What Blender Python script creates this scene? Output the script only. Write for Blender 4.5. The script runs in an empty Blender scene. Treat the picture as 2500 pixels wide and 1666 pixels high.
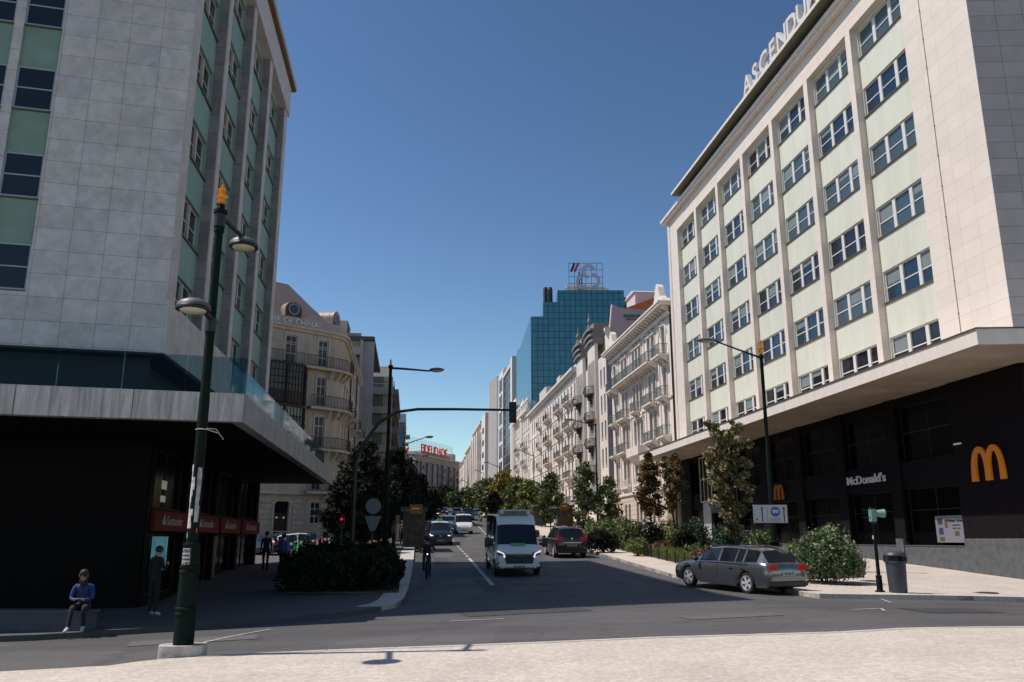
import bpy, bmesh, math, random
from mathutils import Vector, Matrix
random.seed(7)
R = math.radians
SC = bpy.context.scene
COL = SC.collection
# ------------------------------------------------------------------ camera model (photo 2500x1666)
FPX, HCAM = 2030.0, 1.8
TH = math.atan(484/FPX)
CT, ST = math.cos(TH), math.sin(TH)
def ray(px, py):
    a = (px-1250)/FPX; b = (833-py)/FPX
    return Vector((a, CT-ST*b, ST+CT*b))
def at(px, py, Y):
    r = ray(px, py); return Vector((0, 0, HCAM)) + r*(Y/r.y)
def lerp(t, pts):
    if t <= pts[0][0]: return pts[0][1]
    for (a, b), (c, d) in zip(pts, pts[1:]):
        if t <= c: return b+(d-b)*(t-a)/(c-a)
    return pts[-1][1]
PROF = [(-500,0),(27,0),(34,.28),(44,.70),(60,1.3),(80,2.25),(150,5.6),(300,13),(450,19),(900,22)]
TILT = [(-10,-.27),(7,.189),(12,.12),(20,-.12),(60,-.12)]
FADE = [(28,1),(50,0)]
DIPX = [(-15,1),(-10.5,0)]; DIPY = [(38,0),(52,1),(72,1),(90,0)]
def g(x, y): return lerp(y, PROF)+lerp(x, TILT)*lerp(y, FADE)-.65*lerp(x, DIPX)*lerp(y, DIPY)
def gp(px, py, h=0.0):
    r = ray(px, py); t = 4.0
    while t < 2000:
        x, y, z = r.x*t, r.y*t, HCAM+r.z*t
        if z <= g(x, y)+h: return Vector((x, y, z))
        t += .01*max(1, t/30)
    return Vector((r.x*t, r.y*t, 0))
def onplane(px, py, P, az):
    d = Vector((math.sin(R(az)), math.cos(R(az)), 0)); n = Vector((d.y, -d.x, 0))
    r = ray(px, py); t = (Vector((P[0], P[1], 0))-Vector((0, 0, HCAM))).dot(n)/r.dot(n)
    q = Vector((0, 0, HCAM))+r*t
    return (q-Vector((P[0], P[1], 0))).dot(d), q.z
# ------------------------------------------------------------------ materials
MATS = {}
def mat(name, col, rough=.8, var=.0, scale=2.0, bump=.0, bscale=30.0, metal=0.0, spec=.5, emit=None, es=1.0, col2=None, coords='Object', detail=6, coat=0, streak=0):
    if name in MATS: return MATS[name]
    m = bpy.data.materials.new(name); m.use_nodes = True; nt = m.node_tree; N = nt.nodes; L = nt.links
    b = N['Principled BSDF']
    b.inputs['Roughness'].default_value = rough; b.inputs['Metallic'].default_value = metal
    b.inputs['Specular IOR Level'].default_value = spec
    b.inputs['Coat Weight'].default_value = coat
    c4 = (col[0], col[1], col[2], 1)
    b.inputs['Base Color'].default_value = c4
    tc = N.new('ShaderNodeTexCoord')
    if var > 0 or col2:
        no = N.new('ShaderNodeTexNoise'); no.inputs['Scale'].default_value = scale; no.inputs['Detail'].default_value = detail
        no.inputs['Roughness'].default_value = .6
        if streak:
            mp = N.new('ShaderNodeMapping'); mp.inputs['Scale'].default_value = (1, 1, streak); L.new(tc.outputs[coords], mp.inputs[0]); L.new(mp.outputs[0], no.inputs['Vector'])
        else: L.new(tc.outputs[coords], no.inputs['Vector'])
        rp = N.new('ShaderNodeValToRGB')
        a = [max(0, c*(1-var)) for c in col]; d = [min(1, c*(1+var)) for c in (col2 or col)]
        rp.color_ramp.elements[0].color = (*a, 1); rp.color_ramp.elements[1].color = (*d, 1)
        rp.color_ramp.elements[0].position = .32; rp.color_ramp.elements[1].position = .68
        L.new(no.outputs['Fac'], rp.inputs['Fac']); L.new(rp.outputs['Color'], b.inputs['Base Color'])
    if bump > 0:
        n2 = N.new('ShaderNodeTexNoise'); n2.inputs['Scale'].default_value = bscale; n2.inputs['Detail'].default_value = 4
        L.new(tc.outputs[coords], n2.inputs['Vector'])
        bp = N.new('ShaderNodeBump'); bp.inputs['Strength'].default_value = bump; bp.inputs['Distance'].default_value = .03
        L.new(n2.outputs['Fac'], bp.inputs['Height']); L.new(bp.outputs['Normal'], b.inputs['Normal'])
    if emit:
        b.inputs['Emission Color'].default_value = (*emit, 1); b.inputs['Emission Strength'].default_value = es
    MATS[name] = m; return m
def stone(name, c1, c2, mort, bw, bh, ms=.008, rough=.6, off=0.0, veins=.25, vs=1.2, streak=0.0):
    """stone cladding with joints; tiles laid in the object's x+y / z plane"""
    if name in MATS: return MATS[name]
    m = bpy.data.materials.new(name); m.use_nodes = True; nt = m.node_tree; N = nt.nodes; L = nt.links
    b = N['Principled BSDF']; b.inputs['Roughness'].default_value = rough
    tc = N.new('ShaderNodeTexCoord'); sp = N.new('ShaderNodeSeparateXYZ'); L.new(tc.outputs['Object'], sp.inputs[0])
    ad = N.new('ShaderNodeMath'); ad.operation = 'ADD'; L.new(sp.outputs[0], ad.inputs[0]); L.new(sp.outputs[1], ad.inputs[1])
    cb = N.new('ShaderNodeCombineXYZ'); L.new(ad.outputs[0], cb.inputs[0]); L.new(sp.outputs[2], cb.inputs[1])
    br = N.new('ShaderNodeTexBrick'); L.new(cb.outputs[0], br.inputs['Vector'])
    br.offset = off; br.inputs['Scale'].default_value = 1.0; br.inputs['Brick Width'].default_value = bw
    br.inputs['Row Height'].default_value = bh; br.inputs['Mortar Size'].default_value = ms; br.inputs['Mortar Smooth'].default_value = .1
    br.inputs['Color1'].default_value = (*c1, 1); br.inputs['Color2'].default_value = (*c2, 1); br.inputs['Mortar'].default_value = (*mort, 1)
    no = N.new('ShaderNodeTexNoise'); no.inputs['Scale'].default_value = vs; no.inputs['Detail'].default_value = 10; no.inputs['Roughness'].default_value = .65
    no.inputs['Distortion'].default_value = .5
    if streak:
        mp = N.new('ShaderNodeMapping'); mp.inputs['Scale'].default_value = (3, 3, .25); L.new(tc.outputs['Object'], mp.inputs[0]); L.new(mp.outputs[0], no.inputs['Vector'])
    else: L.new(tc.outputs['Object'], no.inputs['Vector'])
    mr = N.new('ShaderNodeMapRange'); mr.inputs['From Min'].default_value = .3; mr.inputs['From Max'].default_value = .7
    mr.inputs['To Min'].default_value = 1-veins; mr.inputs['To Max'].default_value = 1+veins*.4; L.new(no.outputs['Fac'], mr.inputs['Value'])
    mx = N.new('ShaderNodeVectorMath'); mx.operation = 'SCALE'; L.new(br.outputs['Color'], mx.inputs[0]); L.new(mr.outputs[0], mx.inputs['Scale'])
    L.new(mx.outputs[0], b.inputs['Base Color'])
    n2 = N.new('ShaderNodeTexNoise'); n2.inputs['Scale'].default_value = 25; L.new(tc.outputs['Object'], n2.inputs['Vector'])
    bp = N.new('ShaderNodeBump'); bp.inputs['Strength'].default_value = .15; bp.inputs['Distance'].default_value = .02
    L.new(n2.outputs['Fac'], bp.inputs['Height']); L.new(bp.outputs['Normal'], b.inputs['Normal'])
    MATS[name] = m; return m
def calcada():
    m = bpy.data.materials.new('limestone_cobble'); m.use_nodes = True; nt = m.node_tree; N = nt.nodes; L = nt.links
    b = N['Principled BSDF']; b.inputs['Roughness'].default_value = .75
    tc = N.new('ShaderNodeTexCoord'); vo = N.new('ShaderNodeTexVoronoi'); vo.inputs['Scale'].default_value = 17; vo.feature = 'DISTANCE_TO_EDGE'
    L.new(tc.outputs['Object'], vo.inputs['Vector'])
    v2 = N.new('ShaderNodeTexVoronoi'); v2.inputs['Scale'].default_value = 17; L.new(tc.outputs['Object'], v2.inputs['Vector'])
    sp = N.new('ShaderNodeSeparateColor'); L.new(v2.outputs['Color'], sp.inputs[0])
    no = N.new('ShaderNodeTexNoise'); no.inputs['Scale'].default_value = .7; no.inputs['Detail'].default_value = 8; L.new(tc.outputs['Object'], no.inputs['Vector'])
    rp = N.new('ShaderNodeValToRGB'); rp.color_ramp.elements[0].position = .0; rp.color_ramp.elements[1].position = .06
    rp.color_ramp.elements[0].color = (.40, .35, .305, 1); rp.color_ramp.elements[1].color = (.56, .49, .425, 1)
    L.new(vo.outputs['Distance'], rp.inputs['Fac'])
    mr = N.new('ShaderNodeMapRange'); mr.inputs['To Min'].default_value = .80; mr.inputs['To Max'].default_value = 1.10; L.new(sp.outputs[0], mr.inputs['Value'])
    m2 = N.new('ShaderNodeMapRange'); m2.inputs['From Min'].default_value = .3; m2.inputs['From Max'].default_value = .7; m2.inputs['To Min'].default_value = .88; m2.inputs['To Max'].default_value = 1.05; L.new(no.outputs['Fac'], m2.inputs['Value'])
    mu = N.new('ShaderNodeMath'); mu.operation = 'MULTIPLY'; L.new(mr.outputs[0], mu.inputs[0]); L.new(m2.outputs[0], mu.inputs[1])
    mx = N.new('ShaderNodeVectorMath'); mx.operation = 'SCALE'; L.new(rp.outputs['Color'], mx.inputs[0]); L.new(mu.outputs[0], mx.inputs['Scale'])
    L.new(mx.outputs[0], b.inputs['Base Color'])
    bp = N.new('ShaderNodeBump'); bp.inputs['Strength'].default_value = .3; bp.inputs['Distance'].default_value = .012
    mn = N.new('ShaderNodeMath'); mn.operation = 'MINIMUM'; mn.inputs[1].default_value = .12; L.new(vo.outputs['Distance'], mn.inputs[0])
    L.new(mn.outputs[0], bp.inputs['Height']); L.new(bp.outputs['Normal'], b.inputs['Normal'])
    return m
def asphalt():
    m = bpy.data.materials.new('worn_asphalt'); m.use_nodes = True; nt = m.node_tree; N = nt.nodes; L = nt.links
    b = N['Principled BSDF']; b.inputs['Roughness'].default_value = .82
    tc = N.new('ShaderNodeTexCoord')
    def noise(s, sc, det=6, rough=.6):
        mp = N.new('ShaderNodeMapping'); mp.inputs['Scale'].default_value = sc; mp.inputs['Rotation'].default_value = (0, 0, R(-15)); L.new(tc.outputs['Object'], mp.inputs[0])
        no = N.new('ShaderNodeTexNoise'); no.inputs['Scale'].default_value = s; no.inputs['Detail'].default_value = det; no.inputs['Roughness'].default_value = rough
        L.new(mp.outputs[0], no.inputs['Vector']); return no
    a = noise(.5, (.12, 1.6, 1)); c = noise(60, (1, 1, 1), 3, .7); d = noise(.35, (1, 1, 1))
    def rng(n, lo, hi):
        mr = N.new('ShaderNodeMapRange'); mr.inputs['From Min'].default_value = .3; mr.inputs['From Max'].default_value = .7
        mr.inputs['To Min'].default_value = lo; mr.inputs['To Max'].default_value = hi; L.new(n.outputs['Fac'], mr.inputs['Value']); return mr
    m1 = N.new('ShaderNodeMath'); m1.operation = 'MULTIPLY'; L.new(rng(a, .78, 1.22).outputs[0], m1.inputs[0]); L.new(rng(c, .6, 1.4).outputs[0], m1.inputs[1])
    m3 = N.new('ShaderNodeMath'); m3.operation = 'MULTIPLY'; L.new(m1.outputs[0], m3.inputs[0]); L.new(rng(d, .85, 1.15).outputs[0], m3.inputs[1])
    vp = N.new('ShaderNodeTexVoronoi'); vp.inputs['Scale'].default_value = .16; L.new(tc.outputs['Object'], vp.inputs['Vector'])   # resurfaced patches
    sc_ = N.new('ShaderNodeSeparateColor'); L.new(vp.outputs['Color'], sc_.inputs[0]); mp_ = N.new('ShaderNodeMapRange'); mp_.inputs['To Min'].default_value = .86; mp_.inputs['To Max'].default_value = 1.12; L.new(sc_.outputs[0], mp_.inputs['Value'])
    vc = N.new('ShaderNodeTexVoronoi'); vc.feature = 'DISTANCE_TO_EDGE'; vc.inputs['Scale'].default_value = .42; wn = N.new('ShaderNodeTexNoise'); wn.inputs['Scale'].default_value = 2.5; wn.inputs['Detail'].default_value = 5
    L.new(tc.outputs['Object'], wn.inputs['Vector']); wa = N.new('ShaderNodeVectorMath'); wa.operation = 'MULTIPLY_ADD'; wa.inputs[1].default_value = (.9, .9, 0); L.new(wn.outputs['Color'], wa.inputs[0]); L.new(tc.outputs['Object'], wa.inputs[2]); L.new(wa.outputs[0], vc.inputs['Vector'])
    cr_ = N.new('ShaderNodeMapRange'); cr_.inputs['From Max'].default_value = .012; cr_.inputs['To Min'].default_value = .62; cr_.inputs['To Max'].default_value = 1.0; L.new(vc.outputs['Distance'], cr_.inputs['Value'])
    m4 = N.new('ShaderNodeMath'); m4.operation = 'MULTIPLY'; L.new(mp_.outputs[0], m4.inputs[0]); L.new(cr_.outputs[0], m4.inputs[1])
    m5 = N.new('ShaderNodeMath'); m5.operation = 'MULTIPLY'; L.new(m3.outputs[0], m5.inputs[0]); L.new(m4.outputs[0], m5.inputs[1])
    mx = N.new('ShaderNodeVectorMath'); mx.operation = 'SCALE'; mx.inputs[0].default_value = (.072, .068, .069); L.new(m5.outputs[0], mx.inputs['Scale'])
    L.new(mx.outputs[0], b.inputs['Base Color'])
    bp = N.new('ShaderNodeBump'); bp.inputs['Strength'].default_value = .4; bp.inputs['Distance'].default_value = .01
    L.new(c.outputs['Fac'], bp.inputs['Height']); L.new(bp.outputs['Normal'], b.inputs['Normal'])
    return m
def leafmat(name, c1, c2, c3=None, sc=3.0):
    if name in MATS: return MATS[name]
    m = bpy.data.materials.new(name); m.use_nodes = True; nt = m.node_tree; N = nt.nodes; L = nt.links
    b = N['Principled BSDF']; b.inputs['Roughness'].default_value = .85 if 'dark' in name else .5
    ge = N.new('ShaderNodeNewGeometry'); tc = N.new('ShaderNodeTexCoord')
    no = N.new('ShaderNodeTexNoise'); no.inputs['Scale'].default_value = sc; L.new(tc.outputs['Object'], no.inputs['Vector'])
    ad = N.new('ShaderNodeMath'); ad.operation = 'MULTIPLY_ADD'; L.new(ge.outputs['Random Per Island'], ad.inputs[0]); ad.inputs[1].default_value = .5; L.new(no.outputs['Fac'], ad.inputs[2])
    rp = N.new('ShaderNodeValToRGB'); rp.color_ramp.elements[0].color = (*c1, 1); rp.color_ramp.elements[0].position = .45
    rp.color_ramp.elements[1].color = (*c2, 1); rp.color_ramp.elements[1].position = .85
    if c3: e = rp.color_ramp.elements.new(1.0); e.color = (*c3, 1)
    L.new(ad.outputs[0], rp.inputs['Fac']); L.new(rp.outputs['Color'], b.inputs['Base Color'])
    tr = N.new('ShaderNodeBsdfTranslucent'); L.new(rp.outputs['Color'], tr.inputs['Color'])
    mi = N.new('ShaderNodeMixShader'); mi.inputs[0].default_value = .25
    L.new(b.outputs[0], mi.inputs[1]); L.new(tr.outputs[0], mi.inputs[2]); L.new(mi.outputs[0], N['Material Output'].inputs[0])
    MATS[name] = m; return m
# ------------------------------------------------------------------ mesh builder
class MB:
    def __init__(s): s.v = []; s.f = []; s.m = []; s.T = None
    def add(s, pts, faces, m=0):
        o = len(s.v)
        if s.T is not None: pts = [tuple(s.T @ Vector(p)) for p in pts]
        s.v += [tuple(p) for p in pts]
        for f in faces: s.f.append([i+o for i in f]); s.m.append(m)
    def quad(s, a, b, c, d, m=0): s.add([a, b, c, d], [(0, 1, 2, 3)], m)
    def box(s, x0, x1, y0, y1, z0, z1, m=0):
        p = [(x, y, z) for x in (x0, x1) for y in (y0, y1) for z in (z0, z1)]
        s.add(p, [(0,1,3,2),(4,6,7,5),(0,4,5,1),(2,3,7,6),(0,2,6,4),(1,5,7,3)], m)
    def ring(s, pts_list, m=0, cap=True):
        n = len(pts_list[0]); P = [p for r in pts_list for p in r]; F = []
        for k in range(len(pts_list)-1):
            for i in range(n):
                j = (i+1) % n; F.append((k*n+i, k*n+j, (k+1)*n+j, (k+1)*n+i))
        if cap: F.append(tuple(range(n))[::-1]); F.append(tuple(range((len(pts_list)-1)*n, len(pts_list)*n)))
        s.add(P, F, m)
    def tube(s, path, rad, n=8, m=0):
        if not isinstance(rad, (list, tuple)): rad = [rad]*len(path)
        path = [Vector(p) for p in path]; rings = []; up0 = None
        for i, p in enumerate(path):
            d = (path[min(i+1, len(path)-1)]-path[max(i-1, 0)]).normalized()
            a = Vector((0, 0, 1)) if abs(d.z) < .95 else Vector((1, 0, 0))
            if up0 is not None and abs(d.dot(up0)) < .95: a = up0
            u = d.cross(a).normalized(); w = u.cross(d).normalized(); up0 = w
            rings.append([tuple(p+(u*math.cos(t)+w*math.sin(t))*rad[i]) for t in [2*math.pi*k/n for k in range(n)]])
        s.ring(rings, m)
    def lathe(s, prof, c=(0, 0, 0), n=16, m=0, axis='z', cap=True):
        rings = []
        for r, z in prof:
            q = []
            for k in range(n):
                a = 2*math.pi*k/n; x, y = r*math.cos(a), r*math.sin(a)
                q.append((c[0]+x, c[1]+y, c[2]+z) if axis == 'z' else ((c[0]+x, c[1]+z, c[2]+y) if axis == 'y' else (c[0]+z, c[1]+x, c[2]+y)))
            rings.append(q)
        s.ring(rings, m, cap)
    def prism(s, poly, z0, z1, m=0, plane='xy'):
        def P(a, b, c): return (a, b, c) if plane == 'xy' else ((a, c, b) if plane == 'xz' else (c, a, b))
        n = len(poly); p = [P(a, b, z0) for a, b in poly]+[P(a, b, z1) for a, b in poly]
        F = [tuple(range(n))[::-1], tuple(range(n, 2*n))]+[(i, (i+1) % n, n+(i+1) % n, n+i) for i in range(n)]
        s.add(p, F, m)
    def ell(s, c, r, m=0, n=10, k=6):
        rings = []
        for j in range(k+1):
            t = -math.pi/2+math.pi*j/k; cr = max(math.cos(t), .01)
            rings.append([(c[0]+r[0]*cr*math.cos(2*math.pi*i/n), c[1]+r[1]*cr*math.sin(2*math.pi*i/n), c[2]+r[2]*math.sin(t)) for i in range(n)])
        s.ring(rings, m)
    def holes(s, x0, x1, z0, z1, hs, y, d, m=0, mr=None):
        """wall sheet at y with rectangular holes (a,b,c,e), reveals going to y+d"""
        if mr is None: mr = m
        xs = sorted(set([x0, x1]+[round(v, 4) for h in hs for v in h[:2]])); zs = sorted(set([z0, z1]+[round(v, 4) for h in hs for v in h[2:]]))
        xs = [x for x in xs if x0-1e-6 <= x <= x1+1e-6]; zs = [z for z in zs if z0-1e-6 <= z <= z1+1e-6]
        for i in range(len(xs)-1):
            cx = (xs[i]+xs[i+1])/2; run = None
            for j in range(len(zs)-1):
                cz = (zs[j]+zs[j+1])/2
                inh = any(a < cx < b and c < cz < e for a, b, c, e in hs)
                if not inh:
                    if run is None: run = zs[j]
                if (inh or j == len(zs)-2) and run is not None:
                    top = zs[j] if inh else zs[j+1]
                    s.quad((xs[i], y, run), (xs[i+1], y, run), (xs[i+1], y, top), (xs[i], y, top), m); run = None
        for a, b, c, e in hs:
            s.quad((a, y, c), (a, y, e), (a, y+d, e), (a, y+d, c), mr); s.quad((b, y, c), (b, y, e), (b, y+d, e), (b, y+d, c), mr)
            s.quad((a, y, c), (b, y, c), (b, y+d, c), (a, y+d, c), mr); s.quad((a, y, e), (b, y, e), (b, y+d, e), (a, y+d, e), mr)
    def mesh(s, name, mats, smooth=False):
        me = bpy.data.meshes.new(name); me.from_pydata(s.v, [], s.f)
        for m in (mats if isinstance(mats, (list, tuple)) else [mats]): me.materials.append(m)
        me.polygons.foreach_set('material_index', s.m)
        if smooth:
            me.polygons.foreach_set('use_smooth', [True]*len(s.f)); me.validate()
            try: me.set_sharp_from_angle(angle=R(smooth if smooth > 1 else 40))
            except Exception: pass
        me.update(); return me
    def build(s, name, mats, parent=None, smooth=False, loc=(0, 0, 0), rz=0):
        if parent is None and s.v and tuple(loc) == (0, 0, 0):       # centre a loose mesh on its base
            xs = [p[0] for p in s.v]; ys = [p[1] for p in s.v]; zs = [p[2] for p in s.v]
            loc = ((min(xs)+max(xs))/2, (min(ys)+max(ys))/2, min(zs)); s.v = [(p[0]-loc[0], p[1]-loc[1], p[2]-loc[2]) for p in s.v]
        return link(name, s.mesh(name, mats, smooth), parent, loc, rz)
def link(name, me, parent=None, loc=(0, 0, 0), rz=0):
    o = bpy.data.objects.new(name, me); COL.objects.link(o); o.location = loc; o.rotation_euler = (0, 0, rz)
    if parent: o.parent = parent
    return o
def tag(o, label=None, cat=None, group=None, kind=None):
    if label: o['label'] = label
    if cat: o['category'] = cat
    if group: o['group'] = group
    if kind: o['kind'] = kind
    return o
def thing(name, label, cat, loc, rz=0, group=None):
    return tag(link(name, None, None, loc, rz), label, cat, group)
def copy_tree(o, parent=None):
    c = o.copy(); COL.objects.link(c); c.parent = parent
    for ch in list(o.children): copy_tree(ch, c)
    return c
def rot(az): return R(90-az)
def text_mb(s, size, ext=.01, bold=0.0, w=None):
    cu = bpy.data.curves.new('t', 'FONT'); cu.body = s; cu.size = size; cu.extrude = ext; cu.align_x = 'CENTER'; cu.resolution_u = 3; cu.offset = bold
    o = bpy.data.objects.new('t', cu); COL.objects.link(o); bpy.context.view_layer.update()
    me = bpy.data.meshes.new_from_object(o.evaluated_get(bpy.context.evaluated_depsgraph_get()))
    bpy.data.objects.remove(o); vs = [v.co.copy() for v in me.vertices]
    if w and vs:
        x0 = min(v.x for v in vs); x1 = max(v.x for v in vs); k = w/(x1-x0)
        for v in vs: v.x *= k
    return vs, [list(p.vertices) for p in me.polygons]
def text(parent, s, size, loc, m, flip=False, ext=.01, bold=0.0, w=None, name='lettering', rz=None, slant=0):
    """upright text; reads along +x facing -y (flip: along -x facing +y)"""
    vs, fs = text_mb(s, size, ext, bold, w); b = MB()
    k = -1 if flip else 1
    b.add([((v.x+slant*v.y)*k, -v.z*k, v.y) for v in vs], fs)
    return b.build(name, m, parent, loc=loc, rz=rz or 0)
# ------------------------------------------------------------------ windows / balconies (shared meshes)
WC = {}
def window(parent, x, z, w, h, s=1, d=.25, frame=None, glass=None, cols=2, rows=(.7,), fr=.07, sub=True, y=0.0, name='window', sill=None, arch=False, post=None, rz=0):
    """window in an opening whose wall face is at y; s = outward sign; d = depth of the pane behind the face"""
    key = (round(w, 3), round(h, 3), s, d, frame.name, glass.name, cols, rows, fr, sub, sill.name if sill else 0, arch, post)
    if key not in WC:
        b = MB(); gm = MB(); yf0, yf1 = -s*d, -s*(d-.07)
        a, c = -w/2, w/2
        b.box(a, a+fr, yf0, yf1, 0, h); b.box(c-fr, c, yf0, yf1, 0, h); b.box(a+fr, c-fr, yf0, yf1, 0, fr); b.box(a+fr, c-fr, yf0, yf1, h-fr, h)
        for i in range(1, cols):
            xm = a+w*i/cols; pw = post or fr*.6
            b.box(xm-pw/2, xm+pw/2, yf0, (-s*.06 if post else yf1-s*.002), fr, h-fr)
        for r in rows: b.box(a+fr, c-fr, yf0, yf1-s*.004, h*r-fr*.4, h*r+fr*.4)
        if sill: b.box(a-.05, c+.05, -s*d, s*.07, -.08, -.001, 1)
        if arch:
            n = 8; cx = 0; rr = w/2
            pts = [(-rr, h)]+[(-rr*math.cos(math.pi*k/n), h-rr*.5+rr*.5*math.sin(math.pi*k/n)) for k in range(n+1)]+[(rr, h)]
            b.prism([(p[0], p[1]) for p in pts], -s*d*.8, -s*.01, 1 if sill else 0, 'xz')
        gm.quad((a, -s*(d-.03), 0), (c, -s*(d-.03), 0), (c, -s*(d-.03), h), (a, -s*(d-.03), h), 0)
        ms = [frame]+([sill] if sill else [])
        if sub: WC[key] = (b.mesh('window', ms), gm.mesh('pane', glass))
        else:
            k = len(ms); b.quad((a, -s*(d-.03), 0), (c, -s*(d-.03), 0), (c, -s*(d-.03), h), (a, -s*(d-.03), h), k)
            WC[key] = (b.mesh('window', ms+[glass]), None)
    f, p = WC[key]
    o = link(name, f, parent, (x, y, z), rz)
    if p: link('pane', p, o)
    return o
BC = {}
def balcony(parent, x, z, w, s=1, dep=.7, slab=None, iron=None, h=1.0, bars=.14, brk=True, y=0.0, solid=False, rz=0, name='balcony'):
    key = (round(w, 2), s, dep, slab.name, iron.name, h, bars, brk, solid)
    if key not in BC:
        b = MB()
        b.box(-w/2, w/2, 0, s*dep, -.16, 0); b.box(-w/2+.08, w/2-.08, 0, s*(dep-.1), -.26, -.161)
        if brk:
            nb = max(2, int(w/1.1)+1)
            for i in range(nb):
                xx = -w/2+.2+(w-.4)*i/(nb-1)
                b.prism([(0, -.262), (s*dep*.8, -.262), (s*dep*.3, -.55), (0, -.8)], xx-.08, xx+.08, 0, 'yz')
        yo = s*(dep-.04)
        b.box(-w/2+.02, w/2-.02, yo-.02, yo+.02, h-.05, h, 1); b.box(-w/2+.02, w/2-.02, yo-.015, yo+.015, .06, .1, 1)
        for e in (-1, 1): xx = e*(w/2-.04); b.box(xx-.02, xx+.02, 0, yo, h-.05, h-.001, 1); b.box(xx-.015, xx+.015, 0, yo, .06, .099, 1)
        n = max(3, int(w/bars)); t = .045 if solid else .014
        for i in range(n+1): xx = -w/2+.04+(w-.08)*i/n; b.box(xx-t, xx+t, yo-.012, yo+.012, 0, h-.05, 1)
        for e in (-1, 1):
            for j in range(1, max(2, int(dep/bars))):
                yy = s*j*bars; xx = e*(w/2-.04); b.box(xx-.012, xx+.012, yy-.012, yy+.012, 0, h-.05, 1)
        BC[key] = b.mesh('balcony', [slab, iron])
    return link(name, BC[key], parent, (x, y, z), rz)
# ------------------------------------------------------------------ palette
white_stone = stone('pale_limestone_cladding', (.72,.63,.56), (.68,.595,.525), (.40,.35,.31), 1.15, .75, .006, .55, 0, .06, .8)
fascia_stone = mat('fascia_stone', (.70,.625,.565), .5, .07, 2.5, .1, streak=.3)
grey_marble = stone('veined_marble_cladding', (.53,.505,.50), (.45,.43,.43), (.20,.195,.20), 1.0, .755, .008, .5, 0, .26, 2.2)
marble_plain = stone('streaked_marble', (.50,.475,.455), (.44,.42,.40), (.12,.12,.12), 2.6, 9, .014, .7, 0, .55, 2.6, streak=1)
fin_stone = mat('fin_stone', (.50,.465,.44), .6, .18, 1.2, .1, 20)
soffit = mat('concrete_soffit', (.33,.27,.215), .8, .22, .5, .15, 12)
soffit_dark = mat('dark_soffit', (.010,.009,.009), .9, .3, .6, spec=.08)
pale_green = mat('pale_green_panel', (.59,.59,.505), .75, .07, 1.6, .25, 60, streak=.18)
sea_green = mat('sea_green_mosaic', (.165,.265,.215), .7, .12, 1.0, .3, 60)
white_frame = mat('white_window_frame', (.62,.60,.58), .4)
blue_frame = mat('grey_blue_frame', (.28,.33,.38), .4)
dark_frame = mat('dark_metal_frame', (.012,.012,.014), .5)
def glassm(n, c, r=.06, s=.5): return mat(n, c, r, spec=s)
glass_a = glassm('blue_office_glass', (.012,.03,.055)); glass_b = glassm('glass_with_blinds', (.05,.085,.105), .2)
glass_c = glassm('dark_office_glass', (.012,.014,.02)); glass_d = glassm('shop_glass', (.003,.003,.004), .15, .16)
navy_glass = glassm('navy_tinted_glass', (.006,.022,.055), .15)
brown_trim = mat('bronze_trim', (.09,.06,.04), .5)
maroon = mat('dark_plum_tile', (.0075,.005,.007), .8, .3, 3, spec=.12)
granite = mat('grey_granite_plinth', (.085,.09,.095), .7, .25, 3, .2, 40)
black_paint = mat('black_paint', (.006,.006,.006), .55)
olive = mat('olive_soffit', (.15,.15,.10), .8)
orange_sign = mat('orange_sign', (.62,.19,.010), .5, emit=(.75,.20,.01), es=.06)
grey_letters = mat('grey_letters', (.42,.41,.42), .5, emit=(.4,.4,.42), es=.12)
red_sign = mat('red_sign_panel', (.13,.008,.008), .6, spec=.2)
dim_white = mat('dim_white', (.35,.33,.33), .6)
cobble = calcada(); tar = asphalt()
curb_mat = mat('limestone_kerb', (.46,.42,.39), .7, .15, 3, .2)
mark_mat = mat('worn_white_paint', (.38,.38,.38), .7, .3, 8)
soil = mat('dry_soil', (.10,.075,.05), .95, .3, 2, .4)
earth = mat('city_ground', (.13,.12,.11), .9, .2, .2)
# ------------------------------------------------------------------ terrain sheets
YS = sorted(set([p[0] for p in PROF if 0 < p[0] < 900]+[28, 50, 38, 52, 72, 90]+list(range(4, 60, 3))+list(range(60, 160, 10))+list(range(160, 460, 30))))
XS = sorted(set([p[0] for p in TILT]+[-15, -10.5]+list(range(-60, 61, 6))))
def sheet(name, poly, m, h=0.0, skirt=0, label=None, xs=XS):
    bm = bmesh.new(); vs = [bm.verts.new((x, y, 0)) for x, y in poly]; bm.faces.new(vs)
    bmesh.ops.triangulate(bm, faces=bm.faces[:])
    x0, x1 = min(p[0] for p in poly), max(p[0] for p in poly); y0, y1 = min(p[1] for p in poly), max(p[1] for p in poly)
    for c, no, lo, hi in [(v, (0, 1, 0), y0, y1) for v in YS]+[(v, (1, 0, 0), x0, x1) for v in xs]:
        if lo+.01 < c < hi-.01:
            co = (0, c, 0) if no[1] else (c, 0, 0)
            bmesh.ops.bisect_plane(bm, geom=bm.verts[:]+bm.edges[:]+bm.faces[:], plane_co=co, plane_no=no, dist=1e-5)
    for v in bm.verts: v.co.z = g(v.co.x, v.co.y)+h
    if skirt:
        ed = [e for e in bm.edges if e.is_boundary]
        r = bmesh.ops.extrude_edge_only(bm, edges=ed)
        for v in [q for q in r['geom'] if isinstance(q, bmesh.types.BMVert)]: v.co.z -= skirt
    bmesh.ops.recalc_face_normals(bm, faces=bm.faces[:])
    me = bpy.data.meshes.new(name); bm.to_mesh(me); bm.free(); me.materials.append(m)
    return tag(link(name, me), kind='structure')
def G2(px, py, h=0): p = gp(px, py, h); return (p.x, p.y)
gr = sheet('ground', [(-1500,-300),(1500,-300),(1500,1800),(-1500,1800)], earth, -.10)
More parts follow.
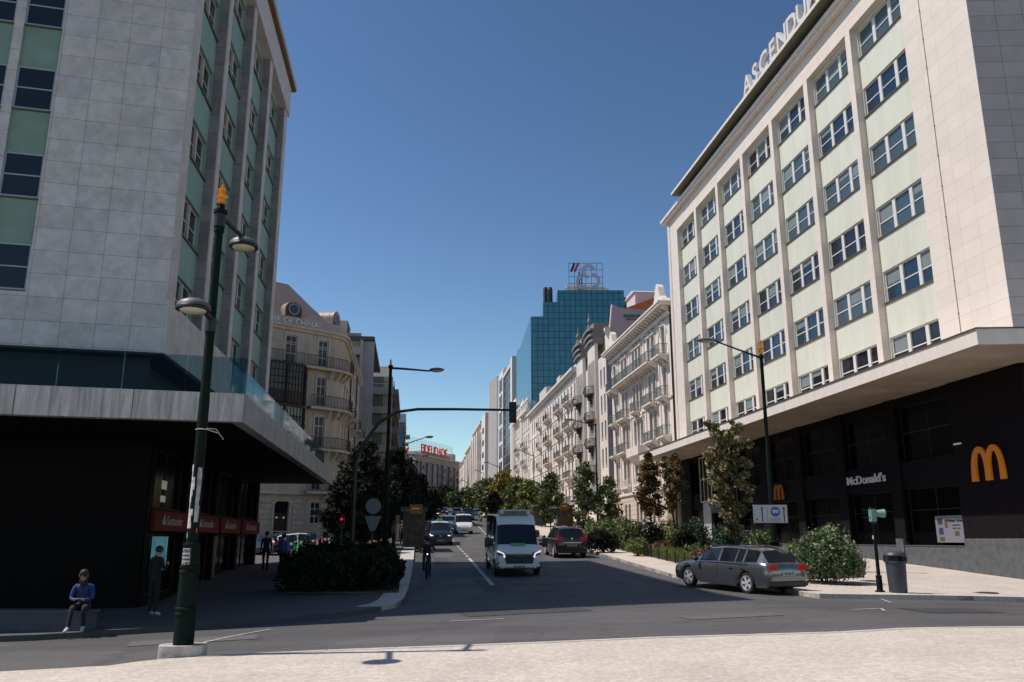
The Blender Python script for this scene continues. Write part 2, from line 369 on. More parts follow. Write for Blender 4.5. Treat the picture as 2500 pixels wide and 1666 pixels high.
sheet('road', [(-70,2),(70,2),(70,60),(20,60),(-20,440),(-75,440),(-45,130),(-28,60),(-70,60)], tar, 0)
near_edge = [G2(*p, .12) for p in [(0,1640),(130,1633),(267,1625),(340,1615),(420,1607),(487,1602),(800,1587.5),(1300,1569),(1600,1556),(2050,1543),(2500,1530)]]
sheet('foreground_pavement', [(-40,-12)]+[(-40, near_edge[0][1]-6)]+near_edge+[(40, near_edge[-1][1]+5),(40,-12)], cobble, .12, .14)
def kerb(name, pts, w, h, m=curb_mat, side=1):
    """kerb stones following a polyline of ground points, laid on the pavement edge"""
    b = MB()
    for (a, c) in zip(pts, pts[1:]):
        n = max(1, int((Vector(c)-Vector(a)).length/1.1))
        for i in range(n):
            p = Vector(a).lerp(Vector(c), i/n); q = Vector(a).lerp(Vector(c), (i+.985)/n); d = (q-p).normalized(); o = Vector((-d.y, d.x))*w*side
            P = [(v.x, v.y, g(v.x, v.y)+z) for z in (-.05, h) for v in (p, q, q+o, p+o)]
            b.add(P, [(0,1,2,3),(4,5,6,7),(0,1,5,4),(1,2,6,5),(2,3,7,6),(3,0,4,7)])
    o = b.build(name, m); return tag(o, kind='structure')
kerb('foreground_kerb', near_edge[5:], .16, .128, side=-1)
rk = [(60, 24.0)]+[G2(*p, .12) for p in [(2500,1459),(2250,1454),(2000,1451),(1960,1446),(1915,1438),(1850,1428),(1780,1419),(1715,1413),(1640,1402),(1437,1343),(1317,1306),(1201,1270),(1172,1258.5)]]
last = Vector(rk[-1]); dd = Vector((math.sin(R(-6.3)), math.cos(R(-6.3))))
rk.append(tuple(last+dd*60)); rk.append(tuple(last+dd*250))
sheet('right_pavement', rk+[(40, rk[-1][1]),(90,60),(90,24)], cobble, .12, .14)
kerb('right_kerb', rk[1:-1], .2, .13, side=-1)
lk = [(-60,17.5)]+[G2(*p, .12) for p in [(0,1553),(205,1543),(478,1525),(700,1507),(830,1496),(931,1481),(965,1474),(983,1464),(990,1452),(995,1438),(1004,1405),(1010,1364),(1013.5,1313),(1022,1266)]]
last = Vector(lk[-1]); lk.append(tuple(last+dd*60)); lk.append(tuple(last+dd*230))
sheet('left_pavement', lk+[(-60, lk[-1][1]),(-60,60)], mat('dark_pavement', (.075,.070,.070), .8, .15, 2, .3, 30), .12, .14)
kerb('left_kerb', lk[6:-1], .75, .13, side=1)
# planting soil beds
bedR = [G2(*p, .14) for p in [(1509,1340),(1672,1378),(1760,1398),(1860,1413),(2000,1413),(2108,1409)]]+[(17.3, 42),(14.2,60),(13.2, 66),(8.5,66)]
sheet('planting_bed', bedR, soil, .16, .2)
bedR2 = [G2(*p, .14) for p in [(1395,1312),(1435,1324.5),(1500,1324)]]
bedR2 = bedR2+[(8.6,68),(11.5,68),(9.5,96),(5.8,96)]
sheet('planting_bed', bedR2, soil, .16, .2)
bedL = [G2(*p, .14) for p in [(700,1447),(974,1447),(975,1364)]]+[(-9.5,68),(-11.5,66),(-11.2,45)]
sheet('planting_bed', bedL, soil, .16, .2)
# road markings
def marks(name, segs, w):
    b = MB()
    for a, c in segs:
        a, c = Vector(a), Vector(c); d = (c-a).normalized(); o = Vector((-d.y, d.x))*w/2; n = max(1, int((c-a).length/2))
        for i in range(n):
            p = a.lerp(c, i/n); q = a.lerp(c, (i+1)/n)
            b.add([(v.x, v.y, g(v.x, v.y)+.015) for v in (p-o, q-o, q+o, p+o)], [(0,1,2,3)])
    o = b.build(name, mark_mat); tag(o, kind='structure'); return o
A0, A1 = Vector(G2(1203,1430)), Vector(G2(1145,1364))
marks('lane_line', [(A0, A1)], .16)
d0 = Vector(G2(1063,1265))-A1; L0 = d0.length; d0.normalize()
marks('lane_dashes', [(A1+d0*(1.2+k*2.4), A1+d0*(2.4+k*2.4)) for k in range(int(L0/2.4))], .14)
B0, B1 = Vector(G2(1200,1320)), Vector(G2(1150,1266)); e0 = (B1-B0).normalized()
marks('lane_dashes', [(B0-e0*20+e0*k*6, B0-e0*20+e0*(k*6+4)) for k in range(16)], .13)
marks('stop_line', [(G2(1063,1354), G2(1108,1354)), (G2(1063,1359), G2(1100,1359))], .25)
marks('road_letters', [(G2(1135,1318), G2(1147,1318)), (G2(1145,1316), G2(1152,1316))], .3)
marks('crossing_trace', [(G2(2140,1459), G2(2250,1464)), (G2(2140,1459), G2(2175,1473)), (G2(2080,1490), G2(2150,1487)), (G2(2150,1487), G2(2160,1493))], .06)
marks('worn_line', [(G2(470,1577), G2(560,1556)), (G2(560,1556), G2(660,1538)), (G2(1100,1518), G2(1230,1512))], .07)
rnd_ = random.Random(4); tarp = mat('tar_patch', (.040,.038,.040), .8, .2, 6, .3, 60); tarl = mat('old_tar_patch', (.098,.093,.093), .85, .2, 6, .3, 60)
for (x, y, w_, l_, a, m_) in [(-1.2,21.6,1.1,3.2,76,tarp),(3.8,19.2,.8,2.2,78,tarl),(9.5,20.6,1.3,1.9,80,tarp),(-.6,29.5,.8,4.5,-6,tarp),(2.2,38,1.0,3.5,-6,tarl),(-3.4,42,.7,5,-6,tarp),(-7.5,17.2,.9,2.4,72,tarl),(4.6,30,.6,3,-8,tarl)]:
    d_ = Vector((math.sin(R(a)), math.cos(R(a)))); o_ = Vector((-d_.y, d_.x)); n_p = 4; b = MB()
    for k in range(n_p):
        p = Vector((x, y))+d_*l_*k/n_p; q = Vector((x, y))+d_*l_*(k+1)/n_p
        b.add([(v.x, v.y, g(v.x, v.y)+.010) for v in (p-o_*w_/2, q-o_*w_/2, q+o_*w_/2, p+o_*w_/2)], [(0,1,2,3)])
    tag(b.build('road_patch', m_), kind='structure')
# drains and manhole covers
iron = mat('cast_iron', (.05,.045,.04), .6, .2, 10, .4, 60)
for px, py, r in [(2081,1429,.34),(2123,1419,.34),(2405,1448,.38)]:
    p = gp(px, py, .12); b = MB(); b.lathe([(r,0),(r,.012),(r-.03,.02),(r-.06,.012),(0.01,.012)], n=20)
    b.lathe([(r*.4,.012),(r*.4,.022),(.01,.022)], n=12)
    tag(b.build('manhole_cover', iron, loc=(p.x, p.y, g(p.x, p.y)+.12)), {2081:'dark round manhole cover in pale pavement left of the signal post', 2123:'dark manhole cover just behind the foot of the signal post', 2405:'dark manhole cover in pale pavement right of the litter bin'}[px], 'manhole cover', 'manhole covers in the right pavement')
# ------------------------------------------------------------------ RIGHT OFFICE BUILDING
PR = Vector((19.91, 32.0, 0)); AZ = -6.8
D_ = Vector((math.sin(R(AZ)), math.cos(R(AZ)), 0)); NL = Vector((-D_.y, D_.x, 0))      # street direction, normal to its left
def locR(x, y): v = Vector((x, y, 0))-PR; return (v.dot(D_), v.dot(NL))
RB = thing('office_building', 'long pale stone office block with pale green panels above a wide canopy', 'building', PR, rot(AZ))
b = MB(); S0 = 4.55; PT = 5.17; BW = 4.67
b.box(0, S0, -.5, 0, 8.6, 31.0)
for i in range(7):
    x1 = S0+PT*i+BW; x2 = S0+PT*(i+1) if i < 6 else 42.2
    b.box(x1, x2, -.5, -.001*i, 8.6, 29.45)
b.box(S0, 42.2, -.5, -.004, 29.45, 31.0)
b.box(42.2, 43.1, -.8, -.25, 8.6, 30.6)
b.build('wall', white_stone, RB)
b = MB(); b.tube([(42.55,-.16,8.9),(42.55,-.16,30.7)], .30, 14); b.build('rain_pipe', fascia_stone, RB, smooth=40)
b = MB(); b.tube([(3.12,.012,9.1),(3.12,.012,31.0)], .022, 8); [b.box(3.08,3.16,0,.045,z,z+.04) for z in [9.9+1.5*k for k in range(14)]]
b.build('downpipe', mat('brown_pipe', (.34,.25,.20), .5), RB)
b = MB()
for i in range(7):
    x0 = S0+PT*i; hs = [(x0+.05, x0+BW-.12, z, z+1.65) for z in [10.1+3.5*k for k in range(6)]]
    b.holes(x0, x0+BW, 8.6, 29.45, hs, -.38, -.2)
b.build('spandrel_panels', pale_green, RB)
random.seed(3)
for i in range(7):
    for k in range(6):
        gl = random.choice([glass_a, glass_a, glass_b, glass_c, glass_b]) if k else glass_c
        xc = S0+PT*i+(.05+BW-.12)/2
        window(RB, xc, 10.1+3.5*k, BW-.17, 1.65, 1, .17, white_frame, gl, 3, (.47,), .07, True, -.38, sill=brown_trim, post=.26)
# blinds half drawn behind some panes
blind = mat('window_blind', (.16,.20,.21), .7)
for i in range(7):
    for k in range(6):
        for c in range(3):
            if random.random() < .42:
                w3 = (BW-.17)/3; xa = S0+PT*i+.05+w3*c+.14; hh = random.choice([.35,.5,.75,.9])
                z1 = 10.1+3.5*k+1.57; bl = MB(); bl.quad((xa,-.515,z1-hh*.9),(xa+w3-.28,-.515,z1-hh*.9),(xa+w3-.28,-.515,z1),(xa,-.515,z1)); bl.build('blind', blind, RB)
# parapet, cornice and roof slab
b = MB(); b.box(-.25, 43.4, -.6, .35, 31.0, 31.25); b.box(-.3, 43.6, -.6, .5, 31.252, 31.5); b.build('cornice', fascia_stone, RB)
b = MB(); b.box(-.4, 38.4, -6, .95, 31.95, 32.0, 1); b.box(-.4, 38.4, -6, 1.0, 32.002, 32.22, 0); b.box(0, 38, -6, -.4, 31.5, 31.949, 1); b.build('roof_slab', [fascia_stone, olive], RB)
for ch, u in zip('ASCENDUM', [20.9-1.40*k for k in range(8)]):
    text(RB, ch, 2.0, (u, .8, 32.22), white_frame, flip=True, ext=.16, bold=.03, name='rooftop_letter')
b = MB()
for k in range(8): u = 20.9-1.40*k; b.tube([(u+.3,.6,32.23),(u+.3,-.6,33.4),(u+.3,-.6,32.23)], .03, 5); 
b.tube([(21.4,.5,33.2),(10.6,.5,33.2)], .03, 5); b.build('letter_frame', white_frame, RB)
# side wall facing the plaza (az 93)
sa = rot(93)-rot(AZ)
b = MB(); b.box(.002, 26, .002, .5, 8.6, 31.5)
side_tile = stone('side_wall_tiles', (.40,.375,.37), (.33,.315,.315), (.16,.15,.145), 1.15, .75, .012, .6, 0, .12, 1)
b.build('side_wall', side_tile, RB, rz=sa)
b = MB()
def sidept(u, v=0): a = sa; return (u*math.cos(a)-v*math.sin(a), u*math.sin(a)+v*math.cos(a))
s1 = sidept(25.5, .5)
b.prism([(.3,-.6),(42.9,-.6),(42.9,-18),(s1[0]+.3,-25)]+[s1], 1.0, 31.0); b.build('core', mat('building_core', (.05,.05,.05), .9), RB)
b = MB(); b.prism([(-.2,-.7),(43,-.7),(43,-18),(s1[0],-25),(s1[0],s1[1])], 31.0, 31.9); b.build('roof', olive, RB)
# canopy
c1 = locR(16.7,29); c2 = locR(11.38,74.6); sd = (math.cos(sa), math.sin(sa))
cp = [c1, c2, (c2[0], -.45), (0, -.45), (s1[0], s1[1]), (c1[0]+28*sd[0], c1[1]+28*sd[1])]
b = MB(); b.prism(cp, 8.60, 9.17, 0); b.build('canopy', fascia_stone, RB)
b = MB()
ins = lambda p, k: (p[0]+k[0], p[1]+k[1])
b.prism([ins(c1,(.08,-.08)), ins(c2,(-.08,-.08)), (c2[0]-.08,-.45), (.1,-.45), (s1[0],s1[1]), (c1[0]+28*sd[0]+.1, c1[1]+28*sd[1])], 8.56, 8.598, 0); b.build('soffit', soffit, RB)
b = MB(); b.prism([ins(c1,(-.06,.06)), ins(c2,(.03,.06)), ins(c2,(.03,-.2)), ins(c1,(-.1,-.2))], 9.172, 9.21); b.prism([ins(c1,(-.06,.06)), ins(c1,(.1,.06)), (c1[0]+28*sd[0]+.2, c1[1]+28*sd[1]),(c1[0]+28*sd[0]-.06, c1[1]+28*sd[1])], 9.1725, 9.209)
b.build('canopy_capping', brown_trim, RB)
# ground floor
b = MB(); hs = []
for i in range(7):
    x0 = 4.62+PT*i; x1 = x0+4.3
    hs += [(x0, x1, 1.5, 4.15), (x0, x1, 5.45, 8.1)]
b.holes(0, 41, 1.0, 8.56, hs, -.12, -.5); b.box(0, 4.6, -.3, -.004, 1.83, 8.55)
for i in range(7): x0 = 4.62+PT*i+4.3; b.box(x0, x0+.87 if i < 6 else 42.8, -.4, -.006, 1.83, 8.55)
b.build('shop_wall', maroon, RB)
b = MB(); b.box(0, 4.6, -.3, .03, -.3, 1.83)
for i in range(7): x0 = 4.62+PT*i+4.3; b.box(x0+.25, x0+.87, -.4, .028, -.3, 1.83)
b.box(4.6, 42, -.35, -.03, -.3, 1.5); b.build('plinth', granite, RB)
b = MB(); b.box(.01, 26, .02, .5, 1.83, 8.55); b.build('side_shop_wall', maroon, RB, rz=sa)
b = MB(); b.box(0, 26, -.03, .5, -.3, 1.829); b.build('side_plinth', granite, RB, rz=sa)
b = MB(); b.box(4.5, 42, -.06, .0, 1.5, 1.53); b.build('sill', mat('metal_sill', (.12,.12,.13), .4), RB)
lit = mat('dim_interior_lamp', (.5,.5,.4), .5, emit=(.8,.8,.65), es=.12)
fr_dim = mat('dim_frame', (.02,.02,.022), .5)
for i in range(7):
    xc = 4.62+PT*i+2.15
    if i != 6:
        window(RB, xc, 1.5, 4.3, 2.65, 1, .3, fr_dim, glass_d, 2, (.62,), .04, True, -.12, name='shop_window')
    window(RB, xc, 5.45, 4.3, 2.65, 1, .3, fr_dim, glass_d, 2, (.52,), .04, True, -.12, name='shop_window')
window(RB, 35.9, 4.7, 2.6, 3.6, 1, .02, white_frame, glass_d, 3, (.5,), .07, True, .08, name='shop_window')
b = MB(); b.box(35.2, 36.9, .0, .06, 1.6, 4.65); b.build('entrance_panel', dim_white, RB)
b = MB(); b.box(4.0,4.5,.02,.06,5.8,5.87); b.box(4.1,4.9,-.36,-.3,5.75,5.9); b.build('interior_lamp', lit, RB)
# arches emblem, extruded
def arches(parent, x, z, W, Hh, name, mt):
    b = MB()
    for sx in (-1, 1):
        n = 14; pts = []
        for k in range(n+1):
            t = math.pi*k/n; cx = sx*W*.25
            px_ = cx-math.cos(t)*W*.235; pz = Hh*(math.sin(t)**.62)*.95
            pts.append((px_, pz))
        for a, c, i in zip(pts, pts[1:], range(n)):
            th = W*.062
            dx, dz = c[0]-a[0], c[1]-a[1]; l = math.hypot(dx, dz)+1e-6
            wdt = lambda q: th*(1+.55*(1-min(1, q[1]/Hh)))
            def off(q, k): nx, nz = -dz/l, dx/l; return (q[0]+nx*k, q[1]+nz*k)
            A, B_, C_, E_ = off(a, wdt(a)), off(c, wdt(c)), off(c, -wdt(c)), off(a, -wdt(a))
            y0 = .10+.002*i+.0007*(sx+1)
            b.add([(p[0]+x, yy, p[1]+z) for yy in (.02, y0) for p in (A, B_, C_, E_)], [(0,1,2,3),(4,5,6,7),(0,1,5,4),(1,2,6,5),(2,3,7,6),(3,0,4,7)])
    b.build(name, mt, parent)
arches(RB, 2.45, 4.15, 1.75, 1.38, 'arch_emblem', orange_sign)
arches(RB, 22.5, 4.27, 1.15, .95, 'arch_emblem', mat('dim_orange', (.40,.11,.01), .5))
text(RB, "McDonald's", .62, (12.0, .04, 4.64), grey_letters, flip=True, ext=.03, bold=.004, w=3.75, name='shop_name')
# poster
pst = MB(); pst.box(4.7, 6.62, -.10, -.07, 1.66, 2.82, 0)
for (a, c, e, f, m_) in [(6.1,6.45,2.45,2.7,1),(5.75,5.95,2.3,2.65,2),(6.1,6.4,2.0,2.3,1),(6.05,6.4,1.72,1.9,2),(5.0,5.3,1.95,2.15,2)]: pst.box(a, c, -.069, -.064, e, f, m_)
pst.build('poster', [mat('poster_paper', (.17,.17,.21), .6), mat('poster_dark', (.03,.03,.05), .6), mat('poster_amber', (.10,.06,.02), .6)], RB)
text(RB, 'Próximo Turno', .17, (5.25, -.06, 2.55), black_paint, flip=True, ext=.002, bold=.004, name='poster_lettering')
text(RB, 'Recrutamento', .10, (5.15, -.06, 2.38), black_paint, flip=True, ext=.002, name='poster_lettering')
text(RB, 'todos os dias', .10, (5.15, -.06, 2.24), black_paint, flip=True, ext=.002, name='poster_lettering')
# round column at the far end of the canopy
b = MB(); b.lathe([(.62,1.0),(.62,8.55)], (40.3, 1.4, 0), 24); b.build('column', stone('column_stone', (.40,.31,.245), (.36,.28,.22), (.2,.15,.12), 3, 1.1, .02), RB, smooth=40)
b = MB(); b.box(32.9, 35.1, -.01, .05, 3.8, 5.2); [b.box(33.2+.48*k, 33.45+.48*k, .05, .07, 4.2, 4.7, 1) for k in range(4)]
b.build('fascia_sign', [mat('grey_board', (.06,.06,.06), .6), dim_white], RB)
# ------------------------------------------------------------------ LEFT OFFICE BUILDING
PL = Vector((-11.0, 25.5, 0)); FA = rot(75.5)-rot(AZ)                 # front frame angle inside the street frame
LB = thing('office_building', 'grey veined marble office tower with sea green panels over a dark ground floor', 'building', PL, rot(AZ))
ZS = [9.26+3.03*k for k in range(6)]                                 # window sills
b = MB()                                                             # street side: corner strip, fins, base band (outward = -y)
b.box(.0, .86, -.0, .5, 9.23, 26.2)
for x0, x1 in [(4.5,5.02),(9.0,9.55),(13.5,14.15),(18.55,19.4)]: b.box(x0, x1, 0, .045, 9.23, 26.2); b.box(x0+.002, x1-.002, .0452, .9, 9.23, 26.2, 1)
b.box(.001, 19.4, -.06, .9, 7.5, 9.229); b.build('fins', [fin_stone, stone('darker_fin_side', (.27,.265,.27), (.22,.22,.225), (.1,.1,.1), 3, .755, .01, .7, 0, .3, 1.5)], LB)  # fin sides use a darker stone than the fin faces
b = MB(); b.box(-.1, 19.6, -.10, .6, 26.2, 28.0); b.build('roof_band', mat('roof_band_stone', (.52,.49,.47), .6, .12, 1.5), LB)
b = MB(); b.box(-.3, 19.9, -.32, 12, 28.0, 28.12, 0); b.box(-.35, 20.0, -.38, 12, 28.122, 28.4, 1); b.build('roof_slab', [mat('brown_slab', (.13,.085,.05), .8), fin_stone], LB)
b = MB()
for x0, x1 in [(.86,4.5),(5.02,9.0),(9.55,13.5),(14.15,18.55)]:
    hs = [(x0+.03, x1-.03, z+.03, z+1.54) for z in ZS]
    b.holes(x0, x1, 9.229, 26.19, hs, .42, .25)
    for z in ZS: window(LB, (x0+x1)/2, z+.03, x1-x0-.06, 1.51, -1, .2, fin_stone, glass_c, 3, (.5,), .06, True, .42, sill=brown_trim, post=.14)
b.build('spandrel_panels', mat('sea_green_bounce_lit_mosaic', (.22,.36,.33), .7, .1, 1.0, .3, 60, streak=.3), LB)  # street-side mosaic colour lightened to stand in for bounce from the sunlit facade opposite
# front, facing the plaza
b = MB(); b.box(-4.07, -.001, .0, .5, 7.5, 27.9); b.box(-16, -4.071, .0, .5, 7.5, 9.2)
b.box(-5.52, -5.23, .03, .4, 9.2, 27.9)
b.build('marble_wall', grey_marble, LB, rz=FA)
b = MB(); hs = []
for k in range(6):
    z = ZS[k]; hs.append((-15.9, -4.075, z+.01, z+1.5))
b.holes(-16, -4.072, 9.2, 27.9, hs, .12, .22); b.build('front_spandrel_panels', sea_green, LB, rz=FA)
for k in range(6):
    for (x0, x1) in [(-5.23,-4.09),(-9.0,-5.52),(-12.8,-9.3),(-15.9,-13.1)]:
        cx, sn = (x0+x1)/2, math.sin(FA)
        window(LB, cx*math.cos(FA), ZS[k]+.01, x1-x0, 1.49, -1, .16, blue_frame, glass_c, 1 if x1 > -5 else 2, (.5,), .05, True, cx*sn+.12*0, rz=FA)
b = MB()
for z in ZS: b.box(-16, -4.08, .06, .2, z-.05, z-.001)
b.build('sills', brown_trim, LB, rz=FA)
fr = lambda u, v=0: (u*math.cos(FA)-v*math.sin(FA), u*math.sin(FA)+v*math.cos(FA))
L16 = fr(-16)
core = MB(); core.prism([(.75,.92),(19.3,.92),(19.3,11),(fr(-16)[0]+3,11),fr(-16,.55),fr(-.4,.55)], -.4, 28.2); core.build('core', MATS['building_core'], LB)
# mezzanine recess: navy glazed wall behind the terrace
b = MB(); b.box(-16, -1.2, 1.2, 1.3, 5.35, 7.5); b.build('mezzanine_glazing', navy_glass, LB, rz=FA)
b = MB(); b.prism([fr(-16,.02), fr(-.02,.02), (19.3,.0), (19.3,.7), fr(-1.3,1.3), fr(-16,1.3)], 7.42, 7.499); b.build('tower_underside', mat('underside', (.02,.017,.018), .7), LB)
b = MB(); b.box(-15.8, -13, 1.12, 1.19, 5.4, 7.0); b.build('lit_window', mat('teal_interior', (.0,.08,.12), .4, emit=(0,.35,.45), es=.10), LB, rz=FA)
b = MB(); b.box(-12.6, -5.4, 1.1, 1.16, 6.92, 6.95); b.build('strip_light', mat('strip_light', (.3,.35,.4), .4, emit=(.5,.65,.8), es=.25), LB, rz=FA)
# canopy with marble fascia and glass balustrade
PLc = Vector((-6.77, 20.8, 0))
def locL(p): v = Vector((p[0], p[1], 0))-PL; return (v.dot(D_), v.dot(NL))
cc = locL(PLc); fv = (math.cos(FA), math.sin(FA))
far_ = (cc[0]+24.9, cc[1]); left_ = (cc[0]-18*fv[0], cc[1]-18*fv[1])
inn_l = fr(-16.5, 1.3)
# fascia slabs as boxes in two frames
b = MB(); b.box(-18, 0, 0, .3, 4.67, 5.38); b.box(-18, -.3, .3, 8, 4.95, 5.3)
b.build('canopy_fascia', marble_plain, LB, loc=(cc[0], cc[1], 0), rz=FA)
b = MB(); b.box(.002, 24.9, .0, .3, 4.665, 5.375); b.build('canopy_fascia', mat('rough_fascia', (.33,.32,.31), .75, .2, 1.3, .3, 12), LB, loc=(cc[0], cc[1], 0))
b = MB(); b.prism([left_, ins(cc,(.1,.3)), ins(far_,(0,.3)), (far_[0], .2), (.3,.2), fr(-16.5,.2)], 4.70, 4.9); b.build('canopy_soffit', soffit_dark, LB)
b = MB(); b.prism([left_, ins(cc,(.05,.25)), ins(far_,(0,.25)), (far_[0], .0), (19.4,.0),(19.4,1.2),fr(-1.2,1.2), fr(-16.5,1.25)], 4.96, 5.32); b.build('terrace_floor', fin_stone, LB)
rail_glass = bpy.data.materials.new('balustrade_glass'); rail_glass.use_nodes = True
bb = rail_glass.node_tree.nodes['Principled BSDF']; bb.inputs['Base Color'].default_value = (.35,.55,.62,1); bb.inputs['Roughness'].default_value = .03
bb.inputs['Transmission Weight'].default_value = 1.0; bb.inputs['IOR'].default_value = 1.12
b = MB()
for k in range(12): b.box(-18+1.5*k+.01, -18+1.5*k+1.49, .55, .565, 5.39, 6.42)
b.build('glass_balustrade', rail_glass, LB, loc=(cc[0], cc[1], 0), rz=FA)
b = MB()
for k in range(16): b.box(.5+1.5*k, 1.99+1.5*k, .45, .465, 5.38, 6.40)
b.build('glass_balustrade', rail_glass, LB, loc=(cc[0], cc[1], 0))
b = MB(); b.box(-18, -.2, .5, .62, 5.381, 5.47); b.build('balustrade_rail', mat('blue_grey_rail', (.25,.34,.42), .4), LB, loc=(cc[0], cc[1], 0), rz=FA)
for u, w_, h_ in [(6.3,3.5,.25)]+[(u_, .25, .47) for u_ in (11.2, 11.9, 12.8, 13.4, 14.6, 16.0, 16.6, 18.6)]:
    b = MB(); b.box(u, u+w_, .33, .46, 5.376, 5.376+h_); b.build('parapet_block', mat('pale_block_plaster', (.6,.58,.54), .8), LB, loc=(cc[0], cc[1], 0))  # blocks in one plain pale plaster
# ground floor shell
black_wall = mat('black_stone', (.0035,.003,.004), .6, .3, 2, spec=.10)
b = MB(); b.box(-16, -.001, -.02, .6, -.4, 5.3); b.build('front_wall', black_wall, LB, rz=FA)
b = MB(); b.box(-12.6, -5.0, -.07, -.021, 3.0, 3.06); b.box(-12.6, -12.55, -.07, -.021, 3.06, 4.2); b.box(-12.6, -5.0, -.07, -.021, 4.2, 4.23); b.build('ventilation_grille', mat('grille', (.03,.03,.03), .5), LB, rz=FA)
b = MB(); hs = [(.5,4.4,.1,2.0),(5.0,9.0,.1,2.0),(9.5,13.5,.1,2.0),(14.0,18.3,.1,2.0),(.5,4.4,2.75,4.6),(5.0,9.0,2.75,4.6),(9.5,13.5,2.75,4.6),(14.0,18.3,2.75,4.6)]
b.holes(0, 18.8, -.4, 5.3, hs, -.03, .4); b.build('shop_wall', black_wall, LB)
for h_ in hs: window(LB, (h_[0]+h_[1])/2, h_[2], h_[1]-h_[0], h_[3]-h_[2], -1, .3, dark_frame, glass_d, 2, (), .05, True, -.03, name='shop_window')
for i, (x0, x1) in enumerate([(.42,4.55),(5.2,9.2),(9.7,13.7),(14.2,18.7)]):
    b = MB(); b.box(x0, x1, -.16, -.04, 2.05, 2.66); sg = b.build('bank_sign', red_sign, LB)
    lw = mat('sign_lettering', (.38,.33,.33), .5)
    text(sg, 'Santander', .42, ((x0+x1)/2+.15, -.17, 2.24), lw, ext=.006, w=(x1-x0)*.46, name='bank_name')
    fl = MB(); xx = x0+(x1-x0)*.24; fl.prism([(xx-.16,2.24),(xx+.16,2.24),(xx+.19,2.36),(xx+.06,2.44),(xx+.05,2.58),(xx-.06,2.46),(xx-.19,2.36)], -.175, -.161, 0, 'xz'); fl.build('flame_emblem', lw, sg)
b = MB(); b.box(-.02, 1.5, -.012, .02, 1.0, 1.98); b.build('blue_poster', mat('blue_poster', (.02,.16,.22), .5, .5, 1.5, emit=(.04,.28,.38), es=.22, col2=(.25,.42,.45)), LB, loc=(-.75,-.5,-.1))
b = MB(); b.box(1.2, 1.75, -.05, -.035, 3.35, 3.62); b.box(1.2, 1.7, -.05, -.035, 2.95, 3.15); b.build('lit_shop_opening', lit, LB)
b = MB(); b.box(9.1, 9.35, -.1, -.03, .3, 1.9); b.build('pale_door_edge', mat('dull_yellow', (.16,.15,.07), .6), LB)
# low marble planter wall where a person sits
pw = [gp(-250,1540,.12), gp(205,1541,.12)]
dv = (pw[1]-pw[0]).normalized(); a_ = math.atan2(dv.y, dv.x); Lw = (pw[1]-pw[0]).length
t = thing('planter_wall', 'low pale stone planter wall in deep shade at the far left', 'planter', (pw[0].x, pw[0].y, g(pw[0].x, pw[0].y)+.1), a_)
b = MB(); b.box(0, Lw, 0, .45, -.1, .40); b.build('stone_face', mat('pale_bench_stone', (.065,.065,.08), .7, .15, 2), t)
b = MB(); b.box(-.02, Lw+.03, -.03, .5, .401, .46); b.build('coping', mat('pale_bench_stone', (.2,.2,.2)), t)
SEAT = pw[1]-dv*.25
# ------------------------------------------------------------------ BANK BUILDING (ornate, rounded corner)
cream = mat('cream_plaster', (.46,.395,.325), .85, .22, 1.2, .2, 15, streak=.3)
cream2 = mat('cream_stone', (.50,.43,.345), .8, .18, 1.2, .2, 15)
railiron = mat('wrought_iron', (.010,.012,.016), .5)
zinc = mat('zinc_roof', (.36,.27,.235), .6, .08, 1.0)
copper = mat('dark_dormer', (.05,.035,.025), .6)
pale_frame = mat('pale_blue_frame', (.50,.53,.56), .5)
win_glass = glassm('town_house_glass', (.02,.025,.03), .12)
PB = Vector((-16.77, 75.0, 0)); AB = 48.0
BK = thing('bank_building', 'cream ornate corner house with rounded corner, iron balconies and zinc mansard roof with round dormers', 'building', PB, rot(AB))
SB = rot(AZ)-rot(AB); RC = 2.6                                        # side facade turns towards the street
LF = 9.5                                                             # straight front to the left of the corner (x<0)
arc = []; x_s, y_s = 0, 0
nA = 10; TA = (AB-AZ)                                                # heading turns left by TA degrees
def arcpts(off, z):
    pts = []
    # centre of arc lies on the left (+y) of the heading
    for k in range(nA+1):
        t = R(TA)*k/nA; pts.append((math.sin(t)*(RC+off), RC-math.cos(t)*(RC+off), z))
    return pts
SEND = arcpts(0, 0)[-1]; SL = 24
def outline(off, z):
    f = [(-LF, -off, z)]+arcpts(off, z)
    e = f[-1]; f.append((e[0]+math.cos(SB)*SL, e[1]+math.sin(SB)*SL, z)); return f
def band(mb, z0, z1, o0, o1, m=0):
    a, c, d, e = outline(o0, z0), outline(o0, z1), outline(o1, z0), outline(o1, z1)
    for i in range(len(a)-1):
        mb.quad(a[i], a[i+1], c[i+1], c[i], m); mb.quad(c[i], c[i+1], e[i+1], e[i], m); mb.quad(a[i], a[i+1], d[i+1], d[i], m)
b = MB(); wins = []
FL = [(6.0, 8.9), (9.8, 12.6), (13.5, 16.2), (17.1, 19.6)]            # door-window bottoms/tops by floor
hs = []
for z0, z1 in FL[2:]+FL[:2]:
    hs += [(-1.25,-.25,z0,z1)]
hs += [(-4.5,-3.4,17.1,19.6), (-4.6,-3.2,2.0,4.95), (-1.2,-.2,3.1,5.0)]
b.holes(-LF, 0, 1.0, 20.5, hs, 0, .3)
ar = arcpts(0, 0)
for p, q in zip(ar, ar[1:]): b.quad((p[0],p[1],1), (q[0],q[1],1), (q[0],q[1],20.5), (p[0],p[1],20.5))
b.build('front_wall', cream, BK)
for (x0, x1, z0, z1) in hs:
    if z1-z0 > 2.8 and x0 < -4.5: continue
    window(BK, (x0+x1)/2, z0, x1-x0, z1-z0, -1, .2, pale_frame, win_glass, 2, (.35,.68), .09, True, 0, arch=False)
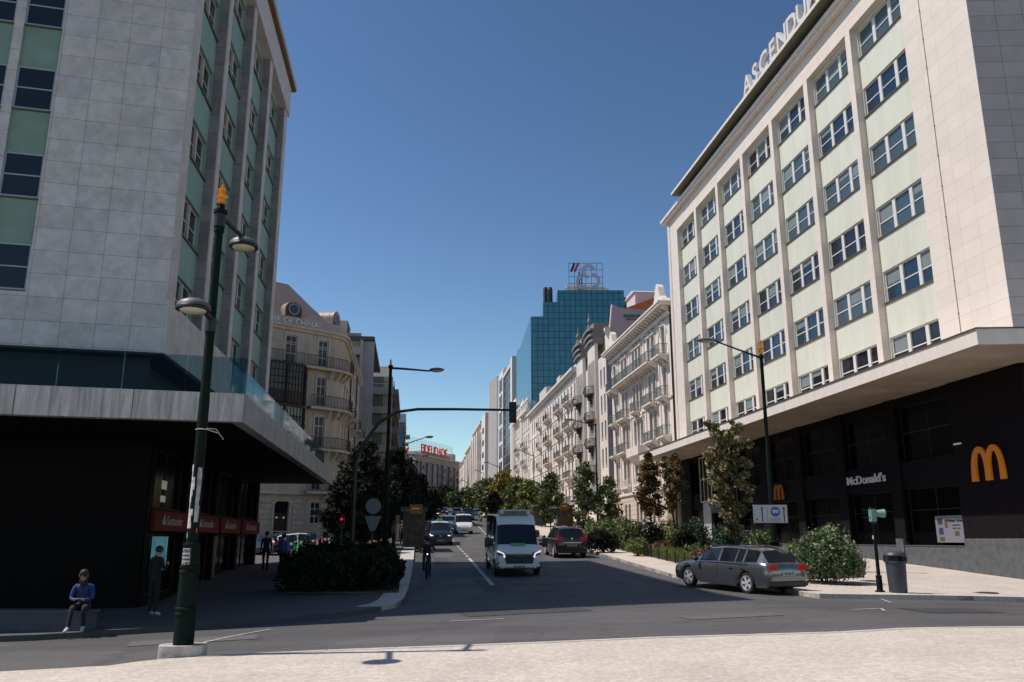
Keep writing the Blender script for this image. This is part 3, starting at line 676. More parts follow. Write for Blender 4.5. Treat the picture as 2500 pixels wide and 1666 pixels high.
for (x0, x1, z0, z1) in hs:                                          # window surrounds
    b = MB(); b.box(x0-.14, x0-.001, -.07, .02, z0, z1+.16, 0); b.box(x1+.001, x1+.14, -.07, .02, z0, z1+.16, 0); b.box(x0-.001, x1+.001, -.07, .02, z1+.001, z1+.16, 0); b.build('window_surround', mat('pale_trim', (.50,.49,.48), .7), BK)
b = MB(); b.box(-4.55,-3.25,.22,.28,1.9,3.9); b.build('door', mat('dark_green_door', (.012,.016,.014), .4), BK)
b = MB(); b.box(-4.55,-3.25,.2,.27,4.0,4.94); b.build('door_transom', glass_c, BK)
b = MB(); b.box(-4.3,-4.15,.18,.22,3.55,3.65); b.box(-3.65,-3.5,.18,.22,3.55,3.65); b.build('door_light', mat('warm_lamp', (.5,.2,.05), .5, emit=(1,.45,.15), es=.5), BK)
b = MB()
n = 12
for k in range(n):
    t0, t1 = math.pi*k/n, math.pi*(k+.9)/n
    b.prism([(-3.9-1.1*math.cos(t0), 4.6+.75*math.sin(t0)),(-3.9-1.1*math.cos(t1), 4.6+.75*math.sin(t1)),(-3.9-.78*math.cos(t1), 4.6+.42*math.sin(t1)),(-3.9-.78*math.cos(t0), 4.6+.42*math.sin(t0))], -.14, .0, 0, 'xz')
for sx in (-5.9,-2.9,): 
    for k in range(8): b.box(sx, sx+.95, -.09, 0, 1.6+.46*k, 1.6+.46*k+.38)
for sx in (-6.05,-1.95): b.box(sx, sx+.1, -.12, 0, 1.2, 5.3)
b.build('rusticated_doorway', cream2, BK)
b = MB(); band(b, 5.55, 5.85, .35, 0); band(b, 20.0, 20.25, .25, 0); band(b, 20.251, 20.5, .45, 0); band(b, 16.3, 16.45, .08, 0); band(b, 2.4,2.5,.06,0); band(b, 18.9,18.98,.05,0)
b.build('string_courses', cream2, BK)
b = MB(); band(b, 20.5, 21.3, .05, -.3); b.build('parapet', mat('pale_parapet', (.42,.37,.33), .8, .1, 1), BK)
for zz, hi in [(5.86,1.0),(9.62,1.0),(13.3,1.0),(16.9,1.0)]:
    b = MB(); x_start = -9.4 if hi and zz > 16 else -2.2
    o = [p for p in outline(.9, zz) if p[0] > x_start+.01 or p[0] > -.1]; o = o[:-1]; o = [(x_start, -.9, zz)]+o
    o2 = [(x_start, 0, zz)]+[p for p in outline(0, zz)][1:-1]
    e = o[-1]; ee = o2[-1]
    o.append((e[0]+math.cos(SB)*.9, e[1]+math.sin(SB)*.9, zz)); o2.append((ee[0]+math.cos(SB)*.9, ee[1]+math.sin(SB)*.9, zz))
    for (p, q, r_, s_) in zip(o, o[1:], o2, o2[1:]):
        for dz in (-.2, 0): b.quad((p[0],p[1],zz+dz),(q[0],q[1],zz+dz),(s_[0],s_[1],zz+dz),(r_[0],r_[1],zz+dz))
        b.quad((p[0],p[1],zz-.2),(q[0],q[1],zz-.2),(q[0],q[1],zz),(p[0],p[1],zz))
        L_ = (Vector(q)-Vector(p)).length; n = max(1, int(L_/.14))
        for k in range(n):
            c = Vector(p).lerp(Vector(q), k/n)*1.0; b.box(c.x-.012, c.x+.012, c.y-.012, c.y+.012, zz, zz+hi-.04, 1)
    b.tube([(p[0],p[1],zz+hi) for p in o], .03, 5, 1); b.tube([(p[0],p[1],zz+.1) for p in o], .015, 4, 1)
    for k, p in enumerate(o[1::3]):
        m_ = o2[1::3][k]; b.tube([(m_[0],m_[1],zz-.9),((p[0]+m_[0])/2,(p[1]+m_[1])/2,zz-.45),(p[0]*.8+m_[0]*.2,p[1]*.8+m_[1]*.2,zz-.21)], [.14,.14,.1], 6, 0)
    b.build('balcony', [cream2, railiron], BK)
# glazed bow window left of the corner
b = MB(); g_ = MB()
for (z0, z1, gm_) in [(9.85, 13.0, 0), (13.35, 16.7, 1)]:
    pts = [(-7.2,0),(-6.9,-.95),(-4.9,-1.35),(-2.9,-.95),(-2.35,0)]
    for p, q in zip(pts, pts[1:]):
        n = 6; base = .0 if gm_ == 0 else 1.0
        for k in range(n+1):
            x = p[0]+(q[0]-p[0])*k/n; y = p[1]+(q[1]-p[1])*k/n; t = .09 if k in (0, n) else .025; b.box(x-t, x+t, y-t, y+t, z0, z1)
        for j in range(5): z = z0+base+(z1-z0-base)*j/4; b.tube([(p[0],p[1],z),(q[0],q[1],z)], .035, 4)
        g_.quad((p[0],p[1]+.05,z0),(q[0],q[1]+.05,z0),(q[0],q[1]+.05,z1),(p[0],p[1]+.05,z1), 1 if gm_ else 0)
        if gm_: b.quad((p[0],p[1]+.02,z0),(q[0],q[1]+.02,z0),(q[0],q[1]+.02,z0+base),(p[0],p[1]+.02,z0+base))
    b.prism(pts, z1, z1+.18)
o = b.build('bow_window', mat('dark_bow_frame', (.025,.022,.022), .6), BK)
g_.build('pane', [mat('greenish_pane', (.24,.34,.29), .3), mat('dusky_pane', (.05,.07,.065), .3)], o)
tl = mat('window_lettering', (.02,.02,.02), .6)
text(o, 'ESCRITÓRIOS', .50, (-4.6,-1.55,11.75), tl, ext=.01, w=3.3, name='window_lettering', rz=R(3)); text(o, 'ARRENDAR', .50, (-4.1,-1.5,11.15), tl, ext=.01, w=2.5, name='window_lettering', rz=R(3))
b = MB(); b.box(-3.9,-3.3,-1.3,-1.24,9.95,10.5); b.build('yellow_notice', mat('yellow_notice', (.35,.32,.03), .6), o)
# side facade on the street
sdx, sdy = SEND[0], SEND[1]
b = MB(); hs2 = []
for k in range(8):
    for z0, z1 in [(3.0,5.2)]+FL: hs2.append((1.2+2.8*k, 2.2+2.8*k, z0, z1))
b.holes(0, SL, 1.0, 20.5, hs2, 0, .3); b.build('side_wall', cream, BK, loc=(sdx, sdy, 0), rz=SB)
for (x0, x1, z0, z1) in hs2:
    xc = (x0+x1)/2; window(BK, sdx+xc*math.cos(SB), z0, 1.0, z1-z0, -1, .2, pale_frame, win_glass, 2, (.35,.68), .08, False, sdy+xc*math.sin(SB), rz=SB)
for xc in (4.5, 12.9, 21.0):
    for zz in (5.86, 9.62, 13.3): balcony(BK, sdx+xc*math.cos(SB), zz, 2.2, -1, 1.0, cream2, railiron, 1.0, .2, True, sdy+xc*math.sin(SB), rz=SB)
b = MB(); [b.tube([(x, -.1, 2),(x, -.1, 20)], .08, 6) for x in (8.2, 17.2)]; b.build('drain_pipes', railiron, BK, loc=(sdx, sdy, 0), rz=SB)
# mansard roof and dormers
b = MB(); o0 = outline(-.3, 21.2); 
cx, cy = -1.0, 7.0
ridge = [(-LF, 2.1, 24.9), (-3.6, 2.1, 24.9)]+[(-3.6+.14*k, 2.1+.40*k, 24.9-.02*k) for k in range(1, 11)]
rl = ridge+[(o0[-1][0]-2.2, o0[-1][1]+1.5, 24.7)]
for p, q, r_, s_ in zip(o0, o0[1:], rl, rl[1:]): b.quad(p, q, s_, r_)
b.add(rl+[(-LF, 16, 24.9), ], [tuple(range(len(rl)+1))]); b.build('mansard_roof', zinc, BK)
def dormer(x, y, rz, z=21.25):
    b = MB(); n = 14; r0 = 1.15
    prof = [(-r0, 0)]+[(-r0*math.cos(math.pi*k/n), .75+r0*math.sin(math.pi*k/n)) for k in range(n+1)]+[(r0, 0)]
    inner = [(.62*math.cos(2*math.pi*k/16), .95+.62*math.sin(2*math.pi*k/16)) for k in range(16)]
    P = [(p[0], 0, p[1]) for p in prof]; Q = [(p[0], 2.6, p[1]) for p in prof]; m_ = len(P)
    b.add(P+Q, [(i, i+1, m_+i+1, m_+i) for i in range(m_-1)], 0)
    P2 = [(p[0]*.86, .06, .0 if p[1] == 0 else (p[1]-.75)*.86+.72) for p in prof]
    b.add(P+P2, [(i, i+1, m_+i+1, m_+i) for i in range(m_-1)], 0); b.add(P2, [tuple(range(m_))], 1)
    for k in range(3): b.add([(p[0]*1.02, .5+.7*k+dy, p[1]*1.01+.01) for dy in (0,.06) for p in prof], [(i, i+1, m_+i+1, m_+i) for i in range(m_-1)], 0)
    o = b.build('dormer', [mat('dormer_zinc', (.30,.24,.19), .5), copper], BK, loc=(x, y, z), rz=rz, smooth=50); o.scale = (.78, .9, .78)
    g2 = MB(); g2.add([(p[0], .03, p[1]) for p in inner], [tuple(range(16))]); g2.tube([(p[0], .02, p[1]) for p in inner+inner[:1]], .05, 5, 1)
    g2.build('pane', [mat('blue_round_pane', (.02,.07,.11), .1), pale_frame], o)
dormer(-3.95, -.1, 0); dormer(.75, .45, R(38))
text(BK, 'BANK OF CHINA', .70, (-4.3,-.12,20.62), mat('cut_letters', (.80,.78,.78), .5), ext=.04, w=5.6, name='bank_name')
b = MB(); b.lathe([(.42,-.05),(.42,.05)], (-8.6,-.12,20.95), 16, axis='y'); b.build('round_emblem', red_sign, BK)
b = MB(); b.prism([(-LF+.1,.35),(0,.35),(SEND[0]-.4,SEND[1]+.2),(SEND[0]+math.cos(SB)*SL-.4, SEND[1]+math.sin(SB)*SL),(SEND[0]+math.cos(SB)*SL-10, SEND[1]+math.sin(SB)*SL+4),(-LF+.1,14)], 1.0, 21.0); b.build('core', MATS['building_core'], BK)
# ------------------------------------------------------------------ modern blocks further up on the left
grey_conc = mat('pale_concrete', (.33,.325,.33), .8, .1, .6)
M1P = Vector((-19.2, 103.5, 0)); M1 = thing('apartment_building', 'tall pale modern block with stepped white fins directly behind the ornate corner house', 'building', M1P, rot(AZ))
b = MB(); b.box(0, 20, .0, 16, 2, 26.5); b.build('wall', mat('yellowish_wall', (.30,.27,.20), .8), M1)
b = MB(); b.box(-.5, 21, -1.6, 16, 26.5, 27.0); b.prism([(-.4,27.0),(6,27.0),(6,29.5),(1.5,29.5)], 2, 14, 0, 'xz'); b.build('roof', mat('dark_roof', (.06,.06,.065), .7), M1)
b = MB()
for k in range(4):
    b.box(5*k, 5*k+.35, -1.6+.25*k, 0, 2.5, 26.45)
b.build('fins', grey_conc, M1)
for k in range(4):
    for z in [5.6+3.2*j for j in range(7)]:
        balcony(M1, 5*k+2.7, z, 4.4, -1, 1.3-.2*k, grey_conc, railiron, 1.0, .25, False, .0)
        window(M1, 5*k+2.7, z, 3.6, 2.2, -1, .0, dark_frame, win_glass, 3, (), .08, False, -.05)
b = MB(); 
for j in range(7): b.box(-1.0, -.01, .1, 4.2, 5.3+3.2*j, 6.3+3.2*j, 0); b.box(-.03, -.005, .1, 4.2, 6.301+3.2*j, 8.3+3.2*j, 1)
b.box(-1.05,-.02,-.2,.099,2.5,26.4,0); b.build('front_loggias', [grey_conc, mat('loggia_ochre', (.30,.26,.17), .8)], M1)
M2P = Vector((-18.6, 128, 0)); M2 = thing('apartment_building', 'stepped block whose front shows stacked white balconies with yellowish loggias, beside the second street lamp', 'building', M2P, rot(AZ))
b = MB(); b.box(0, 28, .0, 12, 4, 25.4); b.build('wall', mat('brown_grey_wall', (.15,.135,.12), .85), M2)
b = MB(); b.prism([(-.3,25.4),(28,25.4),(28,29.0),(4,29.0)], .5, 12, 0, 'xz'); b.build('mansard_roof', mat('slate_roof', (.13,.125,.12), .8, .1, 1), M2)
Z2 = [6.2+2.95*j for j in range(7)]
b = MB(); 
for z in Z2: b.box(-1.2, -.01, 0, 5.6, z-.3, z+.75); b.box(-.02, .0, 0, 5.6, z+.751, z+2.64, 1)
b.build('front_balconies', [grey_conc, mat('loggia_yellow', (.34,.32,.20), .8)], M2)
for z in Z2:
    window(M2, -.04, z+.75, 2.2, 1.85, -1, .0, dark_frame, mat('green_curtain', (.10,.15,.13), .5), 3, (), .06, False, 2.6, rz=R(-90))
    for k in range(5): window(M2, 3.5+5*k, z+.8, 3.6, 1.5, -1, .0, dark_frame, glass_c, 3, (), .06, False, -.06)
b = MB(); 
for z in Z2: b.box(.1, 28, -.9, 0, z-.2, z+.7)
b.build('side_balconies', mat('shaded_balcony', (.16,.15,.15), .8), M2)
b = MB(); b.prism([(-.5,27),(1.2,27),(1.2,30.5),(-.2,30.5)], 9, 11.5, 0, 'xz'); b.build('chimney', grey_conc, M2)
M3P = Vector((-24.3, 188, 0)); M3 = thing('office_building', 'block wrapped in a dark blue banner with a round white emblem', 'building', M3P, rot(AZ))
b = MB(); b.box(0, 26, 0, 14, 6, 27.5); b.build('wall', mat('dusky_wall', (.12,.12,.13), .8), M3)
b = MB(); b.box(-.25, -.01, 2.0, 7.5, 9, 26.0, 0); b.box(-.25, -.01, .4, 1.99, 9, 26, 1); b.build('banner', [mat('blue_banner', (.006,.022,.085), .5), mat('mid_blue_banner', (.04,.12,.25), .5)], M3)
b = MB(); 
for k in range(16): a, c = 2*math.pi*k/16, 2*math.pi*(k+1)/16; b.quad(*[(-.27, 3.6+r_*math.cos(t), 20+r_*math.sin(t)) for r_, t in ((1.1,a),(1.1,c),(.92,c),(.92,a))])
b.box(-.28,-.26,3.3,3.45,19.4,20.6); b.box(-.28,-.26,3.75,3.9,19.4,20.6); b.build('round_emblem', white_frame, M3)
b = MB(); b.box(-.2, 8, -.2, 5, 27.6, 29.6); b.build('rooftop_hoarding', mat('pale_blue_hoarding', (.3,.42,.52), .6), M3)
b = MB(); b.box(0, 6, -1.2, 0, 24.5, 24.8); b.box(0,6,-.9,0,22.9,23.1); b.box(1,5,-.3,-.01,25.4,26.9); b.build('ledges', grey_conc, M3)
for j in range(6):
    for k in range(4): window(M3, 3+6*k, 8+3*j, 4, 1.8, -1, 0, dark_frame, glass_c, 2, (), .1, False, -.05)
# far insurance building closing the view
PF = Vector((-35.2, 300, 0)); FD = thing('office_building', 'far office block with blue window bays under a red rooftop sign closing the view', 'building', PF, rot(20))
b = MB(); b.box(-6, 40, .3, 18, 12, 31.5)
for x0, x1 in [(0,.9),(3.0,3.6),(6,8.0),(11.2,12),(16,16.3),(20.5,20.8),(25,27.5),(31,33),(36,40)]: b.box(x0, x1, -.3, .29, 12, 31)
b.box(-.1, 40.1, -.35, .29, 29.4, 31.49); b.box(8,25,-.34,.29,12,15.5); b.build('wall', mat('grey_stone_far', (.20,.185,.175), .8, .1, .2), FD)
b = MB(); 
for x0, x1 in [(.9,3.0),(3.6,6),(8.0,11.2),(12,16),(16.3,20.5),(20.8,25),(27.5,31),(33,36)]: b.box(x0, x1, .1, .28, 12.2, 29.35)
b.build('glazing', mat('blue_far_glass', (.02,.05,.095), .15), FD)
for j in range(5):
    for x in (1.9, 7, 26.2, 32, 38): window(FD, x, 14.6+3*j, 1.1, 1.7, -1, .0, dark_frame, glass_c, 1, (), .1, False, -.4)
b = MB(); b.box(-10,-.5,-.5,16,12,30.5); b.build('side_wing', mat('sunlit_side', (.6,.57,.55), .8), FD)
b = MB(); b.box(-.5,41,-.8,18,31.5,32.1); b.box(8,34,1,14,32.1,33.6); b.box(36,39,1,6,32.1,35); b.build('roof', grey_conc, FD)
b = MB()
for k in range(33): b.box(-4+1.25*k, -3.94+1.25*k, .9, .96, 32.1, 37.6)
for j in range(6): b.box(-4, 36.1, .88, .94, 32.6+j, 32.66+j)
b.build('sign_frame', mat('sign_grid', (.16,.17,.18), .5), FD)
red_l = mat('red_letters', (.50,.03,.02), .5, emit=(.8,.04,.02), es=.06)
text(FD, 'FIDELIDADE', 4.2, (18.5, .7, 33.2), red_l, ext=.15, w=23, bold=.03, name='rooftop_sign')
b = MB(); 
for k in range(10): a, c = R(50+29*k), R(50+29*(k+1)); b.prism([(-5.5+r_*math.cos(t), 34.7+r_*1.15*math.sin(t)) for r_, t in ((2.9,a),(2.9,c),(1.6,c),(1.6,a))], .5, .8, 0, 'xz')
b.build('round_emblem', red_l, FD)
# ------------------------------------------------------------------ RIGHT ROW (same street line as the office block)
def onrow(u): return PR+D_*u
warm_pl = mat('warm_white_plaster', (.68,.60,.535), .8, .12, 1.4, .2, 10, streak=.2)
warm_pl2 = mat('pale_plaster', (.65,.585,.53), .8, .12, 1.4, .2, 10, streak=.2)
trim = mat('carved_trim', (.68,.61,.55), .75, .08, 2, .3, 20)
rustic = stone('rusticated_base', (.58,.47,.40), (.54,.44,.37), (.20,.15,.12), 1.6, .48, .022, .75, .5, .08, 1)
green_iron = mat('green_iron', (.10,.14,.135), .5); shutter = mat('pale_shutter', (.22,.23,.25), .6); brown_iron = mat('brown_iron', (.10,.06,.05), .6)
hotel = mat('mauve_render', (.34,.31,.345), .85, .08, 1.2, .2, 20)
tile_m = mat('terracotta_tiles', (.42,.13,.06), .8, .25, 4, .4, 8)
tgl = win_glass
def rowbuilding(u0, L, z0, z1, label, wall, name='town_house', D=12):
    P = onrow(u0); t = thing(name, label, 'building', P, rot(AZ)); t['zz'] = 0
    return t
# --- A: ornate five-storey palace, u 44..67
A = rowbuilding(43.7, 23.2, 0, 0, 'ornate white town house with arched end bays, touching the pale office block', warm_pl)
LA = 23.2
xsA = [1.9, 5.4, 6.9, 10.3, 11.6, 12.9, 16.2, 17.7, 21.2]
hs = []; FA_ = [(7.6, 10.2), (11.3, 14.0), (15.0, 17.7), (18.9, 21.6)]
for x in xsA:
    for z0, z1 in FA_: hs.append((x-.48, x+.48, z0, z1))
b = MB(); b.holes(0, LA, 6.6, 23.5, hs, 0, -.35); b.box(-.02, LA+.02, -10, -.36, 2, 23.4); b.build('wall', warm_pl, A)
b = MB(); hs0 = [(x-.42, x+.42, 3.4, 5.5) for x in xsA]
b.holes(0, LA, 1.0, 6.4, hs0, .12, -.4); b.build('rusticated_base', rustic, A)
for i, (x0, x1, z0, z1) in enumerate(hs): window(A, (x0+x1)/2, z0, x1-x0, z1-z0, 1, .22, shutter, tgl, 2, (.72,), .09, False, 0)
for (x0, x1, z0, z1) in hs0: window(A, (x0+x1)/2, z0, x1-x0, z1-z0, 1, .25, shutter, tgl, 2, (.72,), .09, False, .12)
for (x0, x1, z0, z1) in hs:
    b = MB(); b.box(x0-.16, x0-.01, 0, .10, z0-.1, z1+.1); b.box(x1+.01, x1+.16, 0, .10, z0-.1, z1+.1); b.box(x0-.22, x1+.22, 0, .2, z1+.101, z1+.28); b.ell(((x0+x1)/2, .1, z1+.45), (.3,.14,.18), 0, 8, 5); b.build('window_surround', trim, A)
b = MB(); b.box(-.1, LA+.1, 0, .28, 6.4, 6.65); b.box(-.05, LA+.05, 0, .14, 14.55, 14.7)
for x in (3.6, 8.7, 14.5, 19.5): b.box(x-.09, x+.09, 0, .10, 6.66, 22.4)
b.build('string_courses', trim, A)
b = MB(); b.box(-.2, LA+.2, 0, .35, 22.3, 22.6); b.box(-.35, LA+.35, -.2, 1.05, 23.2, 23.45); b.box(-.4, LA+.4, -.2, 1.15, 23.451, 23.62)
for k in range(26): b.prism([(0,22.61),(.9,23.19),(0,23.19)], .1+.91*k, .42+.91*k, 0, 'yz')
b.build('bracketed_cornice', trim, A)
for x in (2.0, 21.2): b = MB(); b.prism([(x-1.9,23.62),(x+1.9,23.62),(x+1.5,24.1),(x+.9,24.5),(x+.5,25.5),(x,25.9),(x-.5,25.5),(x-.9,24.5),(x-1.5,24.1)], -.1, .5, 0, 'xz'); b.build('gable_ornament', trim, A)
b = MB(); b.box(-.1, LA, -.3, -.101, 23.62, 24.0); b.build('attic_parapet', trim, A)
for x in (1.9, 21.2):
    n = 12; b = MB()
    for k in range(n):
        a, c = math.pi*k/n, math.pi*(k+1)/n
        b.prism([(x-r_*math.cos(t), 20.9+r_*math.sin(t)) for r_, t in ((1.15,a),(1.15,c),(.9,c),(.9,a))], 0, .16, 0, 'xz')
    b.build('arch_moulding', trim, A)
balcony(A, 11.6, 18.75, 14.6, 1, 1.1, trim, green_iron, 1.0, .16)
for x in (1.9, 21.2): balcony(A, x, 18.7, 2.6, 1, 1.0, trim, green_iron, 1.0, .16)
for x, zz, w_ in [(6.1,14.8,3.2),(17.0,14.8,3.2),(1.9,14.8,1.8),(21.2,14.8,1.8),(11.6,14.85,1.7),(1.9,11.1,2.2),(6.1,11.1,3.0),(17,11.1,3.0),(21.2,11.1,1.8),(21.2,7.4,2.2)]: balcony(A, x, zz, w_, 1, .8, trim, green_iron, .95, .16)
b = MB(); b.box(9.2, 14.0, 0, .9, 10.2, 11.1); b.prism([(0,9.4),(.85,10.19),(0,10.19)], 9.3, 13.9, 0, 'yz')
b.build('carved_loggia', trim, A)
for k in range(3): b = MB(); n = 8; [b.prism([(10.3+1.3*k-r_*math.cos(t), 13.7+r_*1.1*math.sin(t)) for r_, t in ((.62,math.pi*j/n),(.62,math.pi*(j+1)/n),(.48,math.pi*(j+1)/n),(.48,math.pi*j/n))], 0, .14, 0, 'xz') for j in range(n)]; b.build('window_arch', trim, A)
for x, zz in [(6.1,7.3),(17.0,7.3),(11.6,7.3)]: balcony(A, x, zz, 3.0, 1, .45, trim, trim, .8, .3, True, solid=True)
b = MB(); b.box(.1, LA-.1, -14, -2.4, 23.4, 23.9); b.build('roof', tile_m, A)
# --- hotel B: u 69.5..87 with two projecting towers, blind mauve side wall
B = rowbuilding(69.4, 18.6, 0, 0, 'tall narrow hotel with two pinnacled towers and a blind mauve side wall', warm_pl2, 'hotel')
LBn = 18.8
hs = []
for x in (1.3, 3.1, 7.2, 14.3): 
    for z0 in [7.2+3.35*k for k in range(6)]: hs.append((x-.4, x+.4, z0, z0+2.2))
b = MB(); b.holes(0, LBn, 2.0, 24.4, [h_ for h_ in hs if h_[3] < 24.3], 0, -.3); b.box(.01, LBn, -4, -.31, 2, 24.3); b.box(.3, LBn, -4, -.9, 24.3, 27.6); b.build('wall', warm_pl2, B)
for (x0, x1, z0, z1) in [h_ for h_ in hs if h_[3] < 24.3]: window(B, (x0+x1)/2, z0, x1-x0, z1-z0, 1, .22, shutter, tgl, 2, (), .09, False, 0, sill=trim)
b = MB(); b.prism([(-14,2),(.04,2),(.04,24.4),(-.6,24.45),(-.65,27.6),(-.98,30.56),(-2.2,30.15),(-5,30.05),(-14,30.0)], -.12, .1, 0, 'yz'); b.build('blind_side_wall', hotel, B)
b = MB(); b.prism([(-.60,26.0),(.1,27.2),(.1,27.6),(-.62,27.6)], -.13, .5, 0, 'yz'); b.prism([(-.66,27.6),(-.99,30.6),(-.85,30.6),(-.5,27.6)], -.14, .2, 0, 'yz'); b.build('attic_edge', trim, B)
tk = mat('tower_dark_cornice', (.20,.19,.19), .8)
for x0, zt in [(4.6, 26.8), (12.4, 26.6)]:
    b = MB(); b.box(x0, x0+4.4, 0, .42, 3, zt)
    for k in range(9): b.box(x0+.25+.48*k, x0+.35+.48*k, .42, .50, 6.5, zt-2.3)
    for k in range(7):
        zb = 7.5+3.35*k
        if zb < zt-3: b.box(x0+1.6, x0+2.8, .42, .46, zb, zb+1.9, 1)
    b.build('tower', [warm_pl2, shutter], B)
    b = MB(); n = 8
    for j in range(3):
        for k in range(n):
            xa, xb = x0-.2+4.8*k/n, x0-.2+4.8*(k+1)/n; bow = lambda x: .3*math.sin((x-x0+.3)/5.0*math.pi)
            z_ = zt+.0+.75*j; dd_ = .15*j
            b.add([(xa,-.5,z_+bow(xa)),(xb,-.5,z_+bow(xb)),(xb,.75+dd_,z_+bow(xb)),(xa,.75+dd_,z_+bow(xa)),(xa,-.5,z_+bow(xa)+.3),(xb,-.5,z_+bow(xb)+.3),(xb,.75+dd_,z_+bow(xb)+.3),(xa,.75+dd_,z_+bow(xa)+.3)], [(0,1,2,3),(4,5,6,7),(3,2,6,7),(0,3,7,4),(1,2,6,5)])
    b.box(x0-.1, x0+4.5, -1.2, .5, zt-.2, zt+2.6); b.build('tower_crown', tk, B)
    for xx in (x0+4.0,): b = MB(); b.lathe([(.30,0),(.30,.5),(.12,.7),(.26,1.0),(.28,1.2),(.18,1.5),(.06,1.7),(.10,1.9),(.02,2.5)], (xx, .2, zt+2.6), 10); b.build('pinnacle', tk, B)
    for k in range(6):
        zz = 6.6+3.4*k
        if zz < zt-4:
            b = MB(); cx = x0+2.2; n = 10
            P0 = [(cx-1.5*math.cos(math.pi*j/n), (.42+1.0*math.sin(math.pi*j/n))) for j in range(n+1)]
            b.prism(P0, zz-.18, zz); b.prism([(cx+(p[0]-cx)*.6, .42+(p[1]-.42)*.6) for p in P0], zz-.7, zz-.181)
            b.prism([(cx+(p[0]-cx)*.25, .42+(p[1]-.42)*.25) for p in P0], zz-1.2, zz-.701)
            for j in range(n*3):
                q = j/(n*3)*math.pi; x_, y_ = cx-1.48*math.cos(q), .42+.97*math.sin(q); xo, yo = cx-1.7*math.cos(q), .42+1.15*math.sin(q)
                b.tube([(x_,y_,zz),(xo,yo,zz+.35),(x_,y_,zz+.95)], .02, 4)
            b.tube([(p[0],p[1],zz+.95) for p in P0], .035, 5)
            b.build('bowed_balcony', mat('dark_stone_iron', (.05,.045,.045), .7), B)
text(B, 'astoria', .72, (-.2,-3.6,28.98), mat('teal_letters', (.01,.15,.12), .5), ext=.03, bold=.02, w=2.55, name='hotel_name', rz=R(-90))
text(B, 'CREATIVE HOTEL', .30, (-.2,-3.8,28.6), mat('dark_letters', (.05,.04,.06), .5), ext=.02, w=2.4, name='hotel_name', rz=R(-90))
text(B, '* * *', .35, (-.2,-4.4,28.15), MATS['dark_letters'], ext=.02, w=.7, name='hotel_name', rz=R(-90))
b = MB(); b.prism([(-2.3,30.12),(-6.4,31.7),(-9,31.7),(-14,30.0)], .15, 14, 0, 'yz'); b.build('tiled_roof', tile_m, B)
b = MB(); b.box(1.2, 5.5, -8.0, -4.3, 29, 32.75); b.prism([(1.0,32.75),(5.7,32.75),(4.6,33.15),(2.0,33.15)], -8.2, -4.1, 0, 'xz'); b.build('roof_house', mat('pinkish_render', (.55,.48,.50), .8), B)
# --- C: long white apartment house, u 88.4..137
C = rowbuilding(88.2, 49.5, 0, 0, 'long white apartment house with iron balconies under one straight cornice', warm_pl)
LC = 49.3; xsC = [1.6+2.75*k for k in range(17)]
hs = []; ZC = [7.0+3.75*k for k in range(5)]
for i, x in enumerate(xsC):
    for z in ZC: hs.append((x-.46, x+.46, z, z+2.35))
b = MB(); b.holes(0, LC, 3.0, 26.0, hs+[(x-.5, x+.5, 3.2, 5.6) for x in xsC[::2]], 0, -.3); b.box(.02, LC-.02, -11, -.31, 3, 25.9); b.build('wall', warm_pl, C)
for (x0, x1, z0, z1) in hs: window(C, (x0+x1)/2, z0, x1-x0, z1-z0, 1, .2, shutter, tgl, 2, (), .1, False, 0, sill=trim)
b = MB(); b.box(-.2, LC+.1, -.1, .5, 25.7, 26.0); b.box(-.2, LC+.1, -.1, .8, 26.001, 26.35)
for z in ZC: b.box(-.05, LC, 0, .1, z+2.75, z+2.9)
for k in range(6): x = 9.8*k+.3; b.box(x-.2, x+.2, 0, .09, 5, 25.69)
b.build('string_courses', trim, C)
b = MB(); b.box(0, LC, -6, -.3, 26.3, 27.3); b.box(28,31,-3,0,26.3,28.5); b.box(36,44,-4,-1.2,26.3,30.0); b.box(14,17,-2,0,26.3,27.9); b.build('attic', mat('attic_render', (.50,.46,.45), .8), C)
for i, x in enumerate(xsC):
    for j, z in enumerate(ZC):
        if i in (1,2,4,5) or (i in (8,9) ) or i in (12,):
            balcony(C, x+.0, z-.05, 2.2, 1, .85, trim, [green_iron, green_iron, green_iron, green_iron, brown_iron][(i//4) % 5] if i not in (8, 9) else brown_iron, .95, .2)
b = MB(); n = 6
for k in range(n): a, c = math.pi/2*k/n, math.pi/2*(k+1)/n; b.prism([(.02+1.2*math.sin(a), 8.9+1.1*math.cos(a)-.4),(.02+1.2*math.sin(c), 8.9+1.1*math.cos(c)-.4),(.0,8.6)], 22.0, 24.6, 0, 'yz')
b.build('awning', mat('brown_awning', (.10,.05,.03), .8), C)
# --- E: ornate turreted house, u 137.7..168
E_ = rowbuilding(137.8, 30, 0, 0, 'richly decorated house with a corner turret next to the black striped tower', warm_pl)
hs = []
for x in [1.5+2.9*k for k in range(10)]:
    for z in [9.5+3.7*k for k in range(5)]: hs.append((x-.5, x+.5, z, z+2.4))
b = MB(); b.holes(0, 29.8, 5, 27.5, hs, 0, -.3); b.box(.02, 29.7, -9, -.31, 5, 27.4); b.build('wall', warm_pl, E_)
for (x0, x1, z0, z1) in hs: window(E_, (x0+x1)/2, z0, x1-x0, z1-z0, 1, .2, shutter, tgl, 2, (), .1, False, 0, sill=trim)
b = MB(); b.box(-.1, 29.9, 0, .8, 27.5, 28.0); [b.box(-.05, 29.8, 0, .12, z, z+.2) for z in (9,12.7,16.4,20.1,23.8)]
for k in range(12): b.lathe([(.3,0),(.3,1.2),(.1,1.3),(.35,1.7),(.05,2.4)], (1+2.5*k, .3, 28.0), 8)
b.build('cornice', trim, E_)
b = MB()
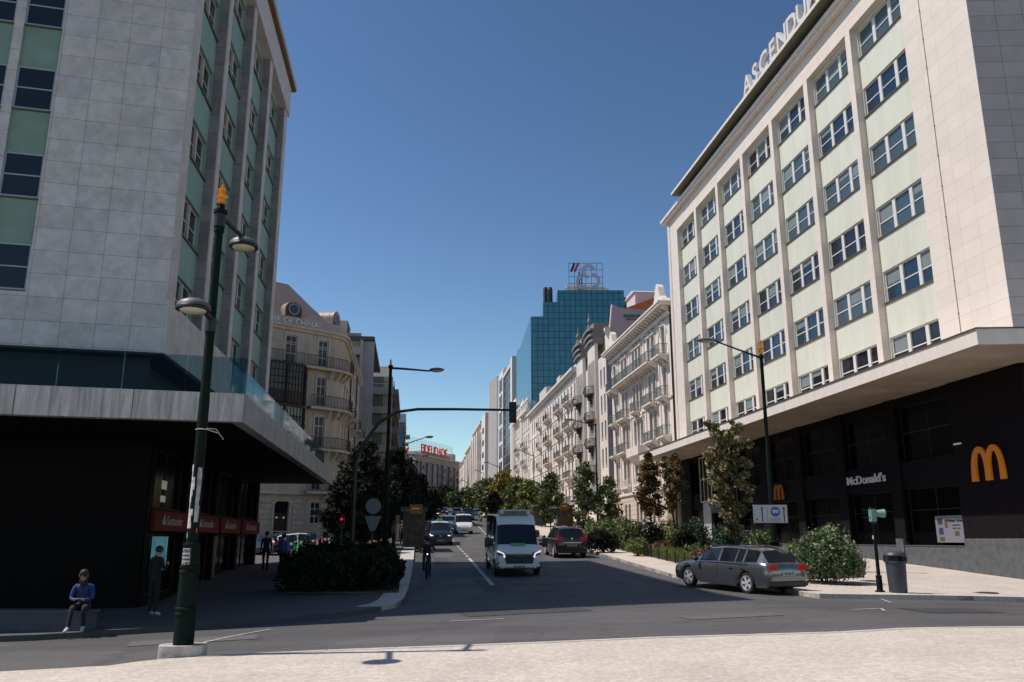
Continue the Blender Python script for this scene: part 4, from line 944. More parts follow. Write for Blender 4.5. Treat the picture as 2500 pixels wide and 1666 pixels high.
for xc, rr, zt in [(10.5,.9,30.5),(24.5,1.3,33)]:
    b.lathe([(rr,8),(rr,zt-4),(rr*1.15,zt-3.8),(rr*1.15,zt-3.3),(rr*.9,zt-3.2),(rr*.9,zt-1),(rr,zt-.8),(rr*.6,zt),(.1,zt+1.0)], (xc, -.2, 0), 14)
b.build('turret', trim, E_, smooth=30)
for x in (4.4, 7.3, 16, 18.9): 
    for z in (9.4, 13.1, 16.8, 20.5): balcony(E_, x, z, 2.1, 1, .9, trim, green_iron, .95, .22)
b = MB(); b.box(0,29,-8,-.5,27.4,29.5); b.box(12,17,-4,-1,29.5,33); b.build('attic', grey_conc, E_)
# --- D: slim tower with black glazed stripe
Dt = rowbuilding(168.2, 60, 0, 0, 'slim white ribbed tower with a black glazed stripe, right side of the street far away', warm_pl, 'tower_block')
b = MB(); b.box(3.5, 19.5, -4, -.3, 6, 43.6); b.build('black_glazing', glassm('black_glazing', (.006,.006,.008), .15), Dt)
b = MB()
for k in range(14): b.box(3.6, 19.4, -.3, -.2, 10+2.5*k, 10.12+2.5*k)
for k in range(4): b.box(5+3.6*k, 5.2+3.6*k, -.3, -.22, 6, 42.5)
b.build('mullions', mat('mullion_grey', (.35,.33,.33), .5), Dt)
b = MB(); b.box(19.5, 21.5, -5, .1, 6, 46.0); b.box(0, 3.49, -5, 0, 27, 45.5); b.box(3.5, 19.49, -5, .05, 43.6, 44.4)
b.build('white_frame_wall', mat('white_render', (.62,.58,.565), .75, .04, .5), Dt)
b = MB(); b.box(21.6, 57, -6, -.3, 8, 47)
for k in range(9): b.box(33+2.8*k, 33.9+2.8*k, -.3, .5, 12, 46.8+.3*k)
b.box(21.6,32,-.3,.0,12,46)
b.build('ribbed_wall', MATS['white_render'], Dt)
for k in range(7): 
    for x in (23.5, 27.5): window(Dt, x, 14+4.5*k, 2.4, 3.4, 1, .0, dark_frame, tgl, 1, (), .15, False, .06)
b = MB(); b.box(17, 57, .2, 1.6, 9, 12); b.build('shop_band', mat('pale_blue_shopfront', (.25,.42,.46), .4), Dt)
b = MB(); b.box(17, 57, .3, 1.7, 12.001, 12.8); b.build('black_band', black_paint, Dt)
# --- F: brown slab and G: row closing the bend
F_ = rowbuilding(228.5, 24, 0, 0, 'narrow brown and white slab block beyond the ribbed tower', warm_pl, 'apartment_building')
b = MB(); b.box(0, 10, -8, -.3, 8, 41); b.build('wall', mat('brown_brick', (.17,.115,.10), .85, .1, .5), F_)
b = MB(); b.box(10.01, 24, -8, .4, 8, 42); b.build('white_wall', MATS['white_render'], F_)
for k in range(6): window(F_, 17, 16+4*k, 5, 1.6, 1, 0, dark_frame, tgl, 3, (), .15, False, .47)
gl_lab = ['far cream town house with bay windows where the street narrows', 'far white town house with a dark mansard, second beyond the brown slab', 'far low house at the very end of the right-hand row']
for i, (u0, L, zt, pr) in enumerate([(253.5, 40, 41, 1.2), (294.5, 45, 38.5, .6), (341, 60, 37, .2)]):
    t = rowbuilding(u0, L, 0, 0, gl_lab[i], warm_pl); b = MB(); hs = []
    for x in [2+3.6*k for k in range(int(L/3.6)-0)]:
        for z in [16+4*k for k in range(5)]:
            if z+2.6 < zt: hs.append((x-.6, x+.6, z, z+2.5))
    hs = [h_ for h_ in hs if h_[1] < L]
    b.holes(0, L-.2, 9, zt, hs, 0, -.35); b.box(.02, L-.3, -10, -.36, 9, zt-.1); b.build('wall', warm_pl2, t)
    for (x0, x1, z0, z1) in hs: window(t, (x0+x1)/2, z0, x1-x0, z1-z0, 1, .25, shutter, tgl, 1, (), .12, False, 0)
    b = MB(); b.box(-.1, L, 0, .9, zt-.3, zt+.3); b.box(.5, L-1, -8, -1, zt+.3, zt+2.5, 1); b.build('mansard_and_cornice', [trim, mat('dark_roof', (.05,.05,.05))], t)
    for k in range(int(L/9)):
        b = MB(); b.box(3+9*k, 6.2+9*k, 0, pr+.5, 15.5, zt-3); b.build('bay_window', warm_pl, t)
        for z in (15.6, 19.6, 23.6, 27.6): balcony(t, 8.4+9*k, z, 3, 1, 1.0, trim, railiron, 1, .35)
# --- blue glass tower behind the row
teal = bpy.data.materials.new('teal_curtain_wall'); teal.use_nodes = True
n_ = teal.node_tree; bs = n_.nodes['Principled BSDF']; tc = n_.nodes.new('ShaderNodeTexCoord'); br = n_.nodes.new('ShaderNodeTexBrick')
sp = n_.nodes.new('ShaderNodeSeparateXYZ'); cb = n_.nodes.new('ShaderNodeCombineXYZ'); ad = n_.nodes.new('ShaderNodeMath')
n_.links.new(tc.outputs['Object'], sp.inputs[0]); n_.links.new(sp.outputs[0], ad.inputs[0]); n_.links.new(sp.outputs[1], ad.inputs[1])
n_.links.new(ad.outputs[0], cb.inputs[0]); n_.links.new(sp.outputs[2], cb.inputs[1]); n_.links.new(cb.outputs[0], br.inputs['Vector'])
br.offset = 0; br.inputs['Scale'].default_value = 1; br.inputs['Brick Width'].default_value = 1.15; br.inputs['Row Height'].default_value = 1.38; br.inputs['Mortar Size'].default_value = .06
br.inputs['Color1'].default_value = (.032,.155,.235,1); br.inputs['Color2'].default_value = (.038,.185,.275,1); br.inputs['Mortar'].default_value = (.004,.02,.04,1)
n_.links.new(br.outputs['Color'], bs.inputs['Base Color']); bs.inputs['Roughness'].default_value = .22; bs.inputs['Specular IOR Level'].default_value = .6
PG = Vector((4.2, 169, 0)); GT = thing('glass_tower', 'stepped teal blue glass office tower with rooftop sign rising behind the white row', 'building', PG, rot(90))
def gz(py, Y=169): return at(1400, py, Y).z
def gx(px, py): return at(px, py, 169).x-PG.x
zA, zB, zC_ = gz(773), gz(738), gz(709)
b = MB(); b.box(0, gx(1326,773), 0, 25, 6, zA); b.box(gx(1326,773), gx(1361,738), .001, 24, 6, zB); b.box(gx(1361,738), gx(1523,712), .002, 23, 6, zC_)
b.build('curtain_wall', teal, GT)
b = MB(); x0 = gx(1523,712); b.prism([(x0,.5),(x0+6,5),(x0+6,20),(x0,20)], 6, zC_-1.3); b.build('chamfer_wall', teal, GT)
b = MB(); b.prism([(x0+.3,.5),(x0+5.4,4.4),(x0+5.4,4.7),(x0+.3,.9)], zC_-5, zC_-3); b.build('dark_opening', black_paint, GT)
sg = mat('pale_sky_glass', (.20,.36,.55), .3)
# sky-lit flank glass towards the street (az -6.8)
b = MB(); b.box(0, 24.5, .0, .2, 6, zA-3.5); b.prism([(0,zA-3.5),(24.5,zA-3.5),(24.4,zA-3.0),(22,zA-2),(20,zA-3),(0,zA)], 0, .2, 0, 'xz'); fl_ = b.build('flank_glazing', teal, GT, loc=(-.05,-.02,0), rz=R(96.8))
b = MB(); 
for xx in (gx(1333,700), gx(1345,700)): b.lathe([(.5,0),(.5,zC_-zA+1.0),(.42,zC_-zA+1.5)], (xx, 3, zA), 10)
b.build('flues', mat('dark_flue', (.03,.02,.02), .5), GT)
b = MB(); xa, xb = gx(1375,700), gx(1500,700); b.prism([(xa-.5,zC_),(xb+2,zC_),(xb-2,zC_+2.0),(xa+1.0,zC_+2.0)], 4, 11, 0, 'xz'); b.box(xa+1, xb-3, 5, 10, zC_+2.0, zC_+2.7); b.tube([(xa-1.2,3.5,zC_+.6),(xa,3.5,zC_+.8),(xb-2,3.5,zC_+.6)], .2, 6)
b.build('plant_room', mat('white_plant', (.6,.57,.54), .7), GT)
b = MB(); sx0, sx1 = gx(1390,650), gx(1473,650); sz0, sz1 = gz(702), gz(635)
for k in range(7): x = sx0+(sx1-sx0)*k/6; b.box(x-.04, x+.04, 2, 2.10, sz0, sz1)
for k in range(5): z = sz0+(sz1-sz0)*k/4; b.box(sx0, sx1, 2.15, 2.25, z-.04, z+.04)
for xx in (sx0+2.2, sx0+2.8): b.box(xx-.12, xx+.12, 2, 2.3, zC_, sz1-2)
b.build('sign_frame', mat('sign_steel', (.02,.03,.04), .5), GT)
b = MB(); W = sx1-sx0; Hs = sz1-sz0
def slant(x, m): b.prism([(x,sz0+Hs*.66),(x+W*.07,sz0+Hs*.66),(x+W*.17,sz0+Hs*.95),(x+W*.15,sz0+Hs*.99),(x+W*.10,sz0+Hs*.97)], 1.6, 1.95, m, 'xz')
slant(sx0+W*.03, 0); slant(sx0+W*.14, 1); b.build('slanted_emblem', [mat('sign_green', (.01,.06,.05), .5), mat('sign_red', (.45,.01,.03), .5)], GT)
b = MB(); lil = mat('lilac_tubes', (.40,.40,.52), .6)
def arcb(cx, cz, rx, rz_, a0, a1, th, n=14):
    for k in range(n):
        a, c = R(a0+(a1-a0)*k/n), R(a0+(a1-a0)*(k+1)/n)
        b.prism([(cx+(rx+q*th)*math.cos(t), cz+(rz_+q*th)*math.sin(t)) for q, t in ((.5,a),(.5,c),(-.5,c),(-.5,a))], 1.7+.001*k, 2.0, 0, 'xz')
arcb(sx0+W*.58, sz0+Hs*.68, W*.17, Hs*.20, 20, 270, W*.10); arcb(sx0+W*.66, sz0+Hs*.33, W*.22, Hs*.24, -90, 90, W*.10); b.build('looped_emblem', lil, GT); b = MB(); arcb(sx0+W*.38, sz0+Hs*.28, W*.14, Hs*.20, 90, 330, W*.10); b.build('looped_emblem', lil, GT)
# ------------------------------------------------------------------ VEHICLES
tyre_m = mat('tyre_rubber', (.012,.012,.013), .85); rim_m = mat('alloy_rim', (.50,.50,.52), .35, metal=.2); rim_d = mat('steel_rim', (.22,.22,.23), .4)
carglass = mat('car_glass', (.008,.010,.012), .04, spec=.6); plastic = mat('black_plastic', (.012,.012,.013), .5); chrome = mat('chrome', (.6,.6,.62), .15, metal=1)
lamp_lens = mat('headlamp_lens', (.55,.56,.58), .1, emit=(1,.95,.95), es=.12); lamp_on = mat('headlamp_lit', (.8,.8,.8), .2, emit=(1,.9,.92), es=1.6); drl = mat('daytime_lamp', (.8,.75,.8), .3, emit=(1,.88,.95), es=.7)
red_lens = mat('red_tail_lens', (.35,.008,.008), .15, emit=(1,.02,.02), es=.08); plate_m = mat('plate_white', (.45,.46,.48), .5)
def paint(n, c, metal=.0, r=.25): return mat('paint_'+n, c, r, metal=metal, coat=.8)
WH = {}
def wheel(parent, x, y, r, side, rim=rim_m, spokes=5):
    key = (round(r, 3), side, rim.name, spokes)
    if key not in WH:
        w = .105; t = MB(); t.lathe([(r*.66,-w),(r*.93,-w),(r,-w*.7),(r,w*.7),(r*.93,w),(r*.66,w)], n=24, axis='y', cap=False)
        m = MB(); s = side
        m.lathe([(r*.70,s*w*.2),(r*.70,s*w*1.02),(r*.63,s*w*1.0),(r*.60,s*w*.4)], n=24, axis='y', cap=False)
        for k in range(spokes):
            a = 2*math.pi*k/spokes; ca, sa_ = math.cos(a), math.sin(a); u = (-sa_, ca)
            p = []
            for yy in (s*w*.55, s*w*.95):
                for rr, hw in ((r*.1,.035),(r*.64,.05)): p += [(ca*rr+u[0]*hw, yy, sa_*rr+u[1]*hw), (ca*rr-u[0]*hw, yy, sa_*rr-u[1]*hw)]
            m.add(p, [(0,1,3,2),(4,5,7,6),(0,2,6,4),(1,3,7,5),(2,3,7,6)])
        m.lathe([(r*.16,s*w*.5),(r*.16,s*w*.98),(.01,s*w)], n=12, axis='y')
        dk = MB(); dk.lathe([(r*.66,s*w*.3),(.01,s*w*.3)], n=20, axis='y', cap=False)
        WH[key] = (t.mesh('tyre', tyre_m, 40), m.mesh('rim', rim, 30), dk.mesh('brake_disc', plastic))
    o = link('wheel', WH[key][0], parent, (x, y, r)); link('rim', WH[key][1], o); link('brake_disc', WH[key][2], o)
    return o
def car(name, label, cat, P, az, tab, mpaint, wheels, r=.33, side=[], wind=(0, 0), rear=(0, 0), group=None, extra=None, rim=rim_m, spokes=5, head=lamp_lens, plate=None, roofm=None, lowm=None, z=None, tail_z=.9, head_z=.68, seam=True):
    """tab rows: x from rear, half width, sill z, shoulder z, top z, half width at top; body runs along +x"""
    L = tab[-1][0]; cx = L/2
    t = thing(name, label, cat, (P[0], P[1], z if z is not None else g(P[0], P[1])), rot(az), group)
    p2 = g(P[0]+math.sin(R(az))*1.3, P[1]+math.cos(R(az))*1.3); p1_ = g(P[0]-math.sin(R(az))*1.3, P[1]-math.cos(R(az))*1.3)
    if z is None: t.rotation_euler = (0, -math.atan2(p2-p1_, 2.6), rot(az)); t.location.z = (p1_+p2)/2+.01
    xs = set(q[0] for q in tab); ra = r*1.12
    for xw in wheels:
        for k in range(9): xs.add(round(xw-ra*math.cos(math.pi*k/8), 4))
    for a, c in side: xs.add(a); xs.add(c)
    xs = sorted(x for x in xs if 0 <= x <= L)
    col = lambda x, i: lerp(x, [(q[0], q[i]) for q in tab])
    rings = []
    for x in xs:
        w_, zb, zs, zt, wt = [col(x, i) for i in range(1, 6)]
        za = zb
        for xw in wheels:
            if abs(x-xw) < ra+1e-6: za = max(zb, r+math.sqrt(max(0, ra*ra-(x-xw)**2)))
        za = min(za, zs-.05); zm = max(zb+(zs-zb)*.45, za+.01)
        half = [(0, za if za > zb else zb), (w_-.16, za if za > zb else zb), (w_-.05, za), (w_, min(zm, zs-.16) if zs-.16 > za else zs-.03), (w_-.004, max(min(zm, zs-.16)+.01, zs-.13)), (w_-.05, zs), (w_-.085 if zt-zs > .2 else w_-.12, zs+.035), (wt, zt-.05*min(1, (zt-zs)/.3)), (wt-.14, zt-.005), (0, zt+.015)]
        rings.append(half)
    body = MB(); wsd = MB(); rwd = MB(); sgl = MB(); sgr = MB()
    nr = len(rings[0])
    for i in range(len(xs)-1):
        xm = (xs[i]+xs[i+1])/2
        for s in (1, -1):
            for j in range(nr-1):
                a, b_, c, d = rings[i][j], rings[i+1][j], rings[i+1][j+1], rings[i][j+1]
                P4 = [(xs[i]-cx, s*a[0], a[1]), (xs[i+1]-cx, s*b_[0], b_[1]), (xs[i+1]-cx, s*c[0], c[1]), (xs[i]-cx, s*d[0], d[1])]
                dst, mm = body, 0
                if j == 6 and any(u <= xm <= v for u, v in side): dst = sgl if s > 0 else sgr
                elif j >= 7 and wind[0] < xm < wind[1]: dst = wsd
                elif j >= 7 and rear[0] < xm < rear[1]: dst = rwd
                elif j >= 7 and roofm: mm = 1 if rings[i][7][1]-rings[i][5][1] > .2 and wind[0] > xm else 0
                elif j <= 1: mm = 2
                if lowm and j < 7 and mm == 0: mm = 3 if lowm else 0
                if dst is body: dst.add(P4, [(0,1,2,3)], mm)
                else: dst.add(P4, [(0,1,2,3)])
    for e, q in ((0, rings[0]), (-1, rings[-1])):
        x = xs[e]-cx
        for s in (1, -1): body.add([(x, s*p[0], p[1]) for p in q], [tuple(range(nr))])
    bo = body.build('body', [mpaint, roofm or mpaint, plastic, lowm or mpaint], t, smooth=45)
    bmm = bmesh.new(); bmm.from_mesh(bo.data); bmesh.ops.remove_doubles(bmm, verts=bmm.verts, dist=.002); bmm.to_mesh(bo.data); bmm.free()
    try: bo.data.set_sharp_from_angle(angle=R(45))
    except Exception: pass
    if wsd.v: wsd.build('windscreen', carglass, t)
    if rwd.v: rwd.build('rear_window', carglass, t)
    for sg_ in (sgl, sgr):
        if sg_.v: sg_.build('side_window', carglass, t)
    for xw in wheels:
        wv = col(xw, 1)
        for s in (1, -1): wheel(t, xw-cx, s*(wv-.12), r, s, rim, spokes)
    wf = col(L, 1); wr = col(0, 1)
    for s in (1, -1):
        m = MB(); m.ell((L-.20-cx, s*(wf-.14), head_z), (.22,.19,.085), 0, 12, 6); m.build('headlight', head, t, smooth=60)
        m = MB(); m.prism([(-.07,-.28),(-.02,-.28),(.14,-.05),(.34,.03),(.16,.12),(-.05,.10)], tail_z-.085, tail_z+.085); 
        m.v = [(p[0]+.06-cx, s*(wr-.08+p[1]*.6 if False else wr-.05+p[1]*.9), p[2]) for p in m.v]; m.build('tail_light', red_lens, t)
        m = MB(); xm_ = wind[1]-.35-cx; m.ell((xm_, s*(col(wind[1]-.35, 1)+.09), col(wind[1]-.35, 3)+.1), (.07,.11,.075), 0, 10, 6); m.build('wing_mirror', [plastic], t, smooth=60)
    if seam:
        m = MB()
        dz = col(L/2, 3); wv = col(L/2, 1)
        for s in (1, -1):
            for a, c in (side[1:3] if len(side) >= 3 else side):
                xx = (a+c)/2-.35; m.box(xx-cx, xx+.2-cx, s*(wv-.02), s*(wv+.015), dz-.16, dz-.13)
        if m.v: m.build('door_handles', mpaint, t)
        m = MB()
        for s in (1, -1):
            for xx in [side[0][1]+.05 if len(side) < 3 else side[1][0]-.03, side[-1][0]-.04, side[-1][1]+.12]:
                if min(abs(xx-xw) for xw in wheels) < ra: xx = xx
                zz0, zz1 = col(xx, 2)+.16, col(xx, 3)-.02; ww = col(xx, 1)
                m.tube([(xx-cx, s*(ww-.006), max(zz0, .45)),(xx-cx, s*(ww+.001), zz0+(zz1-zz0)*.5),(xx-cx, s*(ww-.016), zz1)], .008, 4)
        m.build('door_gaps', plastic, t)
    if plate:
        b_ = MB(); b_.box(L-.005-cx, L+.02-cx, -.26, .26, tab[-1][2]+.02, tab[-1][2]+.13) if plate[0] == 'f' else b_.box(-.03-cx, .0-cx, -.26, .26, .62, .73)
        po = b_.build('number_plate', plate_m, t)
        if plate[0] == 'f': text(po, plate[1], .11, (L+.024-cx, 0, tab[-1][2]+.038), black_paint, ext=.002, bold=.003, name='plate_characters', rz=R(90))
        else: text(po, plate[1], .11, (-.034-cx, 0, .64), black_paint, ext=.002, bold=.003, name='plate_characters', rz=R(-90))
    if extra: extra(t, cx, L, col)
    return t
estate = [(0,.76,.36,.74,.78,.58),(.05,.86,.28,.90,.94,.70),(.12,.885,.24,.97,1.0,.74),(.5,.90,.22,.97,1.38,.60),(.78,.91,.2,.96,1.435,.60),(2.3,.925,.2,.93,1.46,.62),(3.0,.925,.2,.90,1.40,.60),(3.68,.92,.2,.88,.97,.72),(4.35,.91,.22,.80,.87,.68),(4.7,.86,.26,.70,.75,.62),(4.86,.72,.30,.56,.60,.5)]
def est_x(t, cx, L, col):
    m = MB()
    for s in (1,-1):
        m.tube([(.9-cx, s*.60, 1.46),(1.6-cx, s*.63, 1.485),(2.9-cx, s*.62, 1.46)], .016, 5)
    m.build('roof_rails', chrome, t)
    m = MB(); m.prism([(-.1,0),(.12,0),(-.06,.07)], -.02, .02, 0, 'xz'); m.build('roof_aerial', chrome, t, loc=(.95-cx, 0, 1.47))
    m = MB(); m.box(-.06-cx,.3-cx,-.78,.78,.3,.42); m.build('rear_bumper', plastic, t)
    m = MB(); 
    for s in (1,-1): m.box(.9-cx, 3.6-cx, s*.905, s*.93, .965, .98)
    m.build('window_trim', chrome, t)
bmw_w = gp(1826,1452); az_b = -27; f_ = Vector((math.sin(R(az_b)), math.cos(R(az_b)))); l_ = Vector((-f_.y, f_.x))
pc = Vector((bmw_w.x, bmw_w.y))+f_*(2.43-.98)*.94-l_*.82+Vector((.1,.45))
BM_ = car('estate_car', 'dark grey metallic estate car with silver roof rails turning beside the round green shrub', 'car', pc, az_b, estate, paint('graphite', (.15,.16,.175), .7, .22), (.98, 3.92), .335, [(.55,1.12),(1.2,1.52),(1.57,2.3),(2.4,3.35)], (3.0,3.68), (.13,.5), extra=est_x, plate=('r','18-LB-72'), tail_z=.86)
BM_.scale = (.94,.94,.94)
# white van
vant = [(0,.90,.42,1.3,2.55,.84),(.06,.96,.38,1.3,2.64,.86),(3.9,.99,.36,1.3,2.66,.86),(4.35,.99,.36,1.3,2.60,.84),(4.72,.99,.36,1.28,2.22,.82),(5.22,.98,.36,1.22,1.36,.86),(5.62,.97,.34,1.02,1.14,.84),(5.78,.93,.34,.82,.95,.78),(5.86,.86,.36,.70,.80,.7)]
grille_m = mat('green_chrome', (.10,.20,.12), .25, metal=.6); lime = mat('green_sticker', (.08,.33,.12), .6)
def van_x(t, cx, L, col):
    m = MB(); m.prism([(-.55,0),(.55,0),(.62,.24),(.55,.36),(-.55,.36),(-.62,.24)], L-.06-cx, L+.03-cx, 0, 'yz'); m.v = [(p[0], p[1], p[2]+.56) for p in m.v]; o = m.build('grille', plastic, t)
    m = MB(); m.box(L-.02-cx, L+.05-cx, -.6, .6, .925, .985); m.tube([(L+.04-cx,-.16,.86),(L+.05-cx,0,.93),(L+.04-cx,.16,.86)], .018, 5); m.tube([(L+.04-cx,-.1,.82),(L+.05-cx,0,.88),(L+.04-cx,.1,.82)], .018, 5); m.build('grille_trim', grille_m, o)
    for s in (1,-1):
        m = MB(); m.tube([(L-.1-cx, s*.92, 1.10),(L+.02-cx, s*.66, .99),(L+.035-cx, s*.62, .82)], .035, 6); m.build('daytime_lamp', drl, t)
        m = MB(); m.prism([(.70,.36),(.93,.36),(.93,.62),(.78,.6)], L-.1-cx, L-.0-cx, 0, 'yz'); m.v = [(p[0], s*p[1], p[2]) for p in m.v]; m.build('fog_recess', plastic, t)
        m = MB(); m.tube([(4.75-cx, s*.98, 1.5),(4.8-cx, s*1.2, 1.5)], .03, 5); m.box(4.72-cx, 4.86-cx, s*1.14, s*1.36, 1.22, 1.62); m.build('door_mirror', plastic, t)
    m = MB(); m.box(3.5-cx,4.3-cx,-.66,.66,2.67,2.88); m.box(4.301-cx,4.36-cx,-.62,.62,2.68,2.84); m.build('roof_unit', mat('cooling_unit', (.5,.52,.54), .5), t)
    m = MB(); [m.box(4.361-cx,4.38-cx,-.5,.5,2.70+.035*k,2.72+.035*k) for k in range(4)]; m.build('unit_louvres', plastic, t)
    m = MB(); m.box(5.34-cx,5.40-cx,-.3,.3,1.30,1.42); m.build('bonnet_sticker', lime, t); m.objects = None
    m = MB(); m.tube([(4.45-cx,0,2.62),(4.40-cx,0,2.95)], .008, 4); m.tube([(5.25-cx,-.55,1.40),(5.2-cx,.0,1.42)], .012, 4); m.tube([(5.25-cx,.55,1.40),(5.2-cx,.05,1.42)], .012, 4); m.build('wiper_and_aerial', plastic, t)
    m = MB(); m.box(L-.1-cx, L+.02-cx, -.62, .62, .34, .40); m.build('lower_grille', plastic, t)
    m = MB(); m.prism([(-.9,.44),(.9,.44),(.84,.58),(-.84,.58)], L-.06-cx, L+.01-cx, 0, 'yz'); m.build('bumper', MATS['paint_white'], t)
pv = at(1268,1400,34.8); fdir = Vector((math.sin(R(173.2)), math.cos(R(173.2))))
VN_ = car('van', 'tall white passenger van with roof cooling unit driving towards the junction', 'van', Vector((pv.x, pv.y))-fdir*2.93, 173.2, vant, paint('white', (.60,.62,.63), 0, .3), (1.05, 4.85), .35, [(.5,1.6),(1.75,3.4),(3.6,4.5)], (4.74,5.22), (0,0), extra=van_x, head=plastic, plate=('f','AX 28 TB'), rim=rim_d, head_z=.98, tail_z=1.2)
VN_.scale = (1,.97,.915)
mpv = [(0,.78,.34,.82,.9,.62),(.06,.88,.28,.95,1.1,.70),(.35,.90,.25,.98,1.55,.62),(.7,.90,.22,.98,1.62,.62),(2.2,.91,.2,.97,1.65,.64),(2.9,.91,.2,.95,1.56,.62),(3.6,.90,.2,.93,1.03,.76),(4.1,.89,.22,.88,.95,.72),(4.4,.85,.25,.74,.82,.66),(4.5,.74,.28,.62,.68,.55)]
hatch = [(0,.74,.34,.74,.82,.58),(.06,.83,.28,.88,.98,.68),(.4,.85,.25,.92,1.38,.58),(.75,.86,.22,.92,1.45,.58),(1.9,.87,.2,.90,1.47,.60),(2.4,.87,.2,.88,1.40,.58),(3.0,.86,.2,.86,.93,.72),(3.6,.85,.22,.78,.84,.66),(3.9,.80,.25,.66,.72,.6),(4.0,.68,.28,.56,.62,.5)]
kang = [(0,.80,.32,1.0,1.72,.68),(.06,.83,.26,1.02,1.80,.70),(2.3,.84,.22,1.0,1.82,.70),(2.75,.84,.22,.98,1.72,.66),(3.3,.83,.22,.95,1.08,.76),(3.8,.82,.24,.84,.94,.70),(4.0,.76,.28,.66,.74,.6),(4.05,.68,.3,.56,.6,.5)]
SM = [(.45,.95),(1.05,2.0),(2.1,3.1)]
def suv_x(t, cx, L, col):
    m = MB(); m.box(-.05-cx,.0-cx,-.5,.5,.80,.83); m.build('chrome_strip', chrome, t)
    m = MB(); m.box(-.03-cx,.25-cx,-.8,.8,.28,.42); m.build('rear_bumper', plastic, t)
    m = MB(); m.prism([(0,-.07),(.045,0),(0,.07),(-.045,0)], -.045-cx, -.02-cx, 0, 'yz'); m.v = [(p[0]+.04, p[1], p[2]+1.02) for p in m.v]; m.build('badge', chrome, t)
    m = MB()
    for s in (1,-1): m.tube([(.8-cx, s*.6, 1.64),(1.7-cx, s*.63, 1.68),(2.7-cx, s*.62, 1.64)], .018, 5)
    m.build('roof_rails', chrome, t)
ps = at(1397,1372,46.2); fd2 = Vector((math.sin(R(-7)), math.cos(R(-7))))
car('family_car', 'dark red family car seen from behind beside the white van', 'car', Vector((ps.x, ps.y))+fd2*2.25, -7, mpv, paint('dark_red', (.028,.005,.006), .2, .3), (.85, 3.6), .33, SM, (2.9,3.6), (.07,.35), extra=suv_x, plate=('r','62-PV-09'), tail_z=1.02)
def taxi_x(t, cx, L, col):
    m = MB(); m.box(1.85-cx,2.1-cx,-.2,.2,1.66,1.80); o = m.build('taxi_sign', mat('taxi_sign', (.38,.45,.30), .5), t)
    text(o, 'TAXI', .12, (2.104-cx,0,1.69), black_paint, ext=.002, bold=.004, name='taxi_lettering', rz=R(90))
    m = MB(); m.box(L-.06-cx, L+.015-cx, -.42,.42,.60,.72); g1 = m.build('grille', plastic, t); m = MB(); m.prism([(-.09,.71),(.09,.71),(0,.58)], L+.016-cx, L+.03-cx, 0, 'yz'); m.build('badge', chrome, g1)
pt = at(1075,1341,61); 
taxi_green = paint('taxi_green', (.40,.55,.44), 0, .35)
car('taxi', 'black taxi with mint green roof and lit headlamps coming down the street', 'taxi', Vector((pt.x, pt.y))-fdir*2.25, 173.2, mpv, paint('taxi_black', (.008,.010,.014)), (.85, 3.6), .33, SM, (2.9,3.6), (.07,.35), extra=taxi_x, plate=('f','31-TX-05'), roofm=taxi_green, head=mat('halogen', (.8,.75,.72), .2, emit=(1,.85,.8), es=.45))
pk = at(1134,1304,80)
car('small_van', 'small white delivery van driving behind the taxi', 'van', Vector((pk.x, pk.y))-fdir*2.0, 173.2, kang, MATS['paint_white'], (.75, 3.3), .31, [(1.3,2.0),(2.1,2.95)], (2.75,3.3), (0,0), plate=('f','55-81-ZQ'), rim=rim_d, group=None)
pb = at(1099,1291,90)
car('hatchback', 'grey blue hatchback in the middle lane behind the small white van', 'car', Vector((pb.x, pb.y))-fdir*2.0, 173.2, hatch, paint('grey_blue', (.12,.20,.26), .3), (.75, 3.2), .31, [(.45,.85),(.95,1.7),(1.8,2.6)], (2.4,3.0), (.07,.4), plate=('f','44-HN-20'))
GF = 'far cars up the street'
for lab, px, Y, azc, tb, pn, wl, kw in [
    ('far white car with lit headlamps left of the far trees', 1060, 150, 173.2, hatch, paint('far_white', (.6,.6,.6)), (.75,3.2), dict(head=lamp_on)),
    ('far black car right of the far white car', 1083, 168, 173.2, hatch, paint('black', (.01,.012,.02)), (.75,3.2), {}),
    ('far silver people carrier seen from behind', 1115, 150, -6.8, mpv, paint('silver', (.25,.27,.29), .4), (.85,3.6), {}),
    ('far black van seen from behind left of the scooter rider', 1142, 128, -6.8, kang, MATS['paint_black'], (.75,3.3), {}),
    ('far light blue car beside the right kerb', 1163, 150, -6.8, hatch, paint('light_blue', (.08,.30,.42)), (.75,3.2), {})]:
    p = at(px, 1260, Y); L_ = tb[-1][0]
    car('far_car', lab, 'car', (p.x, p.y), azc, tb, pn, wl, .32, [(.45,.9),(1.0,1.9),(2.0,min(2.7, L_-1))], (2.4 if L_ < 4.3 else 2.9, 3.0 if L_ < 4.02 else (3.3 if L_ < 4.2 else 3.6)), (.07,.4) if tb is not kang else (0,0), group=GF, seam=False, **kw)
bust = [(0,1.15,.4,1.6,3.0,1.05),(.1,1.22,.35,1.6,3.1,1.1),(9.6,1.22,.35,1.5,3.1,1.1),(9.9,1.22,.35,1.0,3.0,1.1),(10.0,1.18,.4,.9,1.2,1.1)]
p = at(1038,1262,146)
car('bus', 'far city bus with a pale roof box and yellow front at the left kerb', 'bus', (p.x, p.y), 173.2, bust, paint('bus_yellow', (.30,.17,.01)), (2.2,7.6), .48, [(.5,9.4)], (9.55,10.0), (0,0), rim=rim_d, head=lamp_on, head_z=.7, seam=False)
